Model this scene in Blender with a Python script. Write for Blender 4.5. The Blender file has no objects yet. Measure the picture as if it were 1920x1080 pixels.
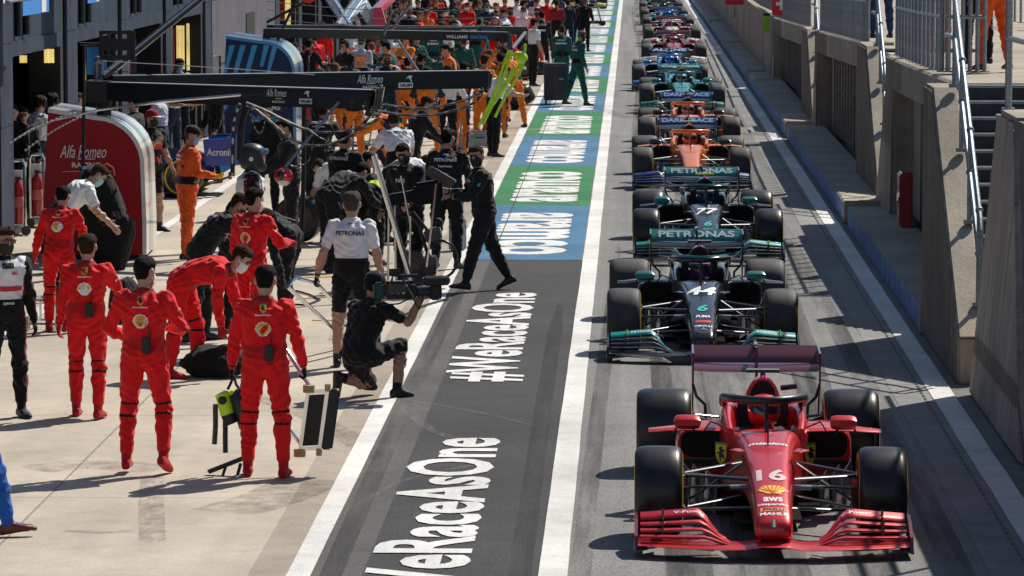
import bpy, bmesh, math, random
import numpy as np
from mathutils import Vector, Matrix, noise
from mathutils.kdtree import KDTree
from mathutils.bvhtree import BVHTree
random.seed(7)
rng = np.random.default_rng(7)
R = math.radians
sc = bpy.context.scene
COL = sc.collection
# ------------------------------------------------------------------ camera
F = 7500.0
CAMH = 4.58
YAW = math.atan(223 / F); PITCH = math.atan(700 / F)
cam_d = bpy.data.cameras.new('camera'); cam = bpy.data.objects.new('camera', cam_d); COL.objects.link(cam)
cam.location = (0, 0, CAMH); cam.rotation_euler = (math.pi / 2 - PITCH, 0, YAW)
cam_d.sensor_width = 36; cam_d.lens = F / 1920 * 36
cam_d.clip_start = 0.5; cam_d.clip_end = 5000
cam_d.dof.use_dof = True; cam_d.dof.focus_distance = 40; cam_d.dof.aperture_fstop = 14
sc.camera = cam
ROT = cam.rotation_euler.to_matrix()
def G(u, v, z=0.0):
    """photo pixel -> the point of the plane at height z that stands there (layout survey)"""
    d = ROT @ Vector(((u - 960) / F, (540 - v) / F, -1))
    t = (z - CAMH) / d.z
    return Vector((d.x * t, d.y * t, z))
def AX(u, v, x):
    d = ROT @ Vector(((u - 960) / F, (540 - v) / F, -1)); t = x / d.x
    return Vector((x, d.y * t, CAMH + d.z * t))
def AY(u, v, y):
    d = ROT @ Vector(((u - 960) / F, (540 - v) / F, -1)); t = y / d.y
    return Vector((d.x * t, y, CAMH + d.z * t))
# ------------------------------------------------------------------ light
EL = R(49); SUNV = Vector((0.62, 0.785, 0)).normalized()
az = math.atan2(SUNV.x, SUNV.y)
w = bpy.data.worlds.new('World'); sc.world = w; w.use_nodes = True
nt = w.node_tree; bgn = nt.nodes['Background']
sky = nt.nodes.new('ShaderNodeTexSky'); sky.sky_type = 'NISHITA'; sky.sun_disc = False
sky.sun_elevation = EL; sky.sun_rotation = az; sky.air_density = 1.0; sky.dust_density = 0.6
nt.links.new(sky.outputs[0], bgn.inputs[0]); bgn.inputs[1].default_value = 0.085
sun_d = bpy.data.lights.new('sun', 'SUN'); sun = bpy.data.objects.new('sun', sun_d); COL.objects.link(sun)
sun_d.energy = 5.0; sun_d.angle = R(0.5); sun_d.color = (1, 0.94, 0.84)
tosun = Vector((SUNV.x * math.cos(EL), SUNV.y * math.cos(EL), math.sin(EL)))
sun.rotation_euler = tosun.to_track_quat('Z', 'Y').to_euler()
sc.view_settings.view_transform = 'Standard'; sc.view_settings.look = 'None'; sc.view_settings.exposure = 0
sc.cycles.max_bounces = 6
# ------------------------------------------------------------------ materials
MATS = {}
def mat(name, col, rough=0.6, metal=0.0, var=0.12, scale=6.0, bump=0.0, bscale=None, coat=0.0, emit=0.0, stretch=None, col2=None, detail=4, spec=None, bdist=0.02):
    if name in MATS: return MATS[name]
    m = bpy.data.materials.new(name); m.use_nodes = True; n = m.node_tree.nodes; L = m.node_tree.links
    b = n['Principled BSDF']
    b.inputs['Roughness'].default_value = rough; b.inputs['Metallic'].default_value = metal
    if coat: b.inputs['Coat Weight'].default_value = coat; b.inputs['Coat Roughness'].default_value = 0.08
    if spec is not None: b.inputs['Specular IOR Level'].default_value = spec
    tc = n.new('ShaderNodeTexCoord'); mp = n.new('ShaderNodeMapping'); L.new(tc.outputs['Object'], mp.inputs[0])
    if stretch: mp.inputs['Scale'].default_value = stretch
    nz = n.new('ShaderNodeTexNoise'); nz.inputs['Scale'].default_value = scale; nz.inputs['Detail'].default_value = detail
    L.new(mp.outputs[0], nz.inputs['Vector'])
    cr = n.new('ShaderNodeValToRGB')
    c2 = col2 if col2 else tuple(min(1, c * (1 + var)) for c in col)
    c1 = tuple(c * (1 - var) for c in col)
    cr.color_ramp.elements[0].position = 0.3; cr.color_ramp.elements[1].position = 0.7
    cr.color_ramp.elements[0].color = (*c1, 1); cr.color_ramp.elements[1].color = (*c2, 1)
    L.new(nz.outputs['Fac'], cr.inputs[0]); L.new(cr.outputs[0], b.inputs['Base Color'])
    if bump:
        nb = n.new('ShaderNodeTexNoise'); nb.inputs['Scale'].default_value = bscale or scale; nb.inputs['Detail'].default_value = 3
        L.new(mp.outputs[0], nb.inputs['Vector'])
        bp = n.new('ShaderNodeBump'); bp.inputs['Strength'].default_value = bump; bp.inputs['Distance'].default_value = bdist
        L.new(nb.outputs['Fac'], bp.inputs['Height']); L.new(bp.outputs[0], b.inputs['Normal'])
    if emit:
        L.new(cr.outputs[0], b.inputs['Emission Color']); b.inputs['Emission Strength'].default_value = emit
    MATS[name] = m
    return m
def cloth(name, col, rough=0.8, bump=0.9):
    """fabric: soft folds from stretched noise"""
    if name in MATS: return MATS[name]
    m = mat(name, col, rough, var=0.14, scale=5, bump=bump, bscale=9, stretch=(1.0, 1.0, 0.55), bdist=0.05)
    b = m.node_tree.nodes['Principled BSDF']
    b.inputs['Sheen Weight'].default_value = 0.12; b.inputs['Specular IOR Level'].default_value = 0.25
    return m
def paint(name, col, rough=0.25, metal=0.0, coat=0.8):
    return mat(name, col, rough, metal, var=0.05, scale=3, coat=coat)
# ------------------------------------------------------------------ objects
def tag(o, label=None, cat=None, group=None, kind=None):
    if label: o['label'] = label
    if cat: o['category'] = cat
    if group: o['group'] = group
    if kind: o['kind'] = kind
    return o
def empty(name, loc=(0, 0, 0), rz=0.0, label=None, cat=None, group=None):
    o = bpy.data.objects.new(name, None); COL.objects.link(o); o.empty_display_size = 0.2
    o.location = loc; o.rotation_euler = (0, 0, rz)
    return tag(o, label, cat, group)
def copy_tree(o, parent=None):
    c = o.copy(); COL.objects.link(c); c.parent = parent
    for ch in o.children: copy_tree(ch, c)
    return c
def frame_of(d):
    d = Vector(d).normalized(); a = Vector((0, 0, 1)) if abs(d.z) < 0.95 else Vector((0, 1, 0))
    x = d.cross(a).normalized(); return x, x.cross(d).normalized()
class MB:
    def __init__(s): s.v = []; s.f = []; s.m = []
    def add(s, vs, fs, mi=0):
        k = len(s.v); s.v += [tuple(p) for p in vs]; s.f += [tuple(i + k for i in f) for f in fs]; s.m += [mi] * len(fs); return s
    def box(s, x0, x1, y0, y1, z0, z1, mi=0):
        return s.add([(x0, y0, z0), (x1, y0, z0), (x1, y1, z0), (x0, y1, z0), (x0, y0, z1), (x1, y0, z1), (x1, y1, z1), (x0, y1, z1)],
                     [(0, 3, 2, 1), (4, 5, 6, 7), (0, 1, 5, 4), (1, 2, 6, 5), (2, 3, 7, 6), (3, 0, 4, 7)], mi)
    def obox(s, c, ax, ay, az, mi=0):
        c, ax, ay, az = Vector(c), Vector(ax), Vector(ay), Vector(az); vs = []
        for z in (-1, 1):
            for x, y in ((-1, -1), (1, -1), (1, 1), (-1, 1)): vs.append(c + ax * x + ay * y + az * z)
        return s.add(vs, [(0, 3, 2, 1), (4, 5, 6, 7), (0, 1, 5, 4), (1, 2, 6, 5), (2, 3, 7, 6), (3, 0, 4, 7)], mi)
    def bar(s, p, q, wx, wz, mi=0):
        p, q = Vector(p), Vector(q); d = (q - p); x, y = frame_of(d)
        return s.obox((p + q) / 2, x * wx / 2, y * wz / 2, d / 2, mi)
    def loft(s, rings, mi=0, cap=True, closed=True, mis=None):
        n = len(rings[0]); k = len(s.v)
        for r in rings: s.v += [tuple(p) for p in r]
        for i in range(len(rings) - 1):
            for j in range(n if closed else n - 1):
                a = k + i * n + j; b = k + i * n + (j + 1) % n
                s.f.append((a, b, b + n, a + n)); s.m.append(mis[i] if mis else mi)
        if cap:
            s.f.append(tuple(k + j for j in range(n))[::-1]); s.m.append(mis[0] if mis else mi)
            s.f.append(tuple(k + (len(rings) - 1) * n + j for j in range(n))); s.m.append(mis[-1] if mis else mi)
        return s
    def tube(s, pts, r, n=8, mi=0, cap=True):
        pts = [Vector(p) for p in pts]; rings = []; px = None
        for i, p in enumerate(pts):
            d = (pts[min(i + 1, len(pts) - 1)] - pts[max(i - 1, 0)])
            if px is None: x, y = frame_of(d)
            else:
                dn = d.normalized(); x = (px - dn * px.dot(dn)).normalized(); y = x.cross(dn).normalized()
            px = x; rr = r[i] if isinstance(r, (list, tuple)) else r
            rings.append([p + (x * math.cos(2 * math.pi * k / n) + y * math.sin(2 * math.pi * k / n)) * rr for k in range(n)])
        return s.loft(rings, mi, cap)
    def cyl(s, p, q, r, n=12, mi=0): return s.tube([p, q], r, n, mi)
    def ball(s, c, r, n=10, mi=0, sc_=(1, 1, 1)):
        c = Vector(c); rings = []
        for i in range(n // 2 + 1):
            t = math.pi * i / (n // 2); rr = max(math.sin(t), 0.02)
            rings.append([c + Vector((math.cos(2 * math.pi * k / n) * rr * sc_[0], math.sin(2 * math.pi * k / n) * rr * sc_[1], -math.cos(t) * sc_[2])) * r for k in range(n)])
        return s.loft(rings, mi)
    def lathe(s, prof, axis='x', n=32, c=(0, 0, 0), mi=0, mis=None, cap=True):
        rings = []
        for a, r in prof:
            ring = []
            for k in range(n):
                t = 2 * math.pi * k / n; p, q = math.cos(t) * r, math.sin(t) * r
                ring.append({'x': (c[0] + a, c[1] + p, c[2] + q), 'y': (c[0] + p, c[1] + a, c[2] + q), 'z': (c[0] + p, c[1] + q, c[2] + a)}[axis])
            rings.append(ring)
        return s.loft(rings, mi, cap, mis=mis)
    def prism(s, poly, axis, a, b, mi=0):
        """polygon extruded along axis: x -> poly in (y,z); y -> (x,z); z -> (x,y)"""
        def P(p, t): return {'x': (t, p[0], p[1]), 'y': (p[0], t, p[1]), 'z': (p[0], p[1], t)}[axis]
        return s.loft([[P(p, a) for p in poly], [P(p, b) for p in poly]], mi)
    def xf(s, M):
        s.v = [tuple(M @ Vector(p)) for p in s.v]; return s
    def build(s, name, mats, parent=None, smooth=35, label=None, cat=None, group=None, kind=None, bevel=0.0):
        me = bpy.data.meshes.new(name); me.from_pydata(s.v, [], s.f)
        if not isinstance(mats, (list, tuple)): mats = [mats]
        for m in mats: me.materials.append(m)
        me.polygons.foreach_set('material_index', s.m)
        bm = bmesh.new(); bm.from_mesh(me); bmesh.ops.recalc_face_normals(bm, faces=bm.faces)
        if bevel:
            es = [e for e in bm.edges if len(e.link_faces) == 2 and e.calc_face_angle(0) > 0.6]
            bmesh.ops.bevel(bm, geom=es, offset=bevel, segments=2, affect='EDGES', clamp_overlap=True)
        bm.to_mesh(me); bm.free()
        if smooth:
            me.polygons.foreach_set('use_smooth', [True] * len(me.polygons)); me.set_sharp_from_angle(angle=R(smooth))
        me.update()
        o = bpy.data.objects.new(name, me); COL.objects.link(o); o.parent = parent
        return tag(o, label, cat, group, kind)
def arc(c, r, a0, a1, n):
    return [(c[0] + r * math.cos(R(a0 + (a1 - a0) * i / n)), c[1] + r * math.sin(R(a0 + (a1 - a0) * i / n))) for i in range(n + 1)]
def sag(p, q, d, n=14):
    p, q = Vector(p), Vector(q)
    return [p.lerp(q, i / n) - Vector((0, 0, d * 4 * (i / n) * (1 - i / n))) for i in range(n + 1)]
def coil(p, q, r, turns, n=10):
    p, q = Vector(p), Vector(q); x, y = frame_of(q - p); N = turns * n
    return [p.lerp(q, i / N) + (x * math.cos(2 * math.pi * i / n) + y * math.sin(2 * math.pi * i / n)) * r for i in range(N + 1)]
# ------------------------------------------------------------------ lettering
_txt = {}
def text2d(s, bold=0.0, shear=0.0, spacing=1.0):
    """flat lettering, normalised to height 1 (cap) centred on the origin -> verts, faces, width"""
    key = (s, bold, shear, spacing)
    if key in _txt: return _txt[key]
    c = bpy.data.curves.new('lettering', 'FONT'); c.body = s; c.offset = bold; c.shear = shear; c.space_character = spacing
    c.align_x = 'CENTER'; c.resolution_u = 3
    o = bpy.data.objects.new('lettering', c)
    COL.objects.link(o); dg = bpy.context.evaluated_depsgraph_get(); me = bpy.data.meshes.new_from_object(o.evaluated_get(dg))
    vs = np.array([v.co[:2] for v in me.vertices]); fs = [tuple(p.vertices) for p in me.polygons]
    bpy.data.objects.remove(o); bpy.data.curves.remove(c); bpy.data.meshes.remove(me)
    lo, hi = vs.min(0), vs.max(0)
    vs = vs - (lo + hi) / 2
    _txt[key] = (vs / (hi[1] - lo[1]), fs, (hi[0] - lo[0]) / (hi[1] - lo[1]))
    return _txt[key]
def subdiv2d(vs, fs, maxlen):
    bm = bmesh.new(); bv = [bm.verts.new((p[0], p[1], 0)) for p in vs]
    for f in fs:
        try: bm.faces.new([bv[i] for i in f])
        except ValueError: pass
    for _ in range(4):
        es = [e for e in bm.edges if e.calc_length() > maxlen]
        if not es: break
        bmesh.ops.subdivide_edges(bm, edges=es, cuts=1, use_grid_fill=False)
        bmesh.ops.triangulate(bm, faces=bm.faces)
    bm.verts.index_update()
    r = np.array([v.co[:2] for v in bm.verts]), [tuple(v.index for v in f.verts) for f in bm.faces]
    bm.free(); return r
def flat_text(s, origin, right, up, height, width, m, name='lettering', parent=None, bold=0.02, shear=0, off=0.004):
    vs, fs, wd = text2d(s, bold, shear); right, up = Vector(right).normalized(), Vector(up).normalized(); nrm = right.cross(up)
    sx = (width / wd) if width else height
    mb = MB(); mb.add([Vector(origin) + right * p[0] * sx + up * p[1] * height + nrm * off for p in vs], fs)
    return mb.build(name, m, parent, smooth=0)
def project(shape, origin, right, up, bvh, m, name, parent, off=0.005, dist=1.0, maxlen=None):
    """lay a flat mark on a curved surface: shape = [(verts2d, faces, material index)] in metres"""
    right, up = Vector(right).normalized(), Vector(up).normalized(); nrm = right.cross(up).normalized(); mb = MB(); k = 0
    for vs, fs, mi in shape:
        if maxlen: vs, fs = subdiv2d(vs, fs, maxlen)
        out = []
        for p in vs:
            o = Vector(origin) + right * p[0] + up * p[1]
            h = bvh.ray_cast(o + nrm * dist, -nrm, 2 * dist)
            q = h[0] if h[0] is not None else None
            out.append(q)
        good = [q for q in out if q is not None]
        if not good: return None
        md = sorted((q - Vector(origin)).dot(nrm) for q in good)[len(good) // 2]
        pts = [(q if q is not None else Vector(origin) + right * p[0] + up * p[1] + nrm * md) + nrm * (off + 0.0015 * mi) for p, q in zip(vs, out)]
        mb.add(pts, fs, mi)
    return mb.build(name, m, parent, smooth=0)
def txt_shape(s, height, width=None, bold=0.02, shear=0.0, mi=0):
    vs, fs, wd = text2d(s, bold, shear); sx = (width / wd) if width else height
    return [(vs * np.array([sx, height]), fs, mi)]
def poly_shape(pts, mi=0):
    return (np.array(pts), [tuple(range(len(pts)))], mi)
def shell_shape(sz):
    def fan(r, k):
        pts = [(-0.22 * k, -0.5 * k), (0.22 * k, -0.5 * k)]
        for i in range(15):
            a = R(-18 + 216 * i / 14); rr = r * (1 + 0.05 * (1 if i % 2 else -0.4)); pts.append((rr * math.cos(a) * 0.56, rr * math.sin(a) * 0.5 + 0.0))
        return [(x * sz, y * sz) for x, y in pts]
    out = [poly_shape(fan(1.0, 1.0), 0), poly_shape(fan(0.83, 0.8), 1)]
    for i in range(7):
        a = R(90 + (i - 3) * 24); d = np.array([math.cos(a) * 0.56, math.sin(a) * 0.5]); pn = np.array([-d[1], d[0]]); pn /= np.linalg.norm(pn)
        b0 = np.array([0, -0.36])
        out.append(poly_shape([tuple((b0 + pn * 0.012) * sz), tuple((b0 - pn * 0.012) * sz), tuple((d * 0.8 - pn * 0.022) * sz), tuple((d * 0.8 + pn * 0.022) * sz)], 2))
    return out
def shield_shape(h):
    w_ = h * 0.36
    s = [(-w_, h * 0.5), (-w_, -h * 0.12), (-w_ * 0.6, -h * 0.36), (0, -h * 0.5), (w_ * 0.6, -h * 0.36), (w_, -h * 0.12), (w_, h * 0.5)]
    hs = [(-.10, -.36), (.02, -.34), (.0, -.2), (.14, -.14), (.2, -.26), (.26, -.2), (.2, -.02), (.1, .04), (.18, .12), (.3, .1), (.28, .16), (.1, .22), (.06, .34), (-.06, .3), (-.12, .2), (-.04, .1), (-.2, .06), (-.24, -.04), (-.1, -.02), (-.12, -.16), (-.02, -.24)]
    return [poly_shape(s, 0), poly_shape([(-w_, h * .5), (-w_, h * .40), (w_, h * .40), (w_, h * .5)], 1), poly_shape([(x * h, y * h) for x, y in hs][::-1], 2)]
# ------------------------------------------------------------------ palette
white_paint = mat('white_paint', (0.78, 0.78, 0.76), 0.55, var=0.06, scale=20)
chrome = mat('chrome', (0.75, 0.76, 0.78), 0.18, 1.0, var=0.05)
galv = mat('galvanised_steel', (0.25, 0.285, 0.315), 0.45, 0.85, var=0.25, scale=30)
black_matte = mat('black_matte', (0.014, 0.014, 0.016), 0.6, var=0.2)
black_gloss = mat('black_gloss', (0.012, 0.013, 0.016), 0.25, coat=0.6, var=0.2)
carbon = mat('carbon_fibre', (0.012, 0.013, 0.015), 0.32, coat=0.5, var=0.3, scale=60)
rubber = mat('rubber', (0.011, 0.0115, 0.013), 0.36, var=0.35, scale=4, bump=0.15, bscale=90, bdist=0.004)
rubber_dusty = mat('rubber_dusty', (0.038, 0.037, 0.037), 0.65, var=0.35, scale=5)
steel = mat('dark_steel', (0.10, 0.105, 0.11), 0.4, 0.8)
yellow = mat('signal_yellow', (0.75, 0.5, 0.02), 0.5)
lime = mat('lime_hose', (0.5, 0.78, 0.03), 0.45)
print_white = mat('print_white', (0.82, 0.82, 0.82), 0.5, var=0.02)
print_black = mat('print_black', (0.01, 0.01, 0.012), 0.5, var=0.02)
print_yellow = mat('print_yellow', (0.85, 0.55, 0.02), 0.5, var=0.02)
print_red = mat('print_red', (0.62, 0.015, 0.02), 0.5, var=0.02)
print_teal = mat('print_teal', (0.02, 0.5, 0.45), 0.4, var=0.02)
print_green = mat('print_green', (0.02, 0.3, 0.1), 0.5, var=0.02)
print_orange = mat('print_orange', (0.85, 0.22, 0.06), 0.6, var=0.1, scale=40)
print_blue = mat('print_blue', (0.03, 0.25, 0.7), 0.5, var=0.02)
magenta = mat('magenta_lamp', (0.8, 0.02, 0.75), 0.4, emit=0.6)
# ground materials with joints, stains and wear
def ground_mat(name, base, grain, spot=None, svec=(1, 0.02, 1), sscale=2.2, joints=None, streak=0.0, rough=0.85, grain_scale=120, stain=0.25, edge=None):
    m = bpy.data.materials.new(name); m.use_nodes = True; n = m.node_tree.nodes; L = m.node_tree.links; b = n['Principled BSDF']
    b.inputs['Roughness'].default_value = rough; b.inputs['Specular IOR Level'].default_value = 0.25
    tc = n.new('ShaderNodeTexCoord')
    def nz(scale, detail=5, st=None, rg=0.55):
        t = n.new('ShaderNodeTexNoise'); t.inputs['Scale'].default_value = scale; t.inputs['Detail'].default_value = detail; t.inputs['Roughness'].default_value = rg
        mp = n.new('ShaderNodeMapping'); L.new(tc.outputs['Object'], mp.inputs[0])
        if st: mp.inputs['Scale'].default_value = st
        L.new(mp.outputs[0], t.inputs['Vector']); return t.outputs['Fac']
    def ramp(x, a, ca, bb, cb):
        r = n.new('ShaderNodeValToRGB'); e = r.color_ramp.elements; e[0].position = a; e[1].position = bb
        e[0].color = (*ca, 1); e[1].color = (*cb, 1); L.new(x, r.inputs[0]); return r.outputs[0]
    def mul(x, y):
        k = n.new('ShaderNodeMixRGB'); k.blend_type = 'MULTIPLY'; k.inputs[0].default_value = 1; L.new(x, k.inputs[1]); L.new(y, k.inputs[2]); return k.outputs[0]
    g = [1 - grain] * 3; g2 = [1 + grain] * 3
    c = ramp(nz(grain_scale, 2), 0.35, [base[i] * g[i] for i in range(3)], 0.65, [base[i] * g2[i] for i in range(3)])
    c = mul(c, ramp(nz(0.55, 6), 0.3, [1 - stain] * 3, 0.62, (1, 1, 1)))
    c = mul(c, ramp(nz(3.2, 6, rg=.7), 0.3, [1 - stain * .55] * 3, 0.55, (1.03, 1.02, 1.0)))
    if streak:
        c = mul(c, ramp(nz(sscale, 4, svec), 0.34, [1 - streak] * 3, 0.62, (1.0, 1.0, 1.0)))
    if joints:
        br = n.new('ShaderNodeTexBrick'); br.offset = 0; br.inputs['Scale'].default_value = 1; br.inputs['Brick Width'].default_value = joints[0]; br.inputs['Row Height'].default_value = joints[1]
        br.inputs['Mortar Size'].default_value = 0.012; br.inputs['Color1'].default_value = (1, 1, 1, 1); br.inputs['Color2'].default_value = (.93, .93, .93, 1); br.inputs['Mortar'].default_value = (.52, .5, .48, 1)
        br.inputs['Mortar Smooth'].default_value = 0.4
        L.new(tc.outputs['Object'], br.inputs['Vector']); c = mul(c, br.outputs['Color'])
    if spot:
        c = mul(c, ramp(nz(spot, 3), 0.28, (.45, .45, .45), 0.36, (1, 1, 1)))
    L.new(c, b.inputs['Base Color'])
    bp = n.new('ShaderNodeBump'); bp.inputs['Strength'].default_value = 0.5; bp.inputs['Distance'].default_value = 0.006
    L.new(nz(grain_scale * 0.8, 2), bp.inputs['Height']); L.new(bp.outputs[0], b.inputs['Normal'])
    MATS[name] = m; return m
asphalt = ground_mat('asphalt_lane', (0.25, 0.247, 0.243), 0.36, streak=0.26, grain_scale=70, stain=0.16)
asphalt_dark = ground_mat('asphalt_dark', (0.058, 0.058, 0.060), 0.4, grain_scale=60, stain=0.3)
asphalt_strip = ground_mat('asphalt_worn', (0.125, 0.12, 0.118), 0.22, grain_scale=60, stain=0.3, streak=0.15)
concrete_apron = ground_mat('concrete_apron', (0.57, 0.505, 0.415), 0.07, joints=(4.6, 5.2), stain=0.24, streak=0.10, grain_scale=45)
concrete_tan = ground_mat('concrete_tan', (0.40, 0.345, 0.285), 0.1, stain=0.3, grain_scale=45)
gutter_m = ground_mat('gutter_concrete', (0.30, 0.295, 0.285), 0.12, joints=(20, 3.0), stain=0.3, grain_scale=45)
line_white = ground_mat('road_paint_white', (0.80, 0.79, 0.77), 0.08, stain=0.26, streak=.12, grain_scale=50, spot=16)
letter_white = ground_mat('letter_paint_white', (0.80, 0.80, 0.79), 0.12, stain=0.22, streak=.14, grain_scale=40, svec=(1, .12, 1), sscale=9)
block_blue = ground_mat('road_paint_blue', (0.07, 0.20, 0.35), 0.10, stain=0.3, grain_scale=50, streak=0.1)
block_green = ground_mat('road_paint_green', (0.04, 0.22, 0.085), 0.10, stain=0.3, grain_scale=50, streak=0.1)
far_ground = ground_mat('far_ground', (0.20, 0.2, 0.18), 0.1, stain=0.3, grain_scale=5)
conc_wall = ground_mat('wall_concrete', (0.50, 0.42, 0.345), 0.10, stain=0.34, streak=0.34, svec=(1, 1, .06), sscale=4.5, grain_scale=30, joints=(60, 2.4))
conc_top = ground_mat('platform_concrete', (0.44, 0.38, 0.31), 0.12, stain=0.36, grain_scale=35)
blue_face = mat('kerb_blue', (0.16, 0.25, 0.46), 0.7, var=0.3, scale=3, detail=8)
def sheet(name, x0, x1, y0, y1, z, m, kind='structure', label=None):
    return MB().add([(x0, y0, z), (x1, y0, z), (x1, y1, z), (x0, y1, z)], [(0, 1, 2, 3)]).build(name, m, smooth=0, kind=kind)
# ------------------------------------------------------------------ ground
YF = 420
sheet('ground', -400, 400, -60, 1500, -0.012, far_ground)
sheet('apron', -30, -2.36, 10, YF, -0.004, concrete_apron)
sheet('apron_strip', -2.66, -2.30, 10, YF, 0.0, concrete_tan)
sheet('road', -2.5, 2.52, 10, YF, -0.008, asphalt)
sheet('road_strip', -2.24, -1.85, 10, 53.1, -0.004, asphalt_strip)
sheet('road_lane', -1.845, -0.60, 10, 53.1, -0.004, asphalt_dark)
sheet('gutter', 2.52, 2.90, 10, YF, -0.004, gutter_m)
mb = MB()
for i in range(700):
    y = 20 + i * 0.25; mb.add([(2.79, y, .001), (2.815, y, .001), (2.815, y + .16, .001), (2.79, y + .16, .001)], [(0, 1, 2, 3)])
mb.build('gutter_drain', black_matte, smooth=0, kind='structure')
def line(name, x, wd, y0=10, y1=YF, jit=0.006, m=line_white, z=0.004):
    ys = np.arange(y0, y1, 1.2); vs = []; fs = []
    for i, y in enumerate(ys):
        vs += [(x - wd / 2 + random.uniform(-jit, jit), y, z), (x + wd / 2 + random.uniform(-jit, jit), y, z)]
        if i: k = 2 * i; fs.append((k - 2, k - 1, k + 1, k))
    return MB().add(vs, fs).build(name, m, smooth=0, kind='structure')
line('road_marking_left', -2.305, 0.17, jit=.003); line('road_marking_right', -0.535, 0.20, jit=0.003); line('road_marking_edge', 2.99, 0.22, jit=0.006); line('road_marking_apron', -6.85, 0.16, 40, 190)
# painted sponsor blocks, ten metres each
Y0 = 53.1
for i in range(17):
    y0 = Y0 + 10 * i; blue = i % 2 == 0
    sheet('road_paint_block', -2.21, -0.65, y0, y0 + 10, 0.0, block_blue if blue else block_green)
    cx = -1.42 if blue else -1.40
    rt, up = ((0, -1, 0), (1, 0, 0)) if blue else ((0, 1, 0), (-1, 0, 0))
    o = flat_text('aramco', (cx, y0 + 4.6, 0.0), rt, up, 1.10, 7.6, letter_white, 'road_lettering', bold=0.035)
    o['kind'] = 'structure'
for yc in (30.2, 43.75):
    o = flat_text('#WeRaceAsOne', (-1.46, yc, 0.0), (0, 1, 0), (-1, 0, 0), 0.80, 9.3, letter_white, 'road_lettering', bold=0.026); o['kind'] = 'structure'
sheet('road_joint', -1.862, -1.838, 10, 53.1, 0.001, black_matte); sheet('road_joint', -1.86, -1.845, 53.1, 230, 0.0085, asphalt_dark)
mk = mat('bay_mark_yellow', (0.55, 0.27, 0.05), 0.7, var=0.3, scale=12)
mb = MB()
for (u0, v0, u1, v1) in ((555, 560, 640, 555), (585, 600, 640, 600), (790, 266, 850, 261), (560, 520, 690, 516), (640, 300, 760, 262), (945, 246, 1030, 240)):
    p, q = G(u0, v0, .003), G(u1, v1, .003); d = (q - p).normalized(); n_ = Vector((-d.y, d.x, 0)) * .05
    mb.add([p - n_, q - n_, q + n_, p + n_], [(0, 1, 2, 3)])
mb.build('bay_marking', mk, smooth=0, kind='structure')
def scuff_mat(name, col, lo, hi, scale, stretch):
    m = bpy.data.materials.new(name); m.use_nodes = True; n = m.node_tree.nodes; L = m.node_tree.links; b = n['Principled BSDF']
    b.inputs['Base Color'].default_value = (*col, 1); b.inputs['Roughness'].default_value = .9
    tc = n.new('ShaderNodeTexCoord'); mp = n.new('ShaderNodeMapping'); mp.inputs['Scale'].default_value = stretch; L.new(tc.outputs['Object'], mp.inputs[0])
    t = n.new('ShaderNodeTexNoise'); t.inputs['Scale'].default_value = scale; t.inputs['Detail'].default_value = 6; t.inputs['Roughness'].default_value = .7; L.new(mp.outputs[0], t.inputs['Vector'])
    r = n.new('ShaderNodeMapRange'); r.inputs['From Min'].default_value = .38; r.inputs['From Max'].default_value = .68; r.inputs['To Min'].default_value = lo; r.inputs['To Max'].default_value = hi
    L.new(t.outputs['Fac'], r.inputs[0]); L.new(r.outputs[0], b.inputs['Alpha']); return m
scA = scuff_mat('tyre_scuff_apron', (.07, .06, .055), 0, .34, 9, (1, .5, 1)); scB = scuff_mat('tyre_scuff_lane', (.03, .03, .032), 0, .55, 3, (1, .05, 1)); scC = scuff_mat('pale_scuff', (.4, .39, .38), 0, .22, 14, (1, .12, 1)); scD = scuff_mat('oil_stain', (.05, .04, .03), 0, .34, 4, (1, 1, 1))
def ribbon(pts, wd, m, z):
    P_ = [Vector((p[0], p[1], z)) for p in pts]; vs = []; fs = []
    for i, p in enumerate(P_):
        d = (P_[min(i + 1, len(P_) - 1)] - P_[max(i - 1, 0)]).normalized(); n_ = Vector((-d.y, d.x, 0)) * wd / 2 * (.35 if i in (0, len(P_) - 1) else 1); vs += [p - n_, p + n_]
        if i: k = 2 * i; fs.append((k - 2, k - 1, k + 1, k))
    MB().add(vs, fs).build('tyre_mark', m, smooth=0, kind='structure')
def curve_px(pts, n=14):
    P_ = [G(u, v) for u, v in pts]; out = []
    for i in range(len(P_) - 1):
        a = P_[max(i - 1, 0)]; b = P_[i]; c_ = P_[i + 1]; d = P_[min(i + 2, len(P_) - 1)]
        for k in range(n):
            t = k / n; out.append(.5 * ((2 * b) + (c_ - a) * t + (2 * a - 5 * b + 4 * c_ - d) * t * t + (3 * b - a - 3 * c_ + d) * t ** 3))
    return out + [P_[-1]]
for pts, wd, m, z in (([(287, 890), (284, 940), (286, 1015)], .20, scA, .001), ([(640, 640), (668, 560), (690, 470), (690, 430)], .22, scA, .001), ([(625, 640), (652, 560), (673, 470)], .14, scA, .0015), ([(700, 860), (655, 820), (560, 770), (480, 745)], .25, scA, .0012), ([(505, 345), (500, 310), (512, 280), (560, 262)], .2, scA, .001), ([(520, 345), (514, 310), (530, 282), (575, 264)], .1, scA, .0013),
                     ([(1010, 168), (1060, 185), (1130, 205), (1180, 222)], .35, scD, .009), ([(690, 700), (800, 800), (900, 830)], .10, scC, .0022), ([(650, 960), (760, 900), (900, 870)], .06, scC, .0024), ([(700, 740), (880, 770), (1010, 800)], .05, scC, .0026), ([(120, 995), (190, 998), (250, 996)], .10, scD, .0014), ([(60, 880), (170, 870), (300, 880)], .5, scD, .0016), ([(420, 960), (520, 930), (580, 900)], .6, scD, .0018)):
    ribbon(curve_px(pts), wd, m, z)
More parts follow.
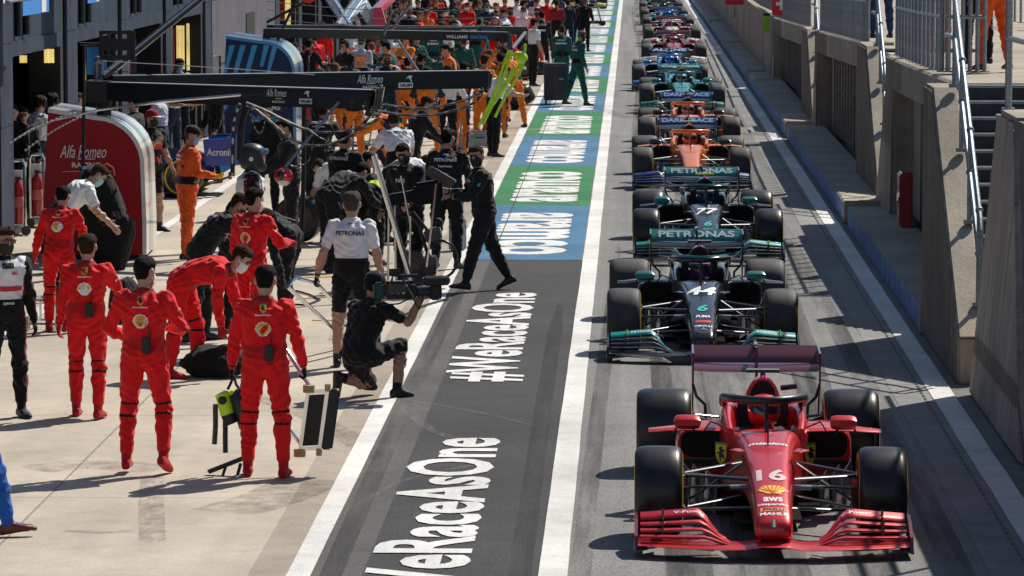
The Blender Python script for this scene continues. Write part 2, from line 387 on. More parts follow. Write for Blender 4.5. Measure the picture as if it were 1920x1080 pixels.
for i, (x, wd, a, b) in enumerate(((.30, .34, 20, 400), (.42, .2, 20, 120), (1.78, .36, 20, 400), (1.62, .2, 30, 200), (1.05, .5, 20, 400), (-.25, .15, 20, 60), (2.2, .22, 20, 150), (.75, .12, 20, 55))):
    ribbon([(x + .12 * math.sin(y * .06 + i * 2), y) for y in np.arange(a, b, 6)], wd, scB, -.003 + i * .0004)
for i, (x, wd, a, b) in enumerate(((-.78, .16, 20, 50), (-2.05, .16, 20, 53))):
    ribbon([(x + .05 * math.sin(y * .1 + i), y) for y in np.arange(a, b, 3)], wd, scB, .0050 + i * .0004)
# ------------------------------------------------------------------ pit wall (right)
def ball_tube(mb, pts, r=0.026, joints=True, mi=0):
    mb.tube(pts, r, 8, mi)
    return mb
# plinth segments
def plinth(y0, y1, label):
    mb = MB()
    x0, x1 = 3.2, 3.95
    mb.box(x0, x1, y0, y1, -0.02, 0.30); o = mb.build('concrete_plinth', [conc_top], label=label, cat='plinth', group='low plinths along the pit wall foot', bevel=0.015)
    MB().box(x0 - 0.006, x0 - 0.001, y0 + .03, y1 - .03, 0.0, 0.285).build('painted_face', blue_face, o)
    MB().box(x0 - .02, x1, y0 - 0.22, y0 - .004, -0.02, 0.335).build('end_cap', conc_top, o, bevel=.02)
    return o
pls = [(44.05, 58.9, 'nearest low concrete plinth with blue painted face in front of the doorway bay'), (59.8, 82.0, 'second low concrete plinth in front of the first barred bay'), (82.9, 109.5, 'third low concrete plinth along the pit wall foot'),
       (110.5, 134.5, 'fourth low concrete plinth along the pit wall foot'), (135.5, 162, 'fifth low concrete plinth far along the pit wall'), (163, 260, 'farthest low concrete plinth near the top of the lane')]
for a in pls: plinth(*a)
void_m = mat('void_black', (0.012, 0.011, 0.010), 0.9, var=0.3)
bar_m = mat('bar_steel', (0.26, 0.22, 0.19), 0.6, 0.3, var=0.3, scale=8)
def wall_unit(x, yf, yjf, yn, zf, zn, foot, nbars, label, beam=0.44, lip=0.0):
    """far pillar, opening with bars under a beam, walkway slab behind"""
    root = empty('pit_wall_bay', (x, (yf + yn) / 2, 0), 0, label, 'pit wall', 'bays of the concrete pit wall')
    cx, cy = x, (yf + yn) / 2
    def L(mb): return mb.xf(Matrix.Translation((-cx, -cy, 0)))
    zb = lambda y: zn + (zf - zn) * (y - yn) / (yf - yn)
    # beam: slightly curved outline
    rings = []
    for i in range(13):
        y = yn + (yf - yn) * i / 12; t = i / 12; xx = x + 0.10 * (1 - t) ** 2; z1 = zb(y)
        rings.append([(xx, y, z1 - beam), (xx + .5, y, z1 - beam), (xx + .5, y, z1), (xx + .03, y, z1), (xx, y, z1 - .03)])
    L(MB().loft(rings)).build('beam', conc_wall, root)
    z1 = zf - beam - 0.002
    L(MB().loft([[(x + .002 + a, y0, 0.0), (x + .6, y0, 0.0), (x + .6, y1, z1), (x + .002, y1, z1)] if 0 else None for a, y0, y1 in ()] or
                [[(x - .03, yf + foot, 0.0), (x - .03, yjf, 0.0), (x + .6, yjf, 0.0), (x + .6, yf + foot, 0.0)],
                 [(x + .004, yf, z1), (x + .004, yjf, z1), (x + .6, yjf, z1), (x + .6, yf, z1)]])).build('pillar', conc_wall, root)
    # recess
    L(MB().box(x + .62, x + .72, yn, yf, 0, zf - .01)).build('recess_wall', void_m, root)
    L(MB().box(x + .30, x + .55, yjf - 1.5, yjf - .02, .3, zf - beam - .01)).build('reveal', conc_wall, root)
    for i in range(nbars):
        t = (i + .5) / nbars; y = yn + .3 + (yjf - 1.5 - yn - .3) * t
        L(MB().box(x + .24, x + .29, y - .10, y + .10, .3, zb(y) - beam - .02)).build('bar', bar_m, root)
    return root
wall_unit(3.74, 59.0, 57.4, 47.25, 2.52, 2.60, 2.0, 3, 'nearest concrete pit wall bay with a dark doorway and red cabinet')
wall_unit(3.78, 82.6, 81.6, 66.9, 2.22, 2.46, .6, 13, 'second concrete pit wall bay with tall vertical bars below its beam')
wall_unit(3.78, 107.0, 105.8, 88.6, 1.86, 2.12, .6, 12, 'third concrete pit wall bay with narrow barred opening')
# wing walls with sloped stringer tops
def wing(x0, x1, yt0, yt1, ye, zt, ze, label, foot=0.0):
    root = empty('stair_wall', (x0, yt1, 0), 0, label, 'stair wall', 'sloped walls beside the pit wall stairs')
    poly = [(yt0 + foot, 0), (yt0, zt), (yt1, zt), (ye, ze), (ye, -.02), (yt0 + foot, -.02)]
    MB().prism([(a - yt1, b) for a, b in poly[:5]], 'x', 0, x1 - x0).build('wall', conc_wall, root, bevel=.03)
    # top strip in the platform concrete
    a, b = Vector((0.03, 0, zt + .004)), Vector((0.03, ye - yt1, ze + .004)); wv = Vector((x1 - x0 - .06, 0, 0))
    MB().add([a, a + wv, b + wv, b], [(0, 1, 2, 3)]).build('sloped_top', conc_top, root, smooth=0)
    MB().add([(0.03, 0.02, zt + .004), (0.03, yt0 - yt1 - .03, zt + .004), (x1 - x0 - .03, yt0 - yt1 - .03, zt + .004), (x1 - x0 - .03, .02, zt + .004)], [(3, 2, 1, 0)]).build('flat_top', conc_top, root, smooth=0)
    return root
wing(3.20, 3.50, 43.95, 42.8, 39.1, 2.74, 0.46, 'nearest sloped concrete stair wall beside the steps and chrome handrail')
wing(3.76, 4.02, 66.85, 64.6, 61.2, 2.47, 0.36, 'second sloped concrete stair wall beyond the nearest steps')
wing(3.76, 4.02, 88.5, 86.4, 83.4, 2.12, 0.32, 'third sloped concrete stair wall before the barred opening')
# near full height block
root = empty('pit_wall_block', (3.3, 36, 0), 0, 'tall leaning concrete wall block nearest the camera beside the stairs', 'pit wall')
MB().loft([[(3.25 - 3.3, 33.2 - 36, -.02), (3.8 - 3.3, 33.2 - 36, -.02), (3.8 - 3.3, 38.3 - 36, -.02), (3.25 - 3.3, 38.3 - 36, -.02)],
           [(3.52 - 3.3, 36.9 - 36, 2.70), (3.9 - 3.3, 36.9 - 36, 2.70), (3.9 - 3.3, 38.6 - 36, 2.70), (3.52 - 3.3, 38.6 - 36, 2.70)]]).build('wall', conc_wall, root, bevel=.04)
conc_shade = mat('wall_concrete_shaded', (0.13, 0.105, 0.09), 0.9, var=0.25, scale=2, detail=8)  # wall concrete with the shade of the recess put into its colour
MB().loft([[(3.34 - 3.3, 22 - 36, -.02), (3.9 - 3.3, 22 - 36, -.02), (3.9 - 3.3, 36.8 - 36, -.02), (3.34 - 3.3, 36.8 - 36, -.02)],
           [(3.56 - 3.3, 22 - 36, 2.69), (4.2 - 3.3, 22 - 36, 2.69), (4.2 - 3.3, 36.89 - 36, 2.69), (3.56 - 3.3, 36.89 - 36, 2.69)]]).build('recess_wall', conc_shade, root)
MB().box(.25, .9, .92, 2.5, 2.704, 2.72).build('top_slab', conc_top, root)
# plain panels further along
pan = [(113.6, 134.0, 1.90, 1.72), (134.3, 157, 1.74, 1.58), (157.3, 180, 1.6, 1.5), (180.3, 205, 1.5, 1.4), (205.3, 260, 1.4, 1.2)]
for i, (a, b, z0, z1) in enumerate(pan):
    o = MB().loft([[(3.70, a, 0), (4.2, a, 0), (4.2, a, z0), (3.78, a, z0)], [(3.70, b, 0), (4.2, b, 0), (4.2, b, z1), (3.78, b, z1)]]).build('pit_wall_panel', conc_wall, label='plain concrete pit wall panel, number %s from the flag sign' % ['one, right under the sign', 'two', 'three', 'four', 'five and farthest'][i], cat='pit wall', group='plain pit wall panels')
    MB().box(3.75, 4.23, a + .02, b - .25, 0, .05).xf(Matrix.Translation((0, 0, z1 + (z0 - z1) * .3))).build('coping', conc_top, o)
MB().loft([[(3.72, 107.7, 0), (4.3, 107.7, 0), (4.3, 107.7, 1.88), (3.78, 107.7, 1.88)], [(3.72, 113.3, 0), (4.3, 113.3, 0), (4.3, 113.3, 1.9), (3.78, 113.3, 1.9)]]).build('pit_wall_pier', conc_wall, label='solid concrete pier of the pit wall between barred opening and panels', cat='pit wall')
# walkway behind the wall top
def walk(y0, y1, z0, z1, x0=3.75):
    MB().add([(x0, y0, z0), (16, y0, z0), (16, y1, z1), (x0, y1, z1), (x0, y0, z0 - .3), (16, y0, z0 - .3), (16, y1, z1 - .3), (x0, y1, z1 - .3)], [(0, 1, 2, 3), (4, 7, 6, 5), (0, 4, 5, 1), (2, 6, 7, 3), (0, 3, 7, 4), (1, 5, 6, 2)]).build('walkway_pavement', conc_top, smooth=0, kind='structure')
walk(47.22, 60.9, 2.605, 2.50, 3.86); walk(64.5, 83.2, 2.44, 2.20, 4.12); walk(86.2, 113, 2.10, 1.86, 4.1); walk(113.2, 260, 1.86, 1.2, 4.15); walk(20, 38.4, 2.68, 2.68, 5.6); walk(60.95, 64.45, 2.5, 2.46, 5.4); walk(83.25, 86.15, 2.2, 2.12, 5.4)
MB().box(5.42, 16, 38.4, 47.2, 2.3, 2.59).build('walkway_pavement', conc_top, smooth=0, kind='structure')
# stairs
stair_shade = mat('stair_concrete_shaded', (0.075, 0.078, 0.082), 0.8, var=0.35, scale=5, detail=8)  # step concrete painted the dark grey it takes in shade
nosing_m = mat('stair_nosing', (0.33, 0.34, 0.34), 0.6, var=0.25, scale=9)
def stairs(x0, x1, yt, zt, n, label, run=.285):
    root = empty('staircase', (x0, yt, 0), 0, label, 'stairs', 'concrete stairs up the pit wall')
    rise = zt / n; prof = [(0.3, -.02), (0.3, zt - .005), (0, zt - .005)]
    for i in range(n):
        prof += [(-i * run, zt - (i + 1) * rise), (-(i + 1) * run, zt - (i + 1) * rise)]
    prof[-1] = (prof[-1][0], -.02); prof[-2] = (prof[-2][0], prof[-2][1])
    pts = prof[:-1]
    MB().prism(pts[::-1] + [], 'x', 0, x1 - x0).build('steps', stair_shade, root, smooth=0)
    for i in range(n):
        MB().box(.004, x1 - x0 - .004, -i * run - .052, -i * run - .003 + .0, 0, .03).xf(Matrix.Translation((0, 0, zt - i * rise - .034))).build('nosing', nosing_m, root, smooth=0)
    return root
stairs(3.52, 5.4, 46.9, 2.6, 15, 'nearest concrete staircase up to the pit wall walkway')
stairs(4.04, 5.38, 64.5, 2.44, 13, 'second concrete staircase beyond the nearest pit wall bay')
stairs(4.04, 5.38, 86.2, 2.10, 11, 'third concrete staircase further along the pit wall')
# railings with balusters
def railing(pts, h, label, nb, post_m=galv):
    root = empty('railing', pts[0], 0, label, 'railing', 'steel railings on the pit wall'); o = Vector(pts[0])
    P = [Vector(p) - o for p in pts]
    for k, hh in enumerate((h, h * .62)):
        mb = MB().tube([p + Vector((0, 0, hh)) for p in P], .027, 8); mb.build('rail', post_m, root)
    tot = sum((b - a).length for a, b in zip(P, P[1:])); me = None
    for i in range(nb + 1):
        d = tot * i / nb
        for a, b in zip(P, P[1:]):
            l = (b - a).length
            if d <= l + 1e-6: q = a.lerp(b, d / l); break
            d -= l
        big = i % 6 == 0
        r = .034 if big else .027
        mb = MB().cyl((0, 0, 0), (0, 0, h * (1.0 if big else .995)), r, 8).box(-.06, .06, -.06, .06, 0, .015)
        if big: mb.ball((0, 0, h * .62), .042, 8).ball((0, 0, h), .042, 8)
        x = mb.build('post' if big else 'baluster', post_m, root); x.location = q
    return root
railing([(3.93, 50.8, 2.60), (3.90, 54, 2.57), (3.90, 58.8, 2.53)], 1.12, 'nearest grey steel railing with close balusters above the doorway bay', 12)
railing([(4.0, 50.7, 2.60), (4.46, 50.7, 2.60)], 1.12, 'short grey steel railing crossing the walkway at the stair head', 5)
railing([(3.95, 67, 2.46), (3.9, 74, 2.36), (3.9, 82.4, 2.22)], 1.1, 'second grey steel railing above the barred bay', 26)
railing([(3.95, 88.8, 2.12), (3.9, 97, 2.0), (3.9, 107, 1.86)], 1.1, 'third grey steel railing beside the flag sign', 30)
railing([(3.62, 38.5, 2.72), (3.66, 36.9, 2.72), (3.7, 30, 2.72)], 1.1, 'grey steel railing on the nearest tall wall block', 3)
railing([(3.95, 107.9, 1.9), (3.95, 150, 1.62)], 1.05, 'long low railing on the far plain wall panels', 60)
railing([(8.6, 44, 2.6), (8.6, 100, 2.1)], 1.1, 'rear railing along the back of the pit wall walkway', 40)
def handrail(x, yt, zt, ye, ze, label, h=.95):
    root = empty('handrail', (x, yt, zt), 0, label, 'handrail', 'sloping tube handrails')
    D = Vector((0, ye - yt, ze - zt))
    for dx, hh in ((0, h), (0.0, h * .55)):
        pts = [Vector((dx, 1.2, hh)), Vector((dx, 0, hh)), D + Vector((dx, 0, hh)), D + Vector((dx, -.10, hh - .12)), D + Vector((dx, -.1, .3 if hh == h else .5))]
        MB().tube(pts, .027, 9).build('rail', galv, root)
    for t in (0.0, .3, .62, .97):
        mb = MB().cyl(D * t + Vector((0, 0, -.0)), D * t + Vector((0, 0, h)), .026, 9)
        for hh in (h, h * .55): mb.ball(D * t + Vector((0, 0, hh)), .043, 8)
        mb.cyl(D * t + Vector((0, 0, .0)), D * t + Vector((0, 0, .04)), .06, 10)
        mb.build('post', galv, root)
    return root
handrail(3.44, 42.7, 2.75, 39.4, .66, 'nearest chrome tube handrail running down the sloped stair wall')
handrail(3.95, 64.5, 2.47, 61.4, .6, 'second tube handrail on the sloped wall past the doorway bay')
handrail(3.95, 86.3, 2.12, 83.6, .5, 'third tube handrail on the far sloped wall')
handrail(3.62, 38.4, 1.6, 36.0, .2, 'steep tube handrail fixed to the nearest tall wall block', 1.0)
# red cabinet in the doorway
red_box = paint('cabinet_red', (0.42, 0.012, 0.02), 0.4)
root = empty('fire_cabinet', (3.70, 55.2, .3), 0, 'red fire cabinet standing in the doorway of the pit wall', 'cabinet')
MB().box(0, .17, -.3, .3, 0, .76).build('body', red_box, root, bevel=.02)
MB().box(-.012, -.002, -.26, .26, .06, .72).build('door', red_box, root, bevel=.004)
MB().box(-.024, -.013, -.22, -.19, .34, .42).build('handle', black_matte, root)
# signs on the far wall
p = AX(1466, 10, 3.86)
root = empty('flag_sign', (3.86, p.y, 0), 0, 'red sign with white cross hanging on the pit wall railing', 'sign')
MB().box(-.25, .25, -.02, .0, p.z - .26, p.z + .34).build('panel', print_red, root)
MB().box(-.045, .045, -.027, -.022, p.z - .12, p.z + .20).box(-.15, .15, -.0265, -.0215, p.z - .005, p.z + .085).build('cross', print_white, root)
MB().cyl((.2, .01, 1.2), (.3, .01, p.z + .2), .02, 8).build('post', galv, root)
p = AX(1440, 45, 3.74); lime_panel = mat('lime_panel', (0.36, 0.72, 0.02), 0.5)
root = empty('lime_board', (3.74, p.y, 0), 0, 'lime green board hung on the pit wall below the flag sign', 'sign')
MB().box(-.13, .13, -.03, 0, p.z - .22, p.z - .005).box(-.13, .13, -.03, 0, p.z + .005, p.z + .22).build('panel', lime_panel, root); MB().box(-.125, .125, -.02, -.004, p.z - .225, p.z + .3).build('backing', black_matte, root)
p = AX(1377, 3, 3.4)
root = empty('flag_sign', (3.4, p.y, 0), 0, 'small plain red sign far along the pit wall', 'sign'); MB().box(-.3, .3, -.02, 0, p.z - .1, p.z + .5).build('panel', print_red, root); MB().cyl((0, .01, 1.2), (0, .01, p.z), .025, 8).build('post', galv, root)

# ------------------------------------------------------------------ garages (left)
GX = -8.8
fac = mat('facade_panel', (0.050, 0.070, 0.098), 0.85, 0.0, var=0.2, scale=1.6, detail=8, spec=.06)
fac_p = mat('facade_pillar', (0.055, 0.068, 0.095), 0.85, 0.0, var=0.2, scale=1.5, spec=.06)
fac_l = mat('facade_light', (0.15, 0.145, 0.17), 0.85, var=0.15, scale=1.5, spec=.08)
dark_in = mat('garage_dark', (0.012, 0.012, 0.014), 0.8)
cream = mat('glowing_curtain', (0.75, 0.6, 0.22), 0.5, emit=0.75, var=0.2, scale=2.5)  # curtain strips, not lamps: the glow is emission added to the material
sign_m = print_white
pill = [(49.2, '39'), (55.3, '38'), (61.95, '37'), (68.6, '36'), (75.2, '35'), (82.2, '34'), (98.5, '32'), (105.2, '31'), (112, '30'), (118.7, '29'), (125.4, '28'), (132, '27'), (138.8, '26'), (145.5, '25'), (152.2, '24'), (159, '23')]
lib_ = 0
root = empty('pit_building', (GX, 60, 0), 0, 'long grey blue pit garage building with open numbered bays', 'building')
def LB(): return MB()
OFF = Matrix.Translation((-GX, -60, 0))
def bb(name, m, *a, **k): return MB().box(*a).xf(OFF).build(name, m, root, **k)
for i, (y, num) in enumerate(pill):
    p = bb('pillar', fac_p, GX, GX + .05, y, y + 1.15, 0, 6.2, bevel=.01)
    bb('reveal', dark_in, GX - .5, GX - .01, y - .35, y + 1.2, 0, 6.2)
    for z in (1.62, 2.78): MB().box(GX + .051, GX + .056, y + .01, y + 1.14, z, z + .02).xf(OFF).build('joint', black_matte, p)
    t = flat_text(num, (.05 + .004, y + .60 - 60, 3.65), (0, 1, 0), (0, 0, 1), .62, .66, print_white, 'number_sign', p, bold=.03, off=.003)
    t2 = flat_text('SILVERSTONE', (.056, y + .75 - 60, 2.1), (0, 0, 1), (0, -1, 0), .09, .75, print_red, 'lettering', p, off=.003) if i in (3, 4) else None
    yn = pill[i + 1][0] if i + 1 < len(pill) else y + 40
    if num == '34':
        bb('wall', fac_l, GX, GX + .06, y + 1.21, yn - .36, 0, 6.2); bb('door', dark_in, GX + .061, GX + .08, y + 8.5, y + 10.5, 0, 2.35); 
        for z in (1.4, 2.8): bb('joint', black_matte, GX + .062, GX + .07, y + 1.3, yn - .5, z, z + .03)
        continue
    bb('lintel', fac, GX - .1, GX - .001, y + 1.21, yn - .36, 2.57, 6.2)
    bb('lintel_trim', fac_p, GX + .001, GX + .03, y + 1.21, yn - .36, 2.57, 2.78)
    for d in (1.7, 2.5): MB().cyl((GX + .05, y + d, 2.85), (GX + .05, y + d, 6), .05, 8).xf(OFF).build('pipe', black_matte, root)
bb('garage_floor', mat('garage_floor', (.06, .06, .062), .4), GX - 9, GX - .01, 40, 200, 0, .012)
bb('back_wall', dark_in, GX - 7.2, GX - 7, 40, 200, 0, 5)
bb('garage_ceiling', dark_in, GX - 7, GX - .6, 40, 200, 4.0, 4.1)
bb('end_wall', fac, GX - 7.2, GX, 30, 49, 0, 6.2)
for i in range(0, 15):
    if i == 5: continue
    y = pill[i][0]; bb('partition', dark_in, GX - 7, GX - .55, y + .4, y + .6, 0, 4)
bb('roof', fac, GX - 12, GX + .5, 30, 200, 6.21, 6.5)
for (Y, u0, u1, v0, v1, m, nm) in ((61.4, 82, 101, 92, 118, cream, 'glowing_curtain_strip'), (61.3, 36, 50, 104, 118, cream, 'glowing_curtain_strip'), (81.5, 330, 346, 48, 130, cream, 'glowing_curtain_strip'), (81.5, 349, 356, 44, 132, cream, 'glowing_curtain_strip'), (81.4, 320, 328, 52, 130, print_red, 'garage_panel'), (68.0, 162, 187, 88, 140, print_blue, 'garage_panel'), (68.0, 188, 200, 110, 150, print_blue, 'garage_panel'), (67.9, 157, 161, 84, 150, cream, 'glowing_curtain_strip'), (74.8, 235, 258, 72, 150, fac_l, 'garage_panel'), (104.8, 534, 545, 0, 48, cream, 'glowing_curtain_strip'), (104.7, 486, 499, 22, 48, print_red, 'garage_panel'), (104.7, 524, 533, 0, 40, print_red, 'garage_panel'), (118, 620, 640, -10, 20, print_blue, 'garage_panel')):
    a = AY(u0, v0, Y); b = AY(u1, v1, Y); n_ = 4 if m is cream and u1 - u0 > 10 else 1; w_ = (b.x - a.x) / n_
    mb = MB()
    for k in range(n_): mb.box(a.x + k * w_ + .004, a.x + (k + .9) * w_, Y + .02 * (k % 2), Y + .04 + .02 * (k % 2), max(b.z, .1), a.z)
    mb.xf(OFF).build(nm, m, root)
# blue banners hanging from the facade
for (u0, u1, vb, lab, txt) in ((43, 92, 22, 'blue hanging banner above the nearest open garage', 'DRIVE'), (165, 187, 3, 'small blue hanging banner between garage numbers 37 and 36', 'F1')):
    a = AX(u0, vb, GX + .6); b = AX(u1, vb, GX + .6)
    r2 = empty('banner', (GX + .6, (a.y + b.y) / 2, 0), 0, lab, 'banner'); h = (b.y - a.y) / 2; zb = min(a.z, b.z)
    MB().box(-.02, .0, -h, h, zb, zb + 1.4).build('sheet', print_blue, r2); MB().cyl((-.01, -h - 1.2, zb + .22), (-.01, h + .2, zb + .22), .02, 8).build('pole', galv, r2)
    flat_text(txt, (.002, -h * .3, zb + .45), (0, 1, 0), (0, 0, 1), .4, h * 1.1, print_white, 'lettering', r2)
    MB().box(.002, .006, h * .4, h * .75, zb + .01, zb + 1.3).build('stripe', print_white, r2)
    MB().bar((-.01, 0, zb + 1.38), (-.6 , 0, zb + 1.38), .03, .03).build('bracket', galv, r2)
# ------------------------------------------------------------------ racing cars
def sring(y, cx, z0, z1, wb, wt, n=20, e=2.6, ez=None):
    """superellipse section in the xz plane, wider at the bottom (wb) or top (wt)"""
    zc, hz = (z0 + z1) / 2, (z1 - z0) / 2; out = []
    for k in range(n):
        t = 2 * math.pi * k / n; c, s_ = math.cos(t), math.sin(t)
        px = math.copysign(abs(c) ** (2 / e), c); pz = math.copysign(abs(s_) ** (2 / e), s_)
        w_ = wb + (wt - wb) * (pz + 1) / 2
        out.append((cx + px * w_, y, zc + pz * hz))
    return out
def wing_strip(mb, sec, mi=0):
    """sec: list over span of (x, y_lead, z_lead, chord, angle, thick)"""
    rings = []
    for x, y, z, c, a, th in sec:
        ca, sa = math.cos(a), math.sin(a); prof = [(0, 0), (.15, .9), (.45, 1), (1, .12), (1, -.05), (.45, -.35), (.15, -.5)]
        rings.append([(x, y + p * c * ca - q * th * sa, z + p * c * sa + q * th * ca + (.10 * c * (p - p * p)) * -1) for p, q in prof])
    return mb.loft(rings, mi)
tyre_prof = lambda w_, r: [(-w_ * .42, r * .56), (-w_ * .49, r * .64), (-w_ * .5, r * .78), (-w_ * .485, r * .88), (-w_ * .44, r * .95), (-w_ * .36, r * .985), (-w_ * .2, r * .998), (0, r), (w_ * .2, r * .998), (w_ * .36, r * .985), (w_ * .44, r * .95), (w_ * .485, r * .88), (w_ * .5, r * .78), (w_ * .49, r * .64), (w_ * .42, r * .56)]
_wheel = {}
def wheel(parent, side, y, wd, tread, lod):
    key = (wd, lod)
    if key not in _wheel:
        n = 44 if lod == 0 else 26
        me = {}
        o = MB().lathe(tyre_prof(wd, .335), 'x', n, cap=False).build('tyre', rubber, None, smooth=60); me['tyre'] = o.data; bpy.data.objects.remove(o)
        for sx in (-1, 1):
            o = MB().lathe([(sx * wd * .502, .335 * .775), (sx * wd * .5035, .335 * .80), (sx * wd * .495, .335 * .865), (sx * wd * .492, .335 * .86)], 'x', n, cap=False).build('tyre_band', yellow, None); me['tyre_band%d' % sx] = o.data; bpy.data.objects.remove(o)
        mb = MB()
        mb.lathe([(-wd * .40, .185), (-wd * .40, .05), (wd * .40, .05), (wd * .40, .185)], 'x', n, cap=False)
        for sx in (-1, 1):
            mb.lathe([(sx * wd * .38, .192), (sx * wd * .45, .19), (sx * wd * .45, .172), (sx * wd * .36, .168)], 'x', n, cap=False)
            mb.lathe([(sx * wd * .36, .06), (sx * wd * .46, .05), (sx * wd * .47, .02), (sx * wd * .40, .0201)], 'x', 14)
            for k in range(8):
                a = 2 * math.pi * k / 8; c, s_ = math.cos(a), math.sin(a)
                mb.bar((sx * wd * .42, .05 * c, .05 * s_), (sx * wd * .42, .175 * c, .175 * s_), .02, .02)
        o = mb.build('rim', black_gloss, None); me['rim'] = o.data; bpy.data.objects.remove(o)
        _wheel[key] = me
    me = _wheel[key]
    root = bpy.data.objects.new('wheel', me['rim']); COL.objects.link(root); root.parent = parent; root.location = (side * (1.0 - wd / 2), y, .335)
    t = bpy.data.objects.new('tyre', me['tyre']); COL.objects.link(t); t.parent = root
    t.material_slots[0].link = 'OBJECT'; t.material_slots[0].material = tread
    for sx in (-1, 1): b = bpy.data.objects.new('tyre_band', me['tyre_band%d' % sx]); COL.objects.link(b); b.parent = root
    return root
def bvh_of(o):
    me = o.data; return BVHTree.FromPolygons([v.co for v in me.vertices], [tuple(p.vertices) for p in me.polygons])
def flag_smile(k, cx, cz): return None
def racing_car(loc, rz, label, c, lod=0, group='racing cars queueing in the pit lane'):
    """c: body, top (upper body), halo, wing (front), rear, air, mirror, tread materials + text options; nose towards -y, front axle at 0"""
    root = empty('racing_car', loc, rz, label, 'racing car', group)
    B = lambda mb, name, m, par=root, **k: mb.build(name, m, par, **k)
    body, acc = c['body'], c.get('accent', c['body'])
    tipw = c.get('tip', .135); e = 3.0
    # nose and tub
    S = [(-1.10, .17, .235, tipw * .8, tipw * .7), (-1.07, .14, .275, tipw, tipw * .9), (-.95, .15, .325, tipw * 1.06, tipw * .95), (-.7, .19, .40, .150, .130), (-.35, .23, .475, .165, .145), (0, .25, .54, .185, .160),
         (.35, .24, .585, .215, .180), (.7, .20, .625, .25, .205), (.95, .15, .65, .28, .235), (1.12, .12, .655, .30, .27), (1.3, .08, .60, .33, .30), (1.6, .07, .56, .36, .34), (2.1, .07, .56, .38, .35)]
    mb = MB().loft([sring(y, 0, z0, z1, wb, wt, 28, e + 1.2) for y, z0, z1, wb, wt in S])
    o_body = B(mb, 'body', body, smooth=50)
    # cockpit surround
    for sx in (-1, 1):
        rings = [sring(y, sx * cx, z0, z1, w1, w2, 14, 2.8) for y, cx, z0, z1, w1, w2 in
                 ((1.16, .27, .50, .655, .05, .03), (1.35, .285, .48, .705, .07, .035), (1.7, .285, .46, .735, .085, .045), (2.05, .26, .46, .755, .10, .06), (2.4, .20, .44, .72, .14, .07))]
        B(MB().loft(rings), 'cockpit_side', c.get('side', body), smooth=50)
    B(MB().box(-.25, .25, 1.2, 2.05, .565, .58).box(-.2, .2, 1.98, 2.06, .58, .78), 'cockpit_lining', black_matte)
    # roll hoop, intake and engine cover
    EC = [(2.02, .60, .945, .16, .115), (2.12, .55, .955, .19, .105), (2.5, .42, .90, .24, .075), (3.0, .32, .78, .22, .05), (3.5, .26, .63, .15, .035), (4.05, .26, .44, .07, .03)]
    oc = B(MB().loft([sring(y, 0, z0, z1, wb, wt, 20, 2.3) for y, z0, z1, wb, wt in EC]), 'engine_cover', c.get('cover', body), smooth=50)
    B(MB().loft([sring(2.012, 0, .655, .925, .115, .09, 20, 2.2), sring(2.017, 0, .655, .925, .115, .09, 20, 2.2)]), 'air_intake', void_m)
    B(MB().prism([(2.3, .78), (2.35, .93), (3.9, .66), (3.9, .45)], 'x', -.008, .008), 'shark_fin', c.get('cover', body))
    B(MB().box(-.13, .13, 2.02, 2.10, .985, 1.01).bar((0, 2.08, .93), (0, 2.06, 1.0), .04, .05), 'camera_pod', c.get('tcam', black_gloss))
    B(MB().ball((0, 2.015, .955), .012, 8), 'lamp', magenta)
    B(MB().cyl((.14, 2.06, .86), (.27, 2.06, .875), .022, 8), 'side_camera', black_gloss)
    # sidepods
    for sx in (-1, 1):
        SP = [(1.62, .47, .20, .60, .19, .21), (1.75, .475, .15, .615, .20, .225), (2.1, .47, .11, .60, .215, .22), (2.6, .40, .10, .52, .22, .19), (3.1, .28, .10, .42, .18, .14), (3.6, .17, .10, .34, .11, .08)]
        sp = B(MB().loft([sring(y, sx * cx, z0, z1, w1, w2, 20, 3.2) for y, cx, z0, z1, w1, w2 in SP]), 'sidepod', c.get('pod', body), smooth=50)
        MB().loft([sring(1.612, sx * .475, .365, .575, .165, .18, 18, 3.4), sring(1.618, sx * .475, .365, .575, .165, .18, 18, 3.4)]).build('intake', void_m, sp)
        MB().loft([sring(1.585, sx * .465, .30, .36, .2, .2, 12, 3), sring(1.63, sx * .465, .30, .36, .2, .2, 12, 3)]).build('intake_bar', carbon, sp)
        # mirror and winglets
        mi = B(MB().loft([sring(y, sx * .60, z0, z1, .105, .105, 14, 4) for y, z0, z1 in ((1.20, .665, .715), (1.24, .635, .745), (1.29, .64, .742))]), 'mirror', c.get('mirror', body), smooth=50)
        MB().tube([(sx * .56, 1.26, .65), (sx * .53, 1.32, .57)], .012, 6).build('stay', carbon, mi); MB().tube([(sx * .68, 1.26, .65), (sx * .70, 1.35, .60)], .010, 6).build('stay', carbon, mi)
        mb = MB(); wing_strip(mb, [(sx * .30, 1.30, .615, .26, .05, .022), (sx * .62, 1.28, .625, .24, .05, .02), (sx * .90, 1.38, .60, .16, .02, .016)])
        B(mb, 'winglet', c.get('winglet', body))
        B(MB().box(sx * .86 - .006, sx * .86 + .006, 1.38, 1.55, .10, .61), 'deflector', carbon)
        mb = MB()
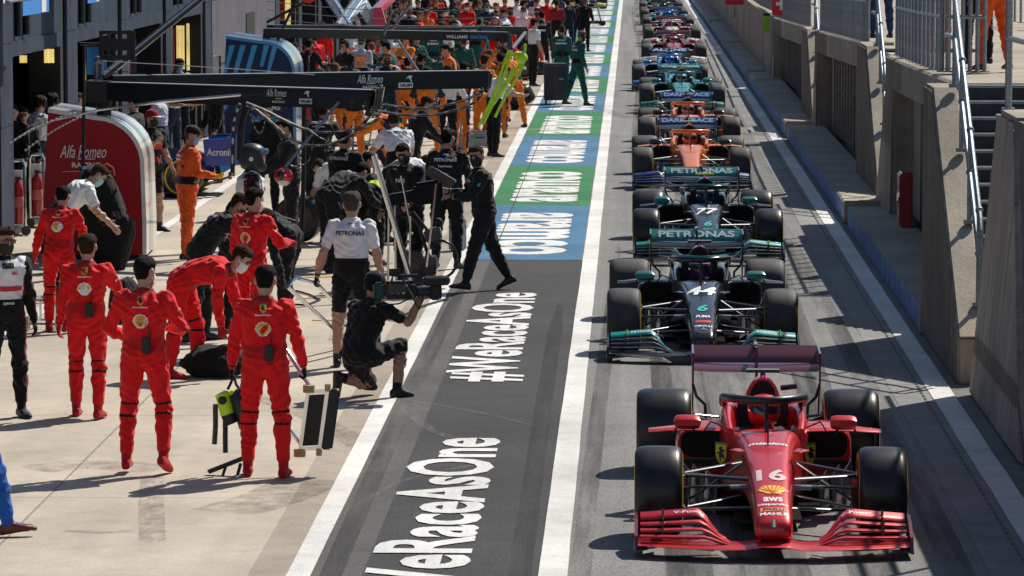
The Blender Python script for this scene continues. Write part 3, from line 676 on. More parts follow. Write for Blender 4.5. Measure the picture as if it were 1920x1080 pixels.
        for k, (xx, y0, y1, zt) in enumerate(((.40, .55, 1.0, .36), (.50, .72, 1.15, .38), (.60, .9, 1.3, .40), (.72, 1.05, 1.5, .30))):
            mb.add([(sx * xx, y0, .08), (sx * (xx + .08), y1, .08), (sx * (xx + .06), y1, zt), (sx * (xx - .02), y0 + .08, zt * .85), (sx * xx + .008, y0, .08), (sx * (xx + .08) + .008, y1, .08), (sx * (xx + .06) + .008, y1, zt), (sx * (xx - .02) + .008, y0 + .08, zt * .85)],
                   [(0, 1, 2, 3), (4, 7, 6, 5), (0, 4, 5, 1), (1, 5, 6, 2), (2, 6, 7, 3), (3, 7, 4, 0)])
        B(mb, 'bargeboard', carbon)
        # wheels, ducts and suspension
        for (y, wd, xi, zi) in ((0, .355, .70, .335), (3.62, .455, .60, .335)):
            wheel(root, sx, y, wd, c.get('tread', rubber), lod)
        B(MB().lathe([(sx * .60, .10), (sx * .64, .17), (sx * .70, .17)], 'x', 18, c=(0, 0, .335)), 'brake_duct', carbon)
        B(MB().lathe([(sx * .50, .10), (sx * .55, .17), (sx * .60, .17)], 'x', 18, c=(0, 3.62, .335)), 'brake_duct', carbon)
        arms = [((.17, -.32, .47), (.66, -.02, .46), .018), ((.20, .38, .50), (.66, .04, .46), .016), ((.15, -.28, .25), (.66, -.03, .20), .018), ((.20, .42, .24), (.66, .04, .20), .016), ((.20, .10, .53), (.64, .02, .24), .017), ((.17, -.16, .40), (.67, -.13, .38), .015),
                ((.16, 3.1, .40), (.56, 3.55, .45), .016), ((.10, 3.9, .38), (.56, 3.66, .45), .016), ((.2, 3.0, .22), (.56, 3.58, .2), .018), ((.10, 4.0, .22), (.56, 3.66, .2), .018), ((.12, 3.75, .3), (.52, 3.62, .335), .03)]
        for a, b, r in arms:
            a, b = Vector((sx * a[0], a[1], a[2])), Vector((sx * b[0], b[1], b[2])); d = b - a; x, y_ = frame_of(d); ring = lambda p: [p + Vector((0, 1, 0)) * math.cos(t) * r * 2.1 + Vector((0, 0, 1)) * math.sin(t) * r * .75 for t in [2 * math.pi * k / 10 for k in range(10)]]
            B(MB().loft([ring(a), ring(b)]), 'suspension_arm', c.get('arm', carbon), smooth=60)
        B(MB().cyl((sx * .17, -.17, .39), (sx * .30, -.17, .388), .020, 10), 'steering_joint', galv)
        if lod == 0:
            B(MB().loft([sring(y_, sx * x_, z_ - .008, z_ + .008, w_, w_, 10, 2.5) for y_, x_, z_, w_ in ((.18, .20, .60, .03), (.26, .245, .605, .055), (.36, .23, .60, .03))]), 'nose_winglet', body)
            B(MB().prism([(-.95, .09), (-.2, .12), (.3, .11), (.3, .20), (-.3, .24), (-.8, .22)], 'x', sx * .125 - .004, sx * .125 + .004), 'cape_vane', carbon)
            for k_ in range(4): B(MB().box(sx * .655 - .03, sx * .655 + .03, -.15 + .012 * k_, -.05 + .012 * k_, .44 - k_ * .075, .447 - k_ * .075), 'duct_fin', carbon)
            B(MB().tube([(sx * .30, 1.18, .655), (sx * .42, 1.22, .70), (sx * .47, 1.3, .62)], .007, 6), 'wing_stay', body)
    # floor
    B(MB().prism([(-.3, 1.0), (.3, 1.0), (.72, 1.5), (.76, 3.2), (.5, 3.9), (-.5, 3.9), (-.76, 3.2), (-.72, 1.5)], 'z', .045, .065).box(-.25, .25, .3, 1.1, .05, .08), 'floor', carbon)
    B(MB().prism([(3.7, .065), (4.35, .30), (4.35, .31), (3.7, .075)], 'x', -.5, .5), 'diffuser', carbon)
    # halo
    hp = [(sx_ * x, y, z) for sx_ in (1,) for x, y, z in ((-.31, 2.10, .735), (-.315, 1.75, .825), (-.295, 1.45, .86), (-.225, 1.24, .872), (-.115, 1.135, .874), (0, 1.105, .873), (.115, 1.135, .874), (.225, 1.24, .872), (.295, 1.45, .86), (.315, 1.75, .825), (.31, 2.10, .735))]
    hal = B(MB().tube(hp, .034, 10), 'halo', c.get('halo', carbon), smooth=70)
    MB().loft([[(math.cos(t) * .016, 1.06 + dy + math.sin(t) * .035, z) for t in [2 * math.pi * k / 10 for k in range(10)]] for dy, z in ((-.10, .62), (-.02, .74), (.05, .862))]).build('pillar', c.get('halo', carbon), hal, smooth=60)
    B(MB().cyl((0, .55, .60), (0, .56, .79), .006, 6), 'aerial', black_matte)
    # front wing
    fw = empty('front_wing', (0, 0, 0)); fw.parent = root
    mb = MB(); sec = [(-1 + 2 * i / 20, -1.22 + .20 * abs(-1 + 2 * i / 20) ** 2 + (.02 if abs(i - 10) < 3 else 0), .085 + (.02 if abs(i - 10) < 2 else 0), .30, .05, .022) for i in range(21)]
    wing_strip(mb, [(x * .97, y, z, ch, a, th) for x, y, z, ch, a, th in sec]); mb.build('main_plane', c['wing'], fw, smooth=40)
    flap_o = {}
    for k in range(4):
        for sx in (-1, 1):
            mb = MB(); sc2 = []
            x_in = .275 + .02 * k
            for i in range(13):
                t = i / 12; x = x_in + (.955 - x_in) * t
                rise = min(1, t / .36); rise = rise * rise * (3 - 2 * rise)
                yl = -1.12 + .100 * k + .17 * (x ** 2); z = .10 + (.010 + .045 * (k + 1)) * rise * (1 - .40 * t) - (1 - rise) * (.01)
                sc2.append((sx * x, yl, z, .056 if k < 3 else .06 + .05 * rise, .10 + .18 * rise + .05 * k, .012))
            wing_strip(mb, sc2); flap_o[(k, sx)] = mb.build('flap', c['flaps'][min(k, len(c['flaps']) - 1)], fw, smooth=40)
    for sx in (-1, 1):
        MB().prism([(-1.04, .05), (-.98, .15), (-.78, .22), (-.56, .255), (-.50, .16), (-.50, .04)], 'x', sx * .985 - .012, sx * .985 + .012).build('endplate', c.get('endplate', c['wing']), fw)
        MB().prism([(sx * .99, .035), (sx * 1.0, .035), (sx * 1.0, .055), (sx * .90, .06)], 'y', -1.04, -.5).build('footplate', carbon, fw)
        MB().prism([(-1.08, .10), (-.78, .10), (-.70, .25), (-1.0, .25)], 'x', sx * .105 - .012, sx * .105 + .012).build('pylon', c.get('pylon', body), fw)
        MB().box(sx * .79 - .004, sx * .79 + .004, -.93, -.62, .12, .26).build('bracket', carbon, fw)
        MB().cyl((sx * .79, -.68, .25), (sx * .79, -.66, .30), .010, 6).build('sensor', c.get('sensor', steel), fw)
    # rear wing
    rw = empty('rear_wing', (0, 0, 0)); rw.parent = root
    mb = MB(); wing_strip(mb, [(x, 3.98 + .02 * (1 - abs(x)), .775 - .012 * (1 - (x / .52) ** 2), .30, .20, .03) for x in [-.52 + 1.04 * i / 10 for i in range(11)]]); mb.build('main_plane', c.get('rear2', carbon), rw, smooth=40)
    mb = MB(); wing_strip(mb, [(x, 4.16, .825, .20, .72, .018) for x in [-.52 + 1.04 * i / 10 for i in range(11)]]); fl = mb.build('flap', c['rear'], rw, smooth=40)
    if c.get('rear_text'):
        ca, sa = math.cos(.72), math.sin(.72)
        flat_text(c['rear_text'], (0, 4.16 + .098 * ca - .002, .825 + .098 * sa + .004), (1, 0, 0), (0, ca, sa), .105, c.get('rear_w', .92), c.get('rear_tm', print_white), 'lettering', fl, bold=.03, off=.022)
    for sx in (-1, 1):
        MB().prism([(3.92, .93), (4.42, .95), (4.44, .70), (4.36, .45), (4.22, .36), (4.18, .50), (3.96, .62)], 'x', sx * .53 - .008, sx * .53 + .008).build('endplate', c.get('rend', c['rear2'] if 'rear2' in c else carbon), rw)
        MB().tube([(sx * .53, 4.0, .66), (sx * .50, 3.96, .56), (sx * .43, 3.9, .50), (sx * .42, 3.86, .36)], .014, 6).build('strut', carbon, rw)
    MB().prism([(3.86, .40), (3.93, .80), (4.02, .97), (4.20, .99), (4.12, .93), (4.02, .84), (3.98, .40)], 'x', -.012, .012).build('pylon', c.get('rear2', carbon), rw)
    MB().cyl((0, 4.1, .97), (0, 4.32, .97), .02, 8).build('actuator', c.get('rear', carbon), rw)
    MB().box(-.04, .04, 4.28, 4.33, .24, .36).build('rain_light', print_red, root)
    # writing on the nose
    if c.get('nose'):
        bv = bvh_of(o_body)
        for s_, y, h, wd, m_, sh in c['nose']:
            if s_ == 'shell': project(shell_shape(h), (0, y, .5), (1, 0, 0), (0, .985, .18), bv, [print_red, print_yellow, print_red], 'emblem', o_body, off=.004)
            elif s_ == 'star':
                ri = [poly_shape([(h * math.cos(2 * math.pi * k / 24), h * math.sin(2 * math.pi * k / 24)) for k in range(24)], 0), poly_shape([(h * .88 * math.cos(2 * math.pi * k / 24), h * .88 * math.sin(2 * math.pi * k / 24)) for k in range(24)], 1),
                      poly_shape([((h * .85 if k % 2 == 0 else h * .14) * math.sin(math.pi * k / 3), (h * .85 if k % 2 == 0 else h * .14) * math.cos(math.pi * k / 3)) for k in range(6)], 2)]
                project(ri, (0, y, .5), (1, 0, 0), (0, .9, .4), bv, [galv, black_gloss, galv], 'emblem', o_body, off=.004)
            elif s_ == 'bar': project([poly_shape([(-wd / 2, -h / 2), (wd / 2, -h / 2), (wd / 2, h / 2), (-wd / 2, h / 2)])], (0, y, .5), (1, 0, 0), (0, .985, .18), bv, m_, 'stripe', o_body, off=.003, maxlen=.05)
            else: project(txt_shape(s_, h, wd, .03, sh), (0, y, .5), (1, 0, 0), (0, .985, .18), bv, m_, 'lettering', o_body, off=.0045, maxlen=.05 if h > .15 else None)
    for s_, x, y, m_, wd, k in c.get('flap_text', ()):
        # lettering lying along a front wing flap
        rise = 1; z = .10 + .010 + .045 * (k + 1); a = .28 + .05 * k; t_ = (x - .275) / .68
        yl = -1.12 + .100 * k + .17 * x * x
        for sx in (-1, 1):
            project(txt_shape(s_, .042, wd, .02), (sx * x, yl + .046, z), (1, sx * .22, 0), (0, .92, .40), bvh_of(flap_o[(k, sx)]), m_, 'lettering', fw, off=.003, dist=.3)
    for s_, x, y, z, m_ in c.get('side_text', ()):
        for sx in (-1, 1): flat_text(s_, (sx * x, y, z), (1, 0, 0), (0, .1, 1), .055, .17, m_, 'lettering', root, bold=.02, off=.002, shear=.2)
    for fn in c.get('extra', ()): fn(root)
    return root
def driver(car, label, shell, visor, suit, trim=None):
    """person seated in the cockpit: shoulders, neck and helmet"""
    x, y, z = car.location; o = None
    mb = MB().loft([sring(1.45, 0, .36, .52, .13, .13, 16, 2.4), sring(1.6, 0, .35, .575, .22, .19, 16, 2.4), sring(1.78, 0, .34, .60, .24, .17, 16, 2.4), sring(1.93, 0, .36, .58, .20, .14, 16, 2.4)])
    mb.lathe([(.56, .075), (.60, .07), (.66, .07)], 'z', 14, c=(0, 1.74, 0))
    for sx in (-1, 1): mb.tube([(sx * .22, 1.74, .52), (sx * .26, 1.52, .44), (sx * .14, 1.30, .52)], [.06, .05, .045], 10)
    o = mb.build('person', suit, label=label, cat='driver', group='helmeted drivers sitting in the queueing cars'); o.location = car.location; o.rotation_euler = car.rotation_euler
    rings = []
    for zz, rx, yf, yb in ((.612, .085, .10, .08), (.635, .112, .145, .115), (.68, .124, .162, .13), (.73, .128, .158, .138), (.775, .124, .145, .136), (.815, .105, .115, .115), (.84, .07, .075, .08), (.85, .02, .02, .03)):
        rings.append([(math.cos(2 * math.pi * k / 24) * rx, 1.735 + (math.sin(2 * math.pi * k / 24) * (yb if math.sin(2 * math.pi * k / 24) > 0 else yf)), zz) for k in range(24)])
    h = MB().loft(rings).build('helmet', shell, o, smooth=60)
    rings = []
    for zz, rx, yf in ((.708, .1295, .1645), (.735, .132, .1625), (.772, .129, .15)):
        rings.append([(math.cos(t) * rx, 1.735 + math.sin(t) * yf, zz) for t in [math.pi + math.pi * (.1 + .8 * k / 14) for k in range(15)]])
    MB().loft(rings, cap=False, closed=False).build('visor', visor, h, smooth=60)
    if trim:
        rings = [[(math.cos(2 * math.pi * k / 24) * rx, 1.735 + math.sin(2 * math.pi * k / 24) * (yb if k < 12 else yf), zz) for k in range(24)] for zz, rx, yf, yb in ((.79, .1225, .141, .133), (.805, .1165, .131, .127))]
        MB().loft(rings, cap=False).build('helmet_band', trim, h, smooth=60)
    return o
ferr = paint('paint_scarlet', (0.60, 0.007, 0.013), .36, metal=.25, coat=.6); burg_shade = paint('paint_burgundy_shade', (0.09, 0.012, 0.03), .3)  # burgundy puts the shade on the scarlet car's rear wing into its colour
ferr_arm = paint('paint_scarlet_dark', (0.42, 0.012, 0.02), .35)
mblack = paint('paint_black', (0.007, 0.009, 0.012), .22, coat=.5); teal = paint('paint_teal', (0.0, 0.30, 0.27), .28); teal_d = paint('paint_teal_dark', (0.0, 0.17, 0.155), .3)
papaya = paint('paint_papaya', (0.80, 0.19, 0.015), .3); navy_p = paint('paint_navy', (0.012, 0.05, 0.22), .3)
aston = paint('paint_racing_green', (0.01, 0.22, 0.19), .25); alpine = paint('paint_alpine_blue', (0.02, 0.26, 0.62), .25); alfa_r = paint('paint_wine', (0.38, 0.01, 0.025), .3); alfa_w = paint('paint_pearl', (0.72, 0.71, 0.70), .3)
wblue = paint('paint_deep_blue', (0.01, 0.035, 0.16), .3); wcy = paint('paint_sky', (0.03, 0.35, 0.72), .3); visor_m = paint('visor_smoke', (0.02, 0.02, 0.03), .08)
hb = mat('halo_grey', (0.035, 0.038, 0.042), .35, .3)
haas_g = paint('paint_grey_green', (0.03, 0.04, 0.04), .3)
Fr = dict(body=ferr, wing=ferr, flaps=[ferr], rear=burg_shade, rear2=burg_shade, rend=burg_shade, halo=hb, mirror=ferr, pod=ferr, winglet=ferr, arm=carbon, tread=rubber, tip=.135, endplate=paint('paint_endplate', (.20, .008, .02), .3),
          nose=[('16', -.26, .25, .22, mat('print_white_half_lit', (.72, .55, .55), .5), 0), ('shell', -.585, .205, 0, 0, 0), ('aws', -.775, .075, .14, print_white, 0), ('kaspersky', -.865, .05, .22, print_white, 0), ('bar', -.945, .06, .19, print_orange, 0), ('PIRELLI', -.945, .042, .15, print_black, 0), ('MAHLE', -1.015, .04, .20, print_white, 0), ('mission', .60, .07, .30, print_white, .3)],  # white number toned to rose grey, its half-lit look painted in
          flap_text=[('V-Power', .60, 0, print_white, .24, 3)], side_text=[('Ray-Ban', .285, 1.395, .62, print_white)])
def ferr_extra(root):
    for sx in (-1, 1):
        n = Vector((sx * .75, -.66, 0)).normalized(); rt = Vector((0, 0, 1)).cross(n)
        mb = MB(); base = Vector((sx * .338, 1.16, .46))
        for vs, fs, mi in shield_shape(.17): mb.add([base + rt * p[0] + Vector((0, 0, 1)) * p[1] + n * (.006 + .002 * mi) for p in vs], fs, mi)
        mb.build('emblem', [print_yellow, print_green, print_black], root, smooth=0)
    mb = MB(); 
    for i, m_ in enumerate((0, 1, 2)): mb.add([(-.02 + i * .0135, -1.106, .238), (-.0065 + i * .0135, -1.106, .238), (-.0065 + i * .0135, -1.066, .285), (-.02 + i * .0135, -1.066, .285)], [(0, 1, 2, 3)], m_)
    mb.build('stripe', [print_green, print_white, print_red], root, smooth=0)
Fr['extra'] = [ferr_extra]
def merc(num, tcam, w44): return dict(body=mblack, wing=carbon, flaps=[carbon, carbon, carbon, teal], rear=teal_d, rear2=mblack, halo=mblack, mirror=teal_d, pod=mblack, arm=carbon, tread=rubber_dusty if w44 else rubber, tip=.115, tcam=tcam, sensor=lime,
          nose=[(num, .50, .42, .32, print_white, .25), ('6', -.28, .24, .11, print_teal, .2), ('bar', -.74, .06, .16, print_red, 0), ('PUMA', -.58, .08, .15, print_white, .2), ('PIRELLI', -.87, .04, .18, print_white, 0), ('star', -1.0, .085, 0, 0, 0)],
          flap_text=[('PETRONAS', .60, 0, print_white, .30, 3)], rear_text='PETRONAS', rear_tm=mat('print_silver', (.5, .58, .62), .5), rear_w=.88, extra=[lambda r: MB().tube([(-.29, 1.50, .892), (-.225, 1.25, .907), (-.115, 1.14, .909), (0, 1.11, .907), (.115, 1.14, .909), (.225, 1.25, .907), (.29, 1.50, .892)], .012, 6).build('halo_trim', teal, r)])
yl_cam = paint('tcam_lime', (.6, .75, .03), .4)
def mclaren(tc): return dict(body=papaya, wing=carbon, flaps=[navy_p, navy_p, carbon, navy_p], rear=navy_p, rear2=carbon, halo=papaya, mirror=black_gloss, pod=mblack, winglet=papaya, cover=mblack, tread=rubber_dusty, tip=.13, tcam=tc, rear_text='DARKTRACE', rear_tm=mat('print_sky', (.3, .5, .8), .5), side=papaya)
As = dict(body=aston, wing=carbon, flaps=[carbon, aston, carbon, aston], rear=aston, rear2=mblack, halo=aston, mirror=aston, pod=aston, tread=rubber_dusty, rear_text='Cognizant', cover=mblack, tcam=yl_cam)
Al = dict(body=alpine, wing=carbon, flaps=[alpine, carbon, carbon, alpine], rear=wblue, rear2=mblack, halo=alpine, mirror=alpine, pod=mblack, tread=rubber_dusty, rear_text='ALPINE', cover=alpine)
Ar = dict(body=alfa_r, wing=alfa_w, flaps=[alfa_r, alfa_w], rear=burg_shade, rear2=mblack, halo=alfa_r, mirror=alfa_r, pod=alfa_w, tread=rubber_dusty, cover=alfa_r, tcam=yl_cam, side=alfa_r)
Ar2 = dict(Ar); Ar2.update(body=alfa_w, pod=alfa_r, halo=alfa_w, tcam=black_gloss)
Al2 = dict(Al); Al2.update(rear_text=None)
Hs = dict(body=haas_g, wing=carbon, flaps=[carbon], rear=mblack, halo=haas_g, pod=mblack, tread=rubber_dusty, cover=mblack)
queue = [(1.035, 29.35, Fr, 'scarlet racing car number 16 at the head of the pit lane queue', (ferr, 'helmet red', ferr)),
         (.755, 41.9, merc('44', black_gloss, True), 'black racing car number 44 right behind the scarlet car', (paint('helmet_violet', (.10, .02, .12), .2), '', mblack)),
         (1.03, 53.4, merc('77', yl_cam, False), 'black racing car number 77 with lime camera pod in front of the orange cars', (paint('helmet_blue', (.03, .08, .25), .2), '', mblack)),
         (1.02, 67.6, mclaren(yl_cam), 'front orange racing car with lime camera pod, right behind the second black car', (paint('helmet_neon', (.5, .12, .1), .3), '', papaya)),
         (1.13, 77.9, mclaren(black_gloss), 'rear orange racing car between the front orange car and the sea green car', (paint('helmet_grey', (.25, .3, .35), .3), '', papaya)),
         (1.19, 93.2, As, 'sea green racing car behind the two orange cars', (paint('helmet_pale', (.5, .55, .6), .3), '', aston)),
         (1.02, 105.2, Al, 'bright blue racing car right behind the sea green one', (paint('helmet_sky', (.1, .4, .8), .3), '', alpine)),
         (1.31, 122.5, Ar, 'wine red racing car behind the bright blue car', (alfa_w, '', alfa_r)),
         (1.44, 140.5, Ar2, 'white and wine red racing car in front of the far blue car', (alfa_r, '', alfa_r)),
         (1.43, 154.5, Al2, 'far blue racing car in the back half of the queue', (alpine, '', alpine)),
         (1.38, 168, Hs, 'dark grey racing car second from the back of the queue', (haas_g, '', mblack)),
         (1.36, 182, As, 'green racing car at the very back of the queue', (aston, '', aston))]
dl = ['red helmet in the scarlet car', 'dark violet helmet in black car 44', 'blue helmet in black car 77', 'coral helmet in the front orange car', 'grey helmet in the rear orange car', 'pale helmet in the sea green car', 'sky blue helmet in the bright blue car', 'white helmet in the wine red car', 'wine red helmet in the white and wine red car', 'blue helmet in the far blue car', 'dark helmet in the dark grey car', 'green helmet in the last green car']
cars = []
for i, (x, y, c, lab, hm) in enumerate(queue):
    k = racing_car((x, y, 0), R(random.uniform(-.4, .4)) if i else R(-.3), lab, c, 0 if i < 4 else 1); cars.append(k)
    driver(k, 'driver with a ' + dl[i], hm[0], visor_m, hm[2], alfa_w if i < 3 else None)
# garage-side cars
Wi = dict(body=wcy, wing=carbon, flaps=[wblue], rear=wblue, rear2=wblue, rend=print_blue, halo=carbon, pod=wblue, tread=rubber, cover=wblue)
def wi_extra(root):
    for sx in (-1, 1): flat_text('Acronis', (sx * .541, 4.19, .72), (0, sx, 0), (0, 0, 1), .12, .42, print_white, 'lettering', root, bold=.02, off=.002)
    for sx in (-1, 1): MB().prism([(3.92, .90), (4.45, .94), (4.45, .5), (3.96, .5)], 'x', sx * .541, sx * .55).build('endplate', paint('paint_acronis', (.012, .06, .38), .4), root).location = (0, 0, 0)
    for sx in (-1, 1): flat_text('Acronis', (sx * .551, 4.19, .72), (0, sx, 0), (0, 0, 1), .12, .42, print_white, 'lettering', root, bold=.02, off=.003)
Wi['extra'] = [wi_extra]
g = G(435, 330)
racing_car((-10.9, 65.6, 0), R(-90), 'blue racing car parked nose in to the garage with blue lettered rear wing', Wi, 0, group='cars standing by the garages')
Hg = dict(Hs); Hg.update(wing=carbon, flaps=[yl_cam])
g = G(1100, 16); racing_car((g.x, g.y, 0), 0, 'black racing car with lime wing far up the painted strip', Hg, 1, group='cars standing by the garages')
# ------------------------------------------------------------------ people
skin_m = mat('skin', (0.48, 0.27, 0.19), 0.55, var=0.08, scale=14); skin_d = mat('skin_tan', (0.36, 0.19, 0.13), 0.55, var=0.08, scale=14)
hair_dk = mat('hair_dark', (0.010, 0.0075, 0.006), 0.75, var=0.5, scale=90, bump=.9, bscale=120, spec=.15); hair_br = mat('hair_brown', (0.040, 0.020, 0.011), 0.75, var=0.5, scale=90, bump=.9, bscale=120, spec=.15)
hair_bl = mat('hair_fair', (0.20, 0.11, 0.055), 0.75, var=0.4, scale=90, bump=.9, bscale=120, spec=.15); hair_gr = mat('hair_grey', (0.085, 0.065, 0.055), 0.75, var=0.4, scale=90, bump=.9, bscale=120, spec=.15)
eye_m = mat('eye_dark', (0.02, 0.015, 0.012), 0.3); lip_m = mat('lip', (0.35, 0.12, 0.10), 0.5)
C_ = {
 'redbelt': cloth('suit_red_belt', (0.56, 0.008, 0.010)),
 'limec': cloth('cloth_lime', (0.5, 0.75, 0.03)),
 'red': cloth('suit_red', (0.76, 0.008, 0.010)), 'redb': cloth('boot_red', (0.46, 0.012, 0.018), bump=.4), 'redg': cloth('glove_red', (0.36, 0.01, 0.015)),
 'black': cloth('suit_black', (0.009, 0.010, 0.012), rough=.75), 'blk2': cloth('cloth_black', (0.007, 0.007, 0.008)), 'char': cloth('cloth_charcoal', (0.035, 0.036, 0.04)),
 'white': cloth('shirt_white', (0.76, 0.77, 0.80), bump=.6), 'lav': cloth('shirt_pale', (0.50, 0.50, 0.60), bump=.6), 'orange': cloth('suit_orange', (0.80, 0.20, 0.015)), 'mars': cloth('overall_orange', (0.78, 0.105, 0.018)),
 'green': cloth('suit_green', (0.008, 0.085, 0.075)), 'navy': cloth('cloth_navy', (0.012, 0.022, 0.055)), 'jean': cloth('denim', (0.02, 0.05, 0.12)), 'blue': cloth('suit_blue', (0.012, 0.10, 0.42)),
 'wine': cloth('cloth_wine', (0.30, 0.012, 0.02)), 'yglove': cloth('glove_yellow', (0.72, 0.46, 0.01)), 'shoe': mat('shoe_black', (0.013, 0.013, 0.014), .5), 'shoew': mat('shoe_maroon', (0.12, 0.012, 0.018), .5),
 'skin': skin_m, 'tan': skin_d, 'eye': eye_m, 'lip': lip_m, 'dkhair': hair_dk}
mask_c = {'white': mat('mask_white', (0.80, 0.80, 0.79), .8, bump=.3, bscale=60), 'blue': mat('mask_blue', (0.28, 0.55, 0.68), .8, bump=.3, bscale=60), 'black': mat('mask_black', (0.012, 0.02, 0.02), .7), 'teal': mat('mask_aqua', (0.35, 0.62, 0.60), .8)}
# outfits: top, sleeve, fore, hand, thigh, calf, shoe, belt, + optional stripe, knee, collar
def O(main, sleeve=None, fore=None, hand='skin', thigh=None, calf=None, shoe='shoe', belt=None, **k):
    d = dict(top=main, sleeve=sleeve or main, hand=hand, thigh=thigh or main, shoe=shoe)
    d['fore'] = fore or d['sleeve']; d['calf'] = calf or d['thigh']; d['belt'] = belt or d['thigh']; d['knee'] = d['calf']; d['strap'] = d['calf']; d['side'] = d['thigh']; d['tside'] = d['top']; d['cuff'] = d['calf']; d['collar'] = d['top']; d['panel'] = d['top']
    d.update(k); return d
FER = O('red', hand='redg', shoe='redb', belt='redbelt', strap='blk2', cuff='redb', collar='wine'); FERb = dict(FER, hand='blk2', strap='blk2')
MER = O('black', hand='blk2', shoe='shoe'); MERs = dict(MER, hand='skin')
POLO = O('white', fore='skin', hand='blk2', thigh='blk2', calf='skin', collar='white'); POLO['knee'] = 'skin'; POLO['strap'] = 'skin'; POLO['cuff'] = 'shoe'
POLOL = O('white', fore='skin', hand='skin', thigh='blk2')
MCL = O('orange', hand='blk2', side='navy', tside='navy', belt='blk2'); AST = O('green', hand='skin', belt='blk2')
MARS = O('mars', hand='yglove', belt='blk2', panel='mars'); SCRU = O('white', fore='skin', hand='skin', thigh='navy')
TAGS = ['top', 'sleeve', 'fore', 'hand', 'thigh', 'calf', 'shoe', 'belt', 'knee', 'strap', 'side', 'tside', 'cuff', 'collar', 'panel', 'skin', 'eye', 'lip', 'brow']
def dirv(p, a, side):
    """downward limb direction: forward pitch p, outward a (degrees)"""
    return Vector((side * math.sin(R(a)) * 1.0, math.sin(R(p)) * math.cos(R(a)), -math.cos(R(p)) * math.cos(R(a))))
JOBS = []
def person(x, y, yaw, label, outfit, pose=None, h=1.77, hair=hair_dk, mask=None, group=None, extras=(), bulk=1.0, tan=False, z0=0.0, cat='person', decals=(), name='person'):
    JOBS.append(dict(x=x, y=y, yaw=yaw, label=label, outfit=outfit, pose=pose or {}, h=h, hair=hair, mask=mask, group=group, extras=extras, bulk=bulk, tan=tan, z0=z0, cat=cat, decals=decals, name=name))
def skeleton(J):
    p = J['pose']; lean = p.get('lean', 3); roll = p.get('roll', 0)
    legs = p.get('legs', ((4, 4, 4), (-4, 4, 4))); arms = p.get('arms', ((8, 8, 14, 0), (8, 8, 14, 0)))
    S = {}
    hip = Vector((0, 0, 0)); S['hip'] = hip
    feet = []; low = 1e9
    for i, side in ((0, -1), (1, 1)):
        hp, ab, kn = legs[i][:3]; fp = legs[i][3] if len(legs[i]) > 3 else None
        H = hip + Vector((side * .092, 0, -.02)); K = H + dirv(hp, ab, side) * .43; A = K + dirv(hp - kn, ab * .3, side) * .41
        if fp is None: fp = 0
        S['H%d' % i], S['K%d' % i], S['A%d' % i], S['fp%d' % i] = H, K, A, fp
        f = Vector((side * .12, math.cos(R(fp)), math.sin(R(fp)))).normalized(); S['f%d' % i] = f
        dn = Vector((0, math.sin(R(fp)), -math.cos(R(fp))))
        heel = A + dn * .085 - f * .06; toe = A + dn * .085 + f * .18
        low = min(low, heel.z, toe.z, K.z - .06)
    S['low'] = low
    def sd(a): return Vector((math.sin(R(roll)) , math.sin(R(a)), math.cos(R(a)) * math.cos(R(roll)))).normalized()
    W = hip + sd(lean * .75) * .17; Cc = W + sd(lean * 1.05) * .20; Sh = Cc + sd(lean * 1.15) * .13; N = Sh + sd(lean * 1.05 + p.get('neck', 0) * .3) * .062
    hd = sd(lean * .75 + p.get('neck', 6)); hc = N + hd * .125
    S.update(W=W, C=Cc, S=Sh, N=N, hc=hc, hd=hd, up=(Sh - W).normalized())
    tw = R(p.get('twist', 0)); r = Vector((math.cos(tw), math.sin(tw), 0)); r = (r - S['up'] * r.dot(S['up'])).normalized(); S['r'] = r; S['fwd'] = S['up'].cross(r)
    for i, side in ((0, -1), (1, 1)):
        ap, ab, el, inn = arms[i][:4]
        X = Sh + r * side * .178 - S['up'] * .035
        d1 = dirv(ap, ab, side); E = X + d1 * .285
        d2 = dirv(ap + el, ab * .7 - inn, side); Wr = E + d2 * .25
        S['X%d' % i], S['E%d' % i], S['Wr%d' % i], S['d2%d' % i] = X, E, Wr, d2
    return S
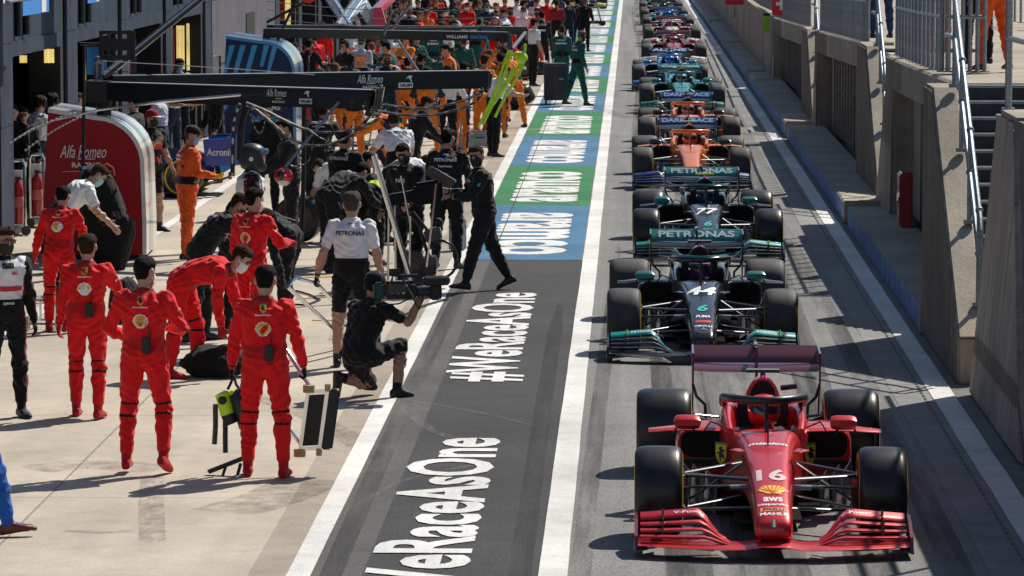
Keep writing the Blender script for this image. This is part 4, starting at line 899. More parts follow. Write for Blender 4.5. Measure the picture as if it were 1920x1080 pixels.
def build_raw(J):
    S = skeleton(J); s = J['h'] / 1.765; b = J['bulk'] * (1.09 if J['outfit']['calf'] not in ('skin', 'tan') else 1.05); V = []; Fc = []; T = []
    def loft(rings, tags, n):
        k = len(V)
        for ring in rings: V.extend(ring)
        for ring, tg in zip(rings, tags): T.extend(tg if isinstance(tg, list) else [tg] * n)
        for i in range(len(rings) - 1):
            for j in range(n): a = k + i * n + j; c = k + i * n + (j + 1) % n; Fc.append((a, c, c + n, a + n))
        Fc.append(tuple(k + j for j in range(n))[::-1]); Fc.append(tuple(k + (len(rings) - 1) * n + j for j in range(n)))
    def limb(stations, n=12, outx=None, tagf=None):
        """stations: (point, radius_side, radius_depth, tag); rings perpendicular to the path, rounded ends"""
        rings, tags = [], []; P = [Vector(q[0]) for q in stations]; px = None
        for i, q in enumerate(stations):
            d = (P[min(i + 1, len(P) - 1)] - P[max(i - 1, 0)]).normalized()
            a = Vector((1, 0, 0)) if px is None else px; x = (a - d * a.dot(d)); x = x.normalized() if x.length > .05 else frame_of(d)[0]; px = x; y = x.cross(d)
            rings.append([P[i] + x * math.cos(2 * math.pi * k / n) * q[1] + y * math.sin(2 * math.pi * k / n) * q[2] for k in range(n)])
            tg = q[3]
            if outx and tg == 'thigh': tg = [('side' if outx * math.cos(2 * math.pi * k / n) > .8 else 'thigh') for k in range(n)]
            elif outx and tg == 'calf': tg = [('side' if outx * math.cos(2 * math.pi * k / n) > .8 and J['outfit']['side'] != J['outfit']['thigh'] else 'calf') for k in range(n)]
            tags.append(tg)
        loft(rings, tags, n)
    def interp(stations, step=.03):
        out = [stations[0]]
        for a, c in zip(stations, stations[1:]):
            m = max(1, int((Vector(c[0]) - Vector(a[0])).length / step))
            for i in range(1, m + 1):
                t = i / m; out.append((Vector(a[0]).lerp(Vector(c[0]), t), a[1] + (c[1] - a[1]) * t, a[2] + (c[2] - a[2]) * t, c[3] if t > .5 else a[3]))
        return out
    # torso
    r, up = S['r'], S['up']; hip = S['hip']
    st = [(hip + (hip - S['W']).normalized() * .10, .07, .06, 'thigh'), (hip + (hip - S['W']).normalized() * .06, .135 * b, .10 * b, 'thigh'), (hip, .168 * b, .118 * b, 'thigh'), (hip.lerp(S['W'], .55), .158 * b, .112 * b, 'belt'), (S['W'], .15 * b, .108 * b, 'top'), (S['W'].lerp(S['C'], .5), .16 * b, .115 * b, 'top'),
          (S['C'], .178 * b, .122 * b, 'top'), (S['C'].lerp(S['S'], .6), .182 * b, .115 * b, 'top'), (S['S'], .145, .085, 'top'), (S['S'].lerp(S['N'], .45), .085, .07, 'collar'), (S['S'].lerp(S['N'], .8), .065, .065, 'collar')]
    st = interp(st); rings, tags = [], []; n = 20; P = [q[0] for q in st]
    for i, q in enumerate(st):
        d = (P[min(i + 1, len(P) - 1)] - P[max(i - 1, 0)]).normalized(); t = min(1, i / len(st) * 1.4); a = Vector((1, 0, 0)).lerp(r, t); x = (a - d * a.dot(d)).normalized(); y = x.cross(d)
        ring = []; tg = []
        for k in range(n):
            c, s_ = math.cos(2 * math.pi * k / n), math.sin(2 * math.pi * k / n); e = .85
            ring.append(P[i] + x * math.copysign(abs(c) ** e, c) * q[1] + y * math.copysign(abs(s_) ** e, s_) * q[2]); tg.append('tside' if q[3] == 'top' and abs(c) > .86 else q[3])
        rings.append(ring); tags.append(tg)
    loft(rings, tags, n)
    # neck and head
    limb(interp([(S['S'], .055, .058, 'skin'), (S['N'], .054, .057, 'skin'), (S['N'].lerp(S['hc'], .6), .055, .06, 'skin')]))
    hd = S['hd']; ty = R(J['pose'].get('head_yaw', 0)); hx = Vector((math.cos(ty), math.sin(ty), 0)); hx = (hx - hd * hx.dot(hd)).normalized(); hy = hd.cross(hx)
    S['hx'], S['hy'] = hx, hy; hc = S['hc']
    HS = 1.06; prof = [(-.125, .026, .075, .0), (-.115, .044, .088, .012), (-.09, .058, .09, .045), (-.06, .066, .088, .068), (-.03, .071, .088, .082), (0, .075, .090, .092), (.03, .077, .090, .098), (.06, .074, .082, .096), (.09, .060, .064, .082), (.11, .038, .04, .052), (.118, .012, .014, .016)]
    prof = [(z_, a_ * HS, b_ * HS, c_ * HS) for z_, a_, b_, c_ in prof]
    rings = [[hc + hx * math.cos(2 * math.pi * k / 18) * w_ + hy * math.sin(2 * math.pi * k / 18) * (yf if math.sin(2 * math.pi * k / 18) > 0 else yb) + hd * z for k in range(18)] for z, w_, yf, yb in prof]
    loft(rings, ['skin'] * len(rings), 18)
    def blob(c, rx, ry, rz, tg, n=8):
        rr = []
        for i in range(7):
            t = math.pi * i / 6; q = max(math.sin(t), .05); rr.append([Vector(c) + hx * math.cos(2 * math.pi * k / n) * q * rx + hy * math.sin(2 * math.pi * k / n) * q * ry - hd * math.cos(t) * rz for k in range(n)])
        loft(rr, [tg] * 7, n)
    blob(hc + hy * .094 - hd * .022, .014, .022, .030, 'skin'); blob(hc + hy * .088 - hd * .068, .026, .010, .008, 'lip'); blob(hc + hy * .088 + hd * .02, .045, .008, .007, 'brow')
    for sx in (-1, 1):
        blob(hc + hx * sx * .086 - hy * .008 - hd * .012, .012, .020, .034, 'skin'); blob(hc + hx * sx * .030 + hy * .0845 + hd * .002, .013, .006, .007, 'eye')
    # legs
    for i, side in ((0, -1), (1, 1)):
        H, K, A = S['H%d' % i], S['K%d' % i], S['A%d' % i]; f = S['f%d' % i]; fp = S['fp%d' % i]
        loose = 1.0 if J['outfit']['calf'] in ('skin', 'tan') else 1.22
        lim = [(H + Vector((0, 0, .05)), .085 * b, .095 * b, 'thigh'), (H.lerp(K, .12), .094 * b, .10 * b, 'thigh'), (H.lerp(K, .5), .080 * b, .086 * b, 'thigh'), (H.lerp(K, .84), .066 * b, .070 * b, 'thigh'), (H.lerp(K, .88), .067 * b, .071 * b, 'strap'), (H.lerp(K, .93), .064 * b, .068 * b, 'knee'), (K, .068 * b, .074 * b, 'knee'), (K.lerp(A, .08), .060 * loose, .064 * loose, 'knee'), (K.lerp(A, .13), .060 * loose, .064 * loose, 'strap'), (K.lerp(A, .18), .058 * loose, .063 * loose, 'calf'), (K.lerp(A, .36), .056 * loose, .064 * loose, 'calf'), (K.lerp(A, .72), .048 * loose, .054 * loose, 'calf'), (K.lerp(A, .85), .047 * loose, .052 * loose, 'calf'), (K.lerp(A, .90), .044, .049, 'cuff'), (A, .044, .048, 'cuff'), (A + (A - K).normalized() * .03, .038, .042, 'shoe')]
        limb(interp(lim, .03), 12, outx=side)
        dn = Vector((0, math.sin(R(fp)), -math.cos(R(fp)))); 
        sh = []
        for t, w_, hh in ((-.075, .020, .05), (-.065, .034, .078), (-.02, .040, .095), (.04, .043, .088), (.10, .047, .062), (.155, .044, .045), (.19, .026, .030), (.20, .010, .015)):
            c = A + f * t + dn * (.088 - hh / 2 - .002); x = Vector((1, 0, 0)); x = (x - f * x.dot(f)).normalized(); y = x.cross(f)
            sh.append([c + x * math.copysign(abs(math.cos(a)) ** .7, math.cos(a)) * w_ + y * math.copysign(abs(math.sin(a)) ** .7, math.sin(a)) * hh / 2 for a in [2 * math.pi * k / 12 for k in range(12)]])
        loft(sh, ['shoe'] * len(sh), 12)
    # arms and hands
    for i, side in ((0, -1), (1, 1)):
        X, E, Wr, d2 = S['X%d' % i], S['E%d' % i], S['Wr%d' % i], S['d2%d' % i]
        lo = 1.0 if J['outfit']['fore'] in ('skin', 'tan') else 1.25
        limb(interp([(X + (S['S'] - X) * .35 + up * .0, .062, .066, 'top'), (X, .068 * b, .07 * b, 'sleeve'), (X.lerp(E, .25), .060 * b, .064 * b, 'sleeve'), (X.lerp(E, .6), .052 * b, .056 * b, 'sleeve'), (X.lerp(E, .74), .052 * b, .055 * b, 'sleeve'), (X.lerp(E, .80), .047 * lo, .048 * lo, 'fore'), (E, .046 * lo, .047 * lo, 'fore'), (E.lerp(Wr, .3), .045 * lo, .046 * lo, 'fore'), (E.lerp(Wr, .85), .033 * lo, .033 * lo, 'fore'), (Wr, .029 * lo, .028 * lo, 'fore')], .03))
        g = J['pose'].get('grip', (40, 40))[i]
        z = d2.normalized(); x = Vector((0, 1, 0)); x = (x - z * x.dot(z)); x = x.normalized() if x.length > .1 else frame_of(z)[0]; y = z.cross(x) * 1.0
        inward = Vector((-side, 0, 0)); 
        if y.dot(inward) < 0: y = -y
        hb_ = 1.12 if J['outfit']['hand'] not in ('skin', 'tan') else 1.0
        loft([[Wr + z * t + x * math.cos(a) * w_ * hb_ + y * math.sin(a) * th * hb_ for a in [2 * math.pi * k / 10 for k in range(10)]] for t, w_, th in ((-.02, .026, .022), (.02, .034, .019), (.055, .041, .017), (.085, .041, .015), (.095, .036, .011))], ['hand'] * 5, 10)
        for q, (off, ln) in enumerate(((.030, .072), (.010, .082), (-.010, .076), (-.029, .060))):
            p0 = Wr + z * .082 + x * off; c1, s1 = math.cos(R(g * .6)), math.sin(R(g * .6)); c2, s2 = math.cos(R(g * 1.6)), math.sin(R(g * 1.6))
            p1 = p0 + (z * c1 + y * s1) * ln * .5; p2 = p1 + (z * c2 + y * s2) * ln * .5
            limb([(p0 - z * .012, .0095 * hb_, .0095 * hb_, 'hand'), (p0.lerp(p1, .5), .0095 * hb_, .0095 * hb_, 'hand'), (p1, .009 * hb_, .009 * hb_, 'hand'), (p2, .0075 * hb_, .0075 * hb_, 'hand')], 8)
        p0 = Wr + z * .03 + x * .030; p1 = p0 + (z * .6 + x * .7 + y * .35).normalized() * .042; p2 = p1 + (z * .8 + x * .15 + y * .55).normalized() * .034
        limb([(p0 - x * .01, .0125 * hb_, .0125 * hb_, 'hand'), (p1, .0105 * hb_, .0105 * hb_, 'hand'), (p2, .0085 * hb_, .0085 * hb_, 'hand')], 8)
        S['g%d' % i] = Wr + z * .085 + y * .025; S['hz%d' % i] = z; S['hx%d' % i] = x; S['hy%d' % i] = y
    if J['pose'].get('sink'): S['low'] += J['pose']['sink']
    M = Matrix.Translation((0, 0, -S['low'])); 
    V = [(Vector(v) - Vector((0, 0, S['low']))) * s for v in V]
    for k in list(S.keys()):
        if isinstance(S[k], Vector) and k not in ('hd', 'up', 'r', 'fwd', 'hx', 'hy', 'f0', 'f1', 'd20', 'd21', 'hz0', 'hz1', 'hx0', 'hx1', 'hy0', 'hy1'): S[k] = (S[k] - Vector((0, 0, S['low']))) * s
    S['s'] = s
    return V, Fc, T, S
BODIES = []
def make_people():
    raws = []
    tmpc = bpy.data.collections.new('tmp'); sc.collection.children.link(tmpc)
    for J in JOBS:
        V, Fc, T, S = build_raw(J); J['S'] = S
        me = bpy.data.meshes.new('raw'); me.from_pydata([tuple(v) for v in V], [], Fc)
        bm = bmesh.new(); bm.from_mesh(me); bmesh.ops.recalc_face_normals(bm, faces=bm.faces); bm.to_mesh(me); bm.free()
        o = bpy.data.objects.new('raw', me); tmpc.objects.link(o)
        d = math.hypot(J['x'], J['y']); vox = .0085 if d < 46 else .011 if d < 60 else .015 if d < 85 else .02
        md = o.modifiers.new('r', 'REMESH'); md.mode = 'VOXEL'; md.voxel_size = vox; md.use_smooth_shade = True
        sm = o.modifiers.new('s', 'SMOOTH'); sm.factor = .5; sm.iterations = 3 if vox < .012 else 2
        raws.append((J, o, V, T))
    dg = bpy.context.evaluated_depsgraph_get()
    out = []
    for J, o, V, T in raws: out.append((J, bpy.data.meshes.new_from_object(o.evaluated_get(dg)), V, T))
    for J, o, V, T in raws:
        m_ = o.data; bpy.data.objects.remove(o); bpy.data.meshes.remove(m_)
    bpy.data.collections.remove(tmpc)
    for J, me, V, T in out: finish(J, me, V, T)
def finish(J, me, V, T):
    S = J['S']; of = J['outfit']; hm = J['hair'] or hair_dk
    kd = KDTree(len(V))
    for i, v in enumerate(V): kd.insert(v, i)
    kd.balance()
    me.materials.clear(); idx = {}
    def midx(tg):
        k = of.get(tg, tg)
        if tg == 'skin' or k == 'skin': k = 'tan' if J['tan'] else 'skin'
        if tg == 'brow': k = 'dkhair'
        if k not in idx: idx[k] = len(idx); me.materials.append(C_[k])
        return idx[k]
    tagm = {t: midx(t) for t in sorted(set(T))}
    nf = len(me.polygons); cen = np.empty(nf * 3); me.polygons.foreach_get('center', cen); cen = cen.reshape(-1, 3)
    mi = np.empty(nf, dtype=np.int32)
    for i in range(nf): mi[i] = tagm[T[kd.find(cen[i])[1]]]
    me.polygons.foreach_set('material_index', mi); me.polygons.foreach_set('use_smooth', [True] * nf)
    # cloth folds
    nv = len(me.vertices); co = np.empty(nv * 3); me.vertices.foreach_get('co', co); co = co.reshape(-1, 3); no = np.empty(nv * 3); me.vertex_normals.foreach_get('vector', no); no = no.reshape(-1, 3)
    headz = S['N'] + S['hd'] * .01; hv = (co - np.array(headz)) @ np.array(S['hd']); amp = np.where(hv > -.03, 0, 1.0)
    for k in ('Wr0', 'Wr1'): amp *= np.clip((np.linalg.norm(co - np.array(S[k]) - np.array(S['hz' + k[-1]]) * .08, axis=1) - .10) / .06, 0, 1)
    for k in ('A0', 'A1'): amp *= np.clip((np.linalg.norm(co - np.array(S[k]), axis=1) - .12) / .08, 0.0, 1)
    ph = hash(J['label']) % 97 if False else sum(map(ord, J['label'])) % 97
    x, y, z = co.T; x = x + ph
    fold = np.sin(z * 62 + 5 * np.sin(x * 13 + y * 9) + 3 * np.sin(z * 17 + x * 6)) * .5 + np.sin(z * 34 - x * 30 + 4 * np.sin(y * 17)) * .5 + .5 * np.sin(x * 55 + 4 * np.sin(z * 14) + y * 31)
    co2 = co + no * (amp * fold * .0082)[:, None]
    me.vertices.foreach_set('co', co2.ravel()); me.update()
    me.name = 'person'
    o = bpy.data.objects.new(J['name'], me); COL.objects.link(o); o.location = (J['x'], J['y'], J['z0']); o.rotation_euler = (0, 0, R(J['yaw']))
    tag(o, J['label'], J['cat'], J['group'])
    J['obj'] = o; s = S['s']; hc, hd, hx, hy = S['hc'], S['hd'], S['hx'], S['hy']
    HP = lambda a, b, c: hc + (hx * a * 1.05 + hy * b * 1.04 + hd * c) * s
    def shell(rings_, name, m, n=18, cap=False, closed=True):
        return MB().loft([[HP(*q) for q in ring] for ring in rings_], cap=cap, closed=closed).build(name, m, o, smooth=60)
    helmet = any(e in J['extras'] for e in ('helmet', 'helmet_red'))
    cap = any(e.startswith('cap') for e in J['extras'] if isinstance(e, str))
    if J['hair'] and not helmet:
        rnd = random.Random(ph); PR = [(-.125, .026, .075, .0), (-.115, .044, .088, .012), (-.09, .058, .09, .045), (-.06, .066, .088, .068), (-.03, .071, .088, .082), (0, .075, .090, .092), (.03, .077, .090, .098), (.06, .074, .082, .096), (.09, .060, .064, .082), (.11, .038, .04, .052), (.118, .012, .014, .016)]
        zs_ = [q[0] for q in PR]; N_ = 36; rr = []; T_ = 12; vol = rnd.uniform(.8, 1.25) * (.35 if cap else 1)
        for ti in range(T_ + 1):
            t = ti / T_; ring = []
            for k in range(N_):
                a = 2 * math.pi * k / N_; c, s_ = math.cos(a), math.sin(a)
                if s_ > .55: zl = .066 + .01 * math.sin(k * 2.3)
                elif s_ > .12: zl = .066 - (.55 - s_) / .43 * .075
                elif s_ > -.35: zl = .020
                else: zl = -.030 - .045 * min(1, (-s_ - .35) / .4)
                z = zl + (.116 - zl) * (t ** .85 if t < 1 else 1)
                w_ = np.interp(z, zs_, [q[1] for q in PR]); yf = np.interp(z, zs_, [q[2] for q in PR]); yb = np.interp(z, zs_, [q[3] for q in PR])
                o_ = (.001 + .008 * min(1, t * 2.5)) * vol + .007 * vol * max(0, s_) * math.sin(math.pi * t)
                nzv = noise.noise(Vector((c * 4 + ph, s_ * 4, z * 45))) * .010 * vol * min(1, t * 4)
                o_ += nzv
                ring.append(HP(c * (w_ * 1.01 + o_), s_ * ((yf if s_ > 0 else yb) * 1.01 + o_), z + o_ * max(0, (z - .02) / .1)))
            rr.append(ring)
        ho = MB().loft(rr).build('hair', J['hair'], o, smooth=80)
    if J['mask']:
        rr = []
        for z, w_, yf in ((-.122, .052, .088), (-.09, .066, .102), (-.06, .074, .108), (-.03, .074, .106), (-.012, .070, .099)):
            rr.append([(math.cos(R(18 + 144 * k / 12)) * w_, math.sin(R(18 + 144 * k / 12)) * yf, z) for k in range(13)])
        mk_ = shell(rr, 'face_mask', mask_c[J['mask']], closed=False)
        for sx in (-1, 1): MB().tube([HP(sx * .069, .03, -.03), HP(sx * .082, -.012, .0), HP(sx * .083, -.022, -.02), HP(sx * .066, .03, -.085)], .0028, 5).build('ear_loop', mask_c[J['mask']], mk_)
    for e in J['extras']:
        if e in ('cap_black', 'cap_red', 'cap_green'):
            m_ = {'cap_black': C_['blk2'], 'cap_red': C_['wine'], 'cap_green': C_['green']}[e]
            rr = [[(math.cos(2 * math.pi * k / 20) * w_, (math.sin(2 * math.pi * k / 20)) * yy, z) for k in range(20)] for z, w_, yy in ((.02, .087, .104), (.06, .087, .103), (.10, .074, .088), (.125, .045, .055), (.134, .012, .014))]
            cp = shell(rr, 'cap', m_, cap=True)
            rr = [[(-.075, .07, .03), (-.06, .13, .028), (0, .165, .022), (.06, .13, .028), (.075, .07, .03)], [(-.075, .07, .040), (-.06, .13, .036), (0, .165, .029), (.06, .13, .036), (.075, .07, .040)]]
            MB().loft([[HP(*q) for q in ring] for ring in rr]).build('brim', print_white if e == 'cap_red' else m_, cp)
        if e in ('headset', 'headset_orange'):
            m_ = black_matte if e == 'headset' else C_['orange']
            hs = MB().tube([HP(.094 * math.cos(R(a)), -.005, .01 + .122 * math.sin(R(a))) for a in range(0, 181, 15)], .009 * s, 8).build('headset', m_, o)
            for sx in (-1, 1): MB().loft([[HP(sx * q, math.cos(t) * .038, -.005 + math.sin(t) * .045) for t in [2 * math.pi * k / 14 for k in range(14)]] for q in (.068, .108)]).build('ear_cup', m_, hs)
            MB().tube([HP(.09, .03, -.03), HP(.07, .10, -.07), HP(.02, .12, -.08)], .005, 6).build('microphone', m_, hs)
        if e in ('helmet', 'helmet_red'):
            m_ = mat('helmet_graphite', (.035, .037, .04), .45, .2) if e == 'helmet' else paint('helmet_scarlet', (.5, .012, .02), .3)
            rr = [[(math.cos(2 * math.pi * k / 24) * w_, math.sin(2 * math.pi * k / 24) * (yf if math.sin(2 * math.pi * k / 24) > 0 else yb), z) for k in range(24)] for z, w_, yf, yb in ((-.15, .09, .125, .075), (-.13, .112, .148, .11), (-.08, .125, .158, .13), (-.045, .128, .135, .137), (.035, .13, .125, .14), (.05, .129, .145, .14), (.10, .108, .118, .118), (.135, .07, .075, .08), (.148, .02, .02, .025))]
            hl = shell(rr, 'helmet', m_, cap=True)
            rr = [[(math.cos(R(25 + 130 * k / 12)) * w_, math.sin(R(25 + 130 * k / 12)) * yf, z) for k in range(13)] for z, w_, yf in ((.045, .133, .150), (.075, .133, .165), (.11, .12, .15))]
            shell(rr, 'visor', mat('visor_blue', (.18, .3, .42), .1, .4), closed=False)
            rr = [[(math.cos(R(35 + 110 * k / 12)) * .118, math.sin(R(35 + 110 * k / 12)) * .136, z) for k in range(13)] for z in (-.045, .035)]
            shell(rr, 'face_opening', skin_m, closed=False)
            for sx in (-1, 1):
                q = HP(sx * .131, -.02, -.02); bdx = MB(); 
                bdx.add([q + (hy * math.cos(2 * math.pi * k / 14) + hd * math.sin(2 * math.pi * k / 14)) * .026 + hx * sx * .004 for k in range(14)], [tuple(range(14))]); bdx.build('emblem', print_white, hl, smooth=0)
        if e == 'sunglasses':
            MB().obox(HP(-.032, .099, .004), hx * .027, hy * .003, hd * .017).obox(HP(.032, .099, .004), hx * .027, hy * .003, hd * .017).bar(HP(-.07, .09, .012), HP(.07, .09, .012), .005, .005).bar(HP(-.072, .09, .012), HP(-.078, -.01, .01), .004, .006).bar(HP(.072, .09, .012), HP(.078, -.01, .01), .004, .006).build('sunglasses', paint('lens_amber', (.12, .06, .05), .15), o)
        if e == 'radio':
            wq = S['W'] * .5 + S['hip'] * .5; bk = -S['fwd']
            q = wq + bk * .135 * s + S['r'] * .05
            rb = MB().obox(q, S['r'] * .034, bk * .02, S['up'] * .065).build('radio', black_matte, o, bevel=.006)
            MB().tube([q + S['up'] * .06 + S['r'] * .02, q + S['up'] * .16 + S['r'] * .022], .006, 6).build('antenna', black_matte, rb)
    if J['decals']:
        bv = BVHTree.FromPolygons([Vector(v) for v in co2], [tuple(p.vertices) for p in me.polygons])
        for dcl in J['decals']:
            kind, where, upo, sz, colr = dcl[:5]; sxo = dcl[5] if len(dcl) > 5 else 0
            sgn = -1 if where == 'back' else 1
            n_ = S['fwd'] * sgn; rt = S['r'] * (1 if where == 'back' else -1); org = S['C'] + S['up'] * upo * s + rt * sxo
            if where in ('armL', 'armR'):
                i = 0 if where == 'armL' else 1; X, E = S['X%d' % i], S['E%d' % i]; upv = (X - E).normalized(); org = X.lerp(E, .45); n_ = Vector((-1 if i == 0 else 1, 0, 0)); n_ = (n_ - upv * n_.dot(upv)).normalized(); rt = upv.cross(n_)
                uu = upv
            elif where in ('legL', 'legR'):
                i = 0 if where == 'legL' else 1; X, E = S['H%d' % i], S['K%d' % i]; upv = (X - E).normalized(); org = X.lerp(E, .55); n_ = Vector((-1 if i == 0 else 1, 0, 0)); n_ = (n_ - upv * n_.dot(upv)).normalized(); rt = upv.cross(n_); uu = upv
            else: uu = S['up']
            if kind == 'shell': project(shell_shape(sz), org, rt, uu, bv, [print_white, print_red, print_yellow], 'emblem', o, dist=.5, maxlen=.04) if False else project(shell_shape(sz), org, rt, uu, bv, [print_white, print_yellow, print_red], 'emblem', o, dist=.5)
            elif kind == 'shield': project(shield_shape(sz), org, rt, uu, bv, [print_yellow, print_green, print_black], 'emblem', o, dist=.5)
            elif kind == 'block': project([poly_shape([(-colr[1] / 2, -sz / 2), (colr[1] / 2, -sz / 2), (colr[1] / 2, sz / 2), (-colr[1] / 2, sz / 2)])], org, rt, uu, bv, colr[0], 'patch', o, dist=.5, maxlen=.05, off=.006)
            else: project(txt_shape(kind, sz, None, .03, dcl[6] if len(dcl) > 6 else 0), org, rt, uu, bv, colr, 'lettering', o, dist=.5, off=.007)
def hand(J, i):
    """world point in a person's grip"""
    o = J['obj']; return Matrix.Translation(o.location) @ o.rotation_euler.to_matrix().to_4x4() @ J['S']['g%d' % i]
def wp(J, v): o = J['obj']; return Matrix.Translation(o.location) @ o.rotation_euler.to_matrix().to_4x4() @ Vector(v)
# ------------------------------------------------------------------ who stands where
GF = 'red suited pit crew by the concrete apron'; GM = 'black suited pit crew of the black cars'; GP = 'pit crew in white polo shirts'; GO = 'orange suited pit crew'; GG = 'green suited pit crew'; GR = 'far red suited crowd'; GS = 'officials in white shirts with orange print'; GB = 'people by the garage doors'
ferd = [('shield', 'back', .085, .075, 0), ('#essereFerrari', 'back', .03, .018, print_white), ('shell', 'back', -.085, .115, 0), ('PUMA', 'armR', .0, .022, print_white), ('PUMA', 'armL', .0, .022, print_white)]
WALK = ((14, 5, 2), (-10, 4, 6)); STAND = ((2, 5, 2), (-3, 5, 3))
def GXY(u, v): p = G(u, v); return p.x, p.y
def HXY(u, v, h=1.76): p = G(u, v, h); return p.x, p.y
def P(u, v, yaw, label, outfit, **k):
    h = k.get('h', 1.77); x, y = HXY(u, v, k.pop('at', h)); person(x, y, yaw, label, outfit, **k)
# --- scarlet crew
x, y = GXY(272, 886); person(x, y, -6, 'person in red suit striding away with hands in front, nearest of the red crew', FER, dict(lean=2, legs=((-4, 5, 2), (4, 9, 22, -22)), arms=((-2, 26, 62, 55), (12, 28, 70, 55)), neck=14, head_yaw=-24, grip=(60, 60)), 1.76, hair_dk, 'white', GF, ('radio',), decals=ferd, bulk=1.04)
x, y = GXY(498, 893); person(x, y, -2, 'person in red suit carrying a lime air unit and a wheeled trolley', FERb, dict(lean=3, legs=((3, 6, 3), (-4, 7, 3)), arms=((4, 16, 12, 4), (4, 17, 16, 2)), neck=8, grip=(85, 85)), 1.75, hair_dk, None, GF, ('radio',), decals=ferd, bulk=1.04)
x, y = GXY(165, 782); person(x, y, -4, 'person in red suit with bare ankles walking off, black cloth under the right arm', FER, dict(lean=4, legs=((8, 4, 4), (-7, 4, 7)), arms=((-8, 12, 18, 0), (20, 26, 40, 25)), neck=4, grip=(40, 70)), 1.70, hair_br, None, GF, ('radio',), decals=ferd)
x, y = GXY(112, 622); person(x, y, -8, 'person in red suit and red gloves pulling a small chrome trolley', FER, dict(lean=14, legs=((6, 5, 8), (-8, 4, 10)), arms=((-4, 20, 16, 0), (14, 18, 30, 20)), neck=16, grip=(80, 40)), 1.64, hair_dk, None, GF, decals=ferd)
x, y = GXY(340, 706); person(x, y, -98, 'person in red suit bending over black cloth on the ground, white mask', FER, dict(lean=78, legs=((16, 7, 14), (-2, 7, 8)), arms=((10, 6, 6, 0), (-4, 8, 14, 0)), neck=-22, grip=(70, 70)), 1.80, hair_br, 'white', GF, bulk=1.04)
x, y = HXY(470, 350); person(x, y, -30, 'person in red suit seen from behind, red glove raised beside bent black suits', FER, dict(lean=4, legs=STAND, arms=((4, 14, 22, 0), (22, 22, 70, 30)), neck=10, head_yaw=-20, grip=(40, 70)), 1.76, hair_dk, 'white', GF, ('radio',), decals=ferd)
# --- black crew
x, y = GXY(372, 640); person(x, y, -72, 'person in black suit leaning forward with sleeve lettering, behind the bent red suit', MER, dict(lean=42, legs=((16, 6, 18), (-6, 6, 14)), arms=((38, 8, 14, 6), (22, 6, 26, 4)), neck=8, grip=(70, 70)), 1.80, hair_br, 'black', GM, decals=[('INEOS', 'armR', 0, .05, print_white), ('PETRONAS', 'back', .04, .04, print_white)], bulk=1.05)
x, y = GXY(440, 628); person(x, y, -30, 'person in black suit bent down low between two red suits', MER, dict(lean=70, legs=((20, 8, 24), (0, 8, 14)), arms=((20, 8, 10, 0), (10, 8, 10, 0)), neck=0), 1.78, hair_dk, None, GM, decals=[('E', 'back', .04, .07, print_white)])
x, y = GXY(545, 606); person(x, y, 74, 'person in black suit bent double facing the red suits, head hidden', MER, dict(lean=68, legs=((4, 6, 6), (14, 6, 16)), arms=((24, 6, 8, 0), (34, 8, 6, 0)), neck=10), 1.82, hair_dk, None, GM, ('radio',), decals=[('E', 'back', .05, .06, print_white)], bulk=1.06)
x, y = GXY(660, 688); person(x, y, -4, 'person in white polo and black shorts holding a trolley handle', POLO, dict(lean=2, legs=((2, 6, 3), (-3, 6, 3)), arms=((-6, 22, 16, 0), (6, 14, 12, 0)), neck=4, grip=(80, 40)), 1.80, hair_gr, None, GP, decals=[('PETRONAS', 'back', .03, .045, print_black), ('block', 'back', .125, .012, (print_red, .05))], bulk=1.05)
CAMM = O('blk2', fore='skin', hand='skin', thigh='blk2', calf='skin'); CAMM.update(knee='blk2', strap='blk2', cuff='blk2')
x, y = GXY(672, 748); person(x, y, -40, 'person in black kneeling with a television camera on the shoulder', CAMM, dict(lean=20, legs=((48, 6, 152, -82), (104, 10, 116)), arms=((45, 16, 95, 10), (60, 24, 100, 0)), neck=0, head_yaw=-6, grip=(30, 80)), 1.80, hair_dk, None, None, ('cap_black', 'headset'), tan=True, bulk=1.08)
P(765, 264, 152, 'person in black suit and mask holding the tall chrome rod trolley, looking down', MERs, pose=dict(lean=6, legs=STAND, arms=((20, 12, 40, 10), (8, 10, 20, 0)), neck=18, head_yaw=18, grip=(80, 40)), h=1.80, hair=hair_dk, mask='black', group=GM, decals=[('6', 'armR', 0, .07, print_teal, 0, .2), ('NAS', 'chest', .0, .05, print_white)], bulk=1.12)
x, y = GXY(838, 503); person(x, y, -8, 'person in black suit with white back lettering standing by the painted line', MER, dict(lean=5, legs=((3, 6, 2), (-5, 6, 4)), arms=((18, 18, 40, 25), (16, 18, 50, 25)), neck=14, head_yaw=-22, grip=(60, 60)), 1.83, hair_dk, 'black', GM, decals=[('AMG', 'back', .115, .026, print_white, 0, .3), ('PETRONAS', 'back', .045, .046, print_white), ('TeamViewer', 'back', -.035, .028, print_white), ('PUMA', 'back', -.13, .02, print_white)], bulk=1.15)
x, y = GXY(908, 545); person(x, y, 102, 'person in black suit striding across the painted line, arms full of gear', MERs, dict(lean=8, legs=((20, 6, 5, 8), (-18, 6, 10, -22)), arms=((26, 12, 66, 20), (18, 22, 82, 20)), neck=2, head_yaw=58, grip=(70, 70)), 1.80, hair_br, 'black', GM, decals=[('6', 'armL', 0, .06, print_teal, 0, .2), ('PETRONAS', 'chest', .05, .035, print_white)], bulk=1.14)
P(748, 222, 14, 'person in white polo and headset leaning over, back lettering', POLOL, at=1.62, pose=dict(lean=30, legs=STAND, arms=((20, 32, 40, 20), (30, 14, 30, 10)), neck=8, head_yaw=-20), h=1.80, hair=hair_br, group=GP, extras=('headset',), decals=[('PETRONAS', 'back', .05, .045, print_black)], bulk=1.08)
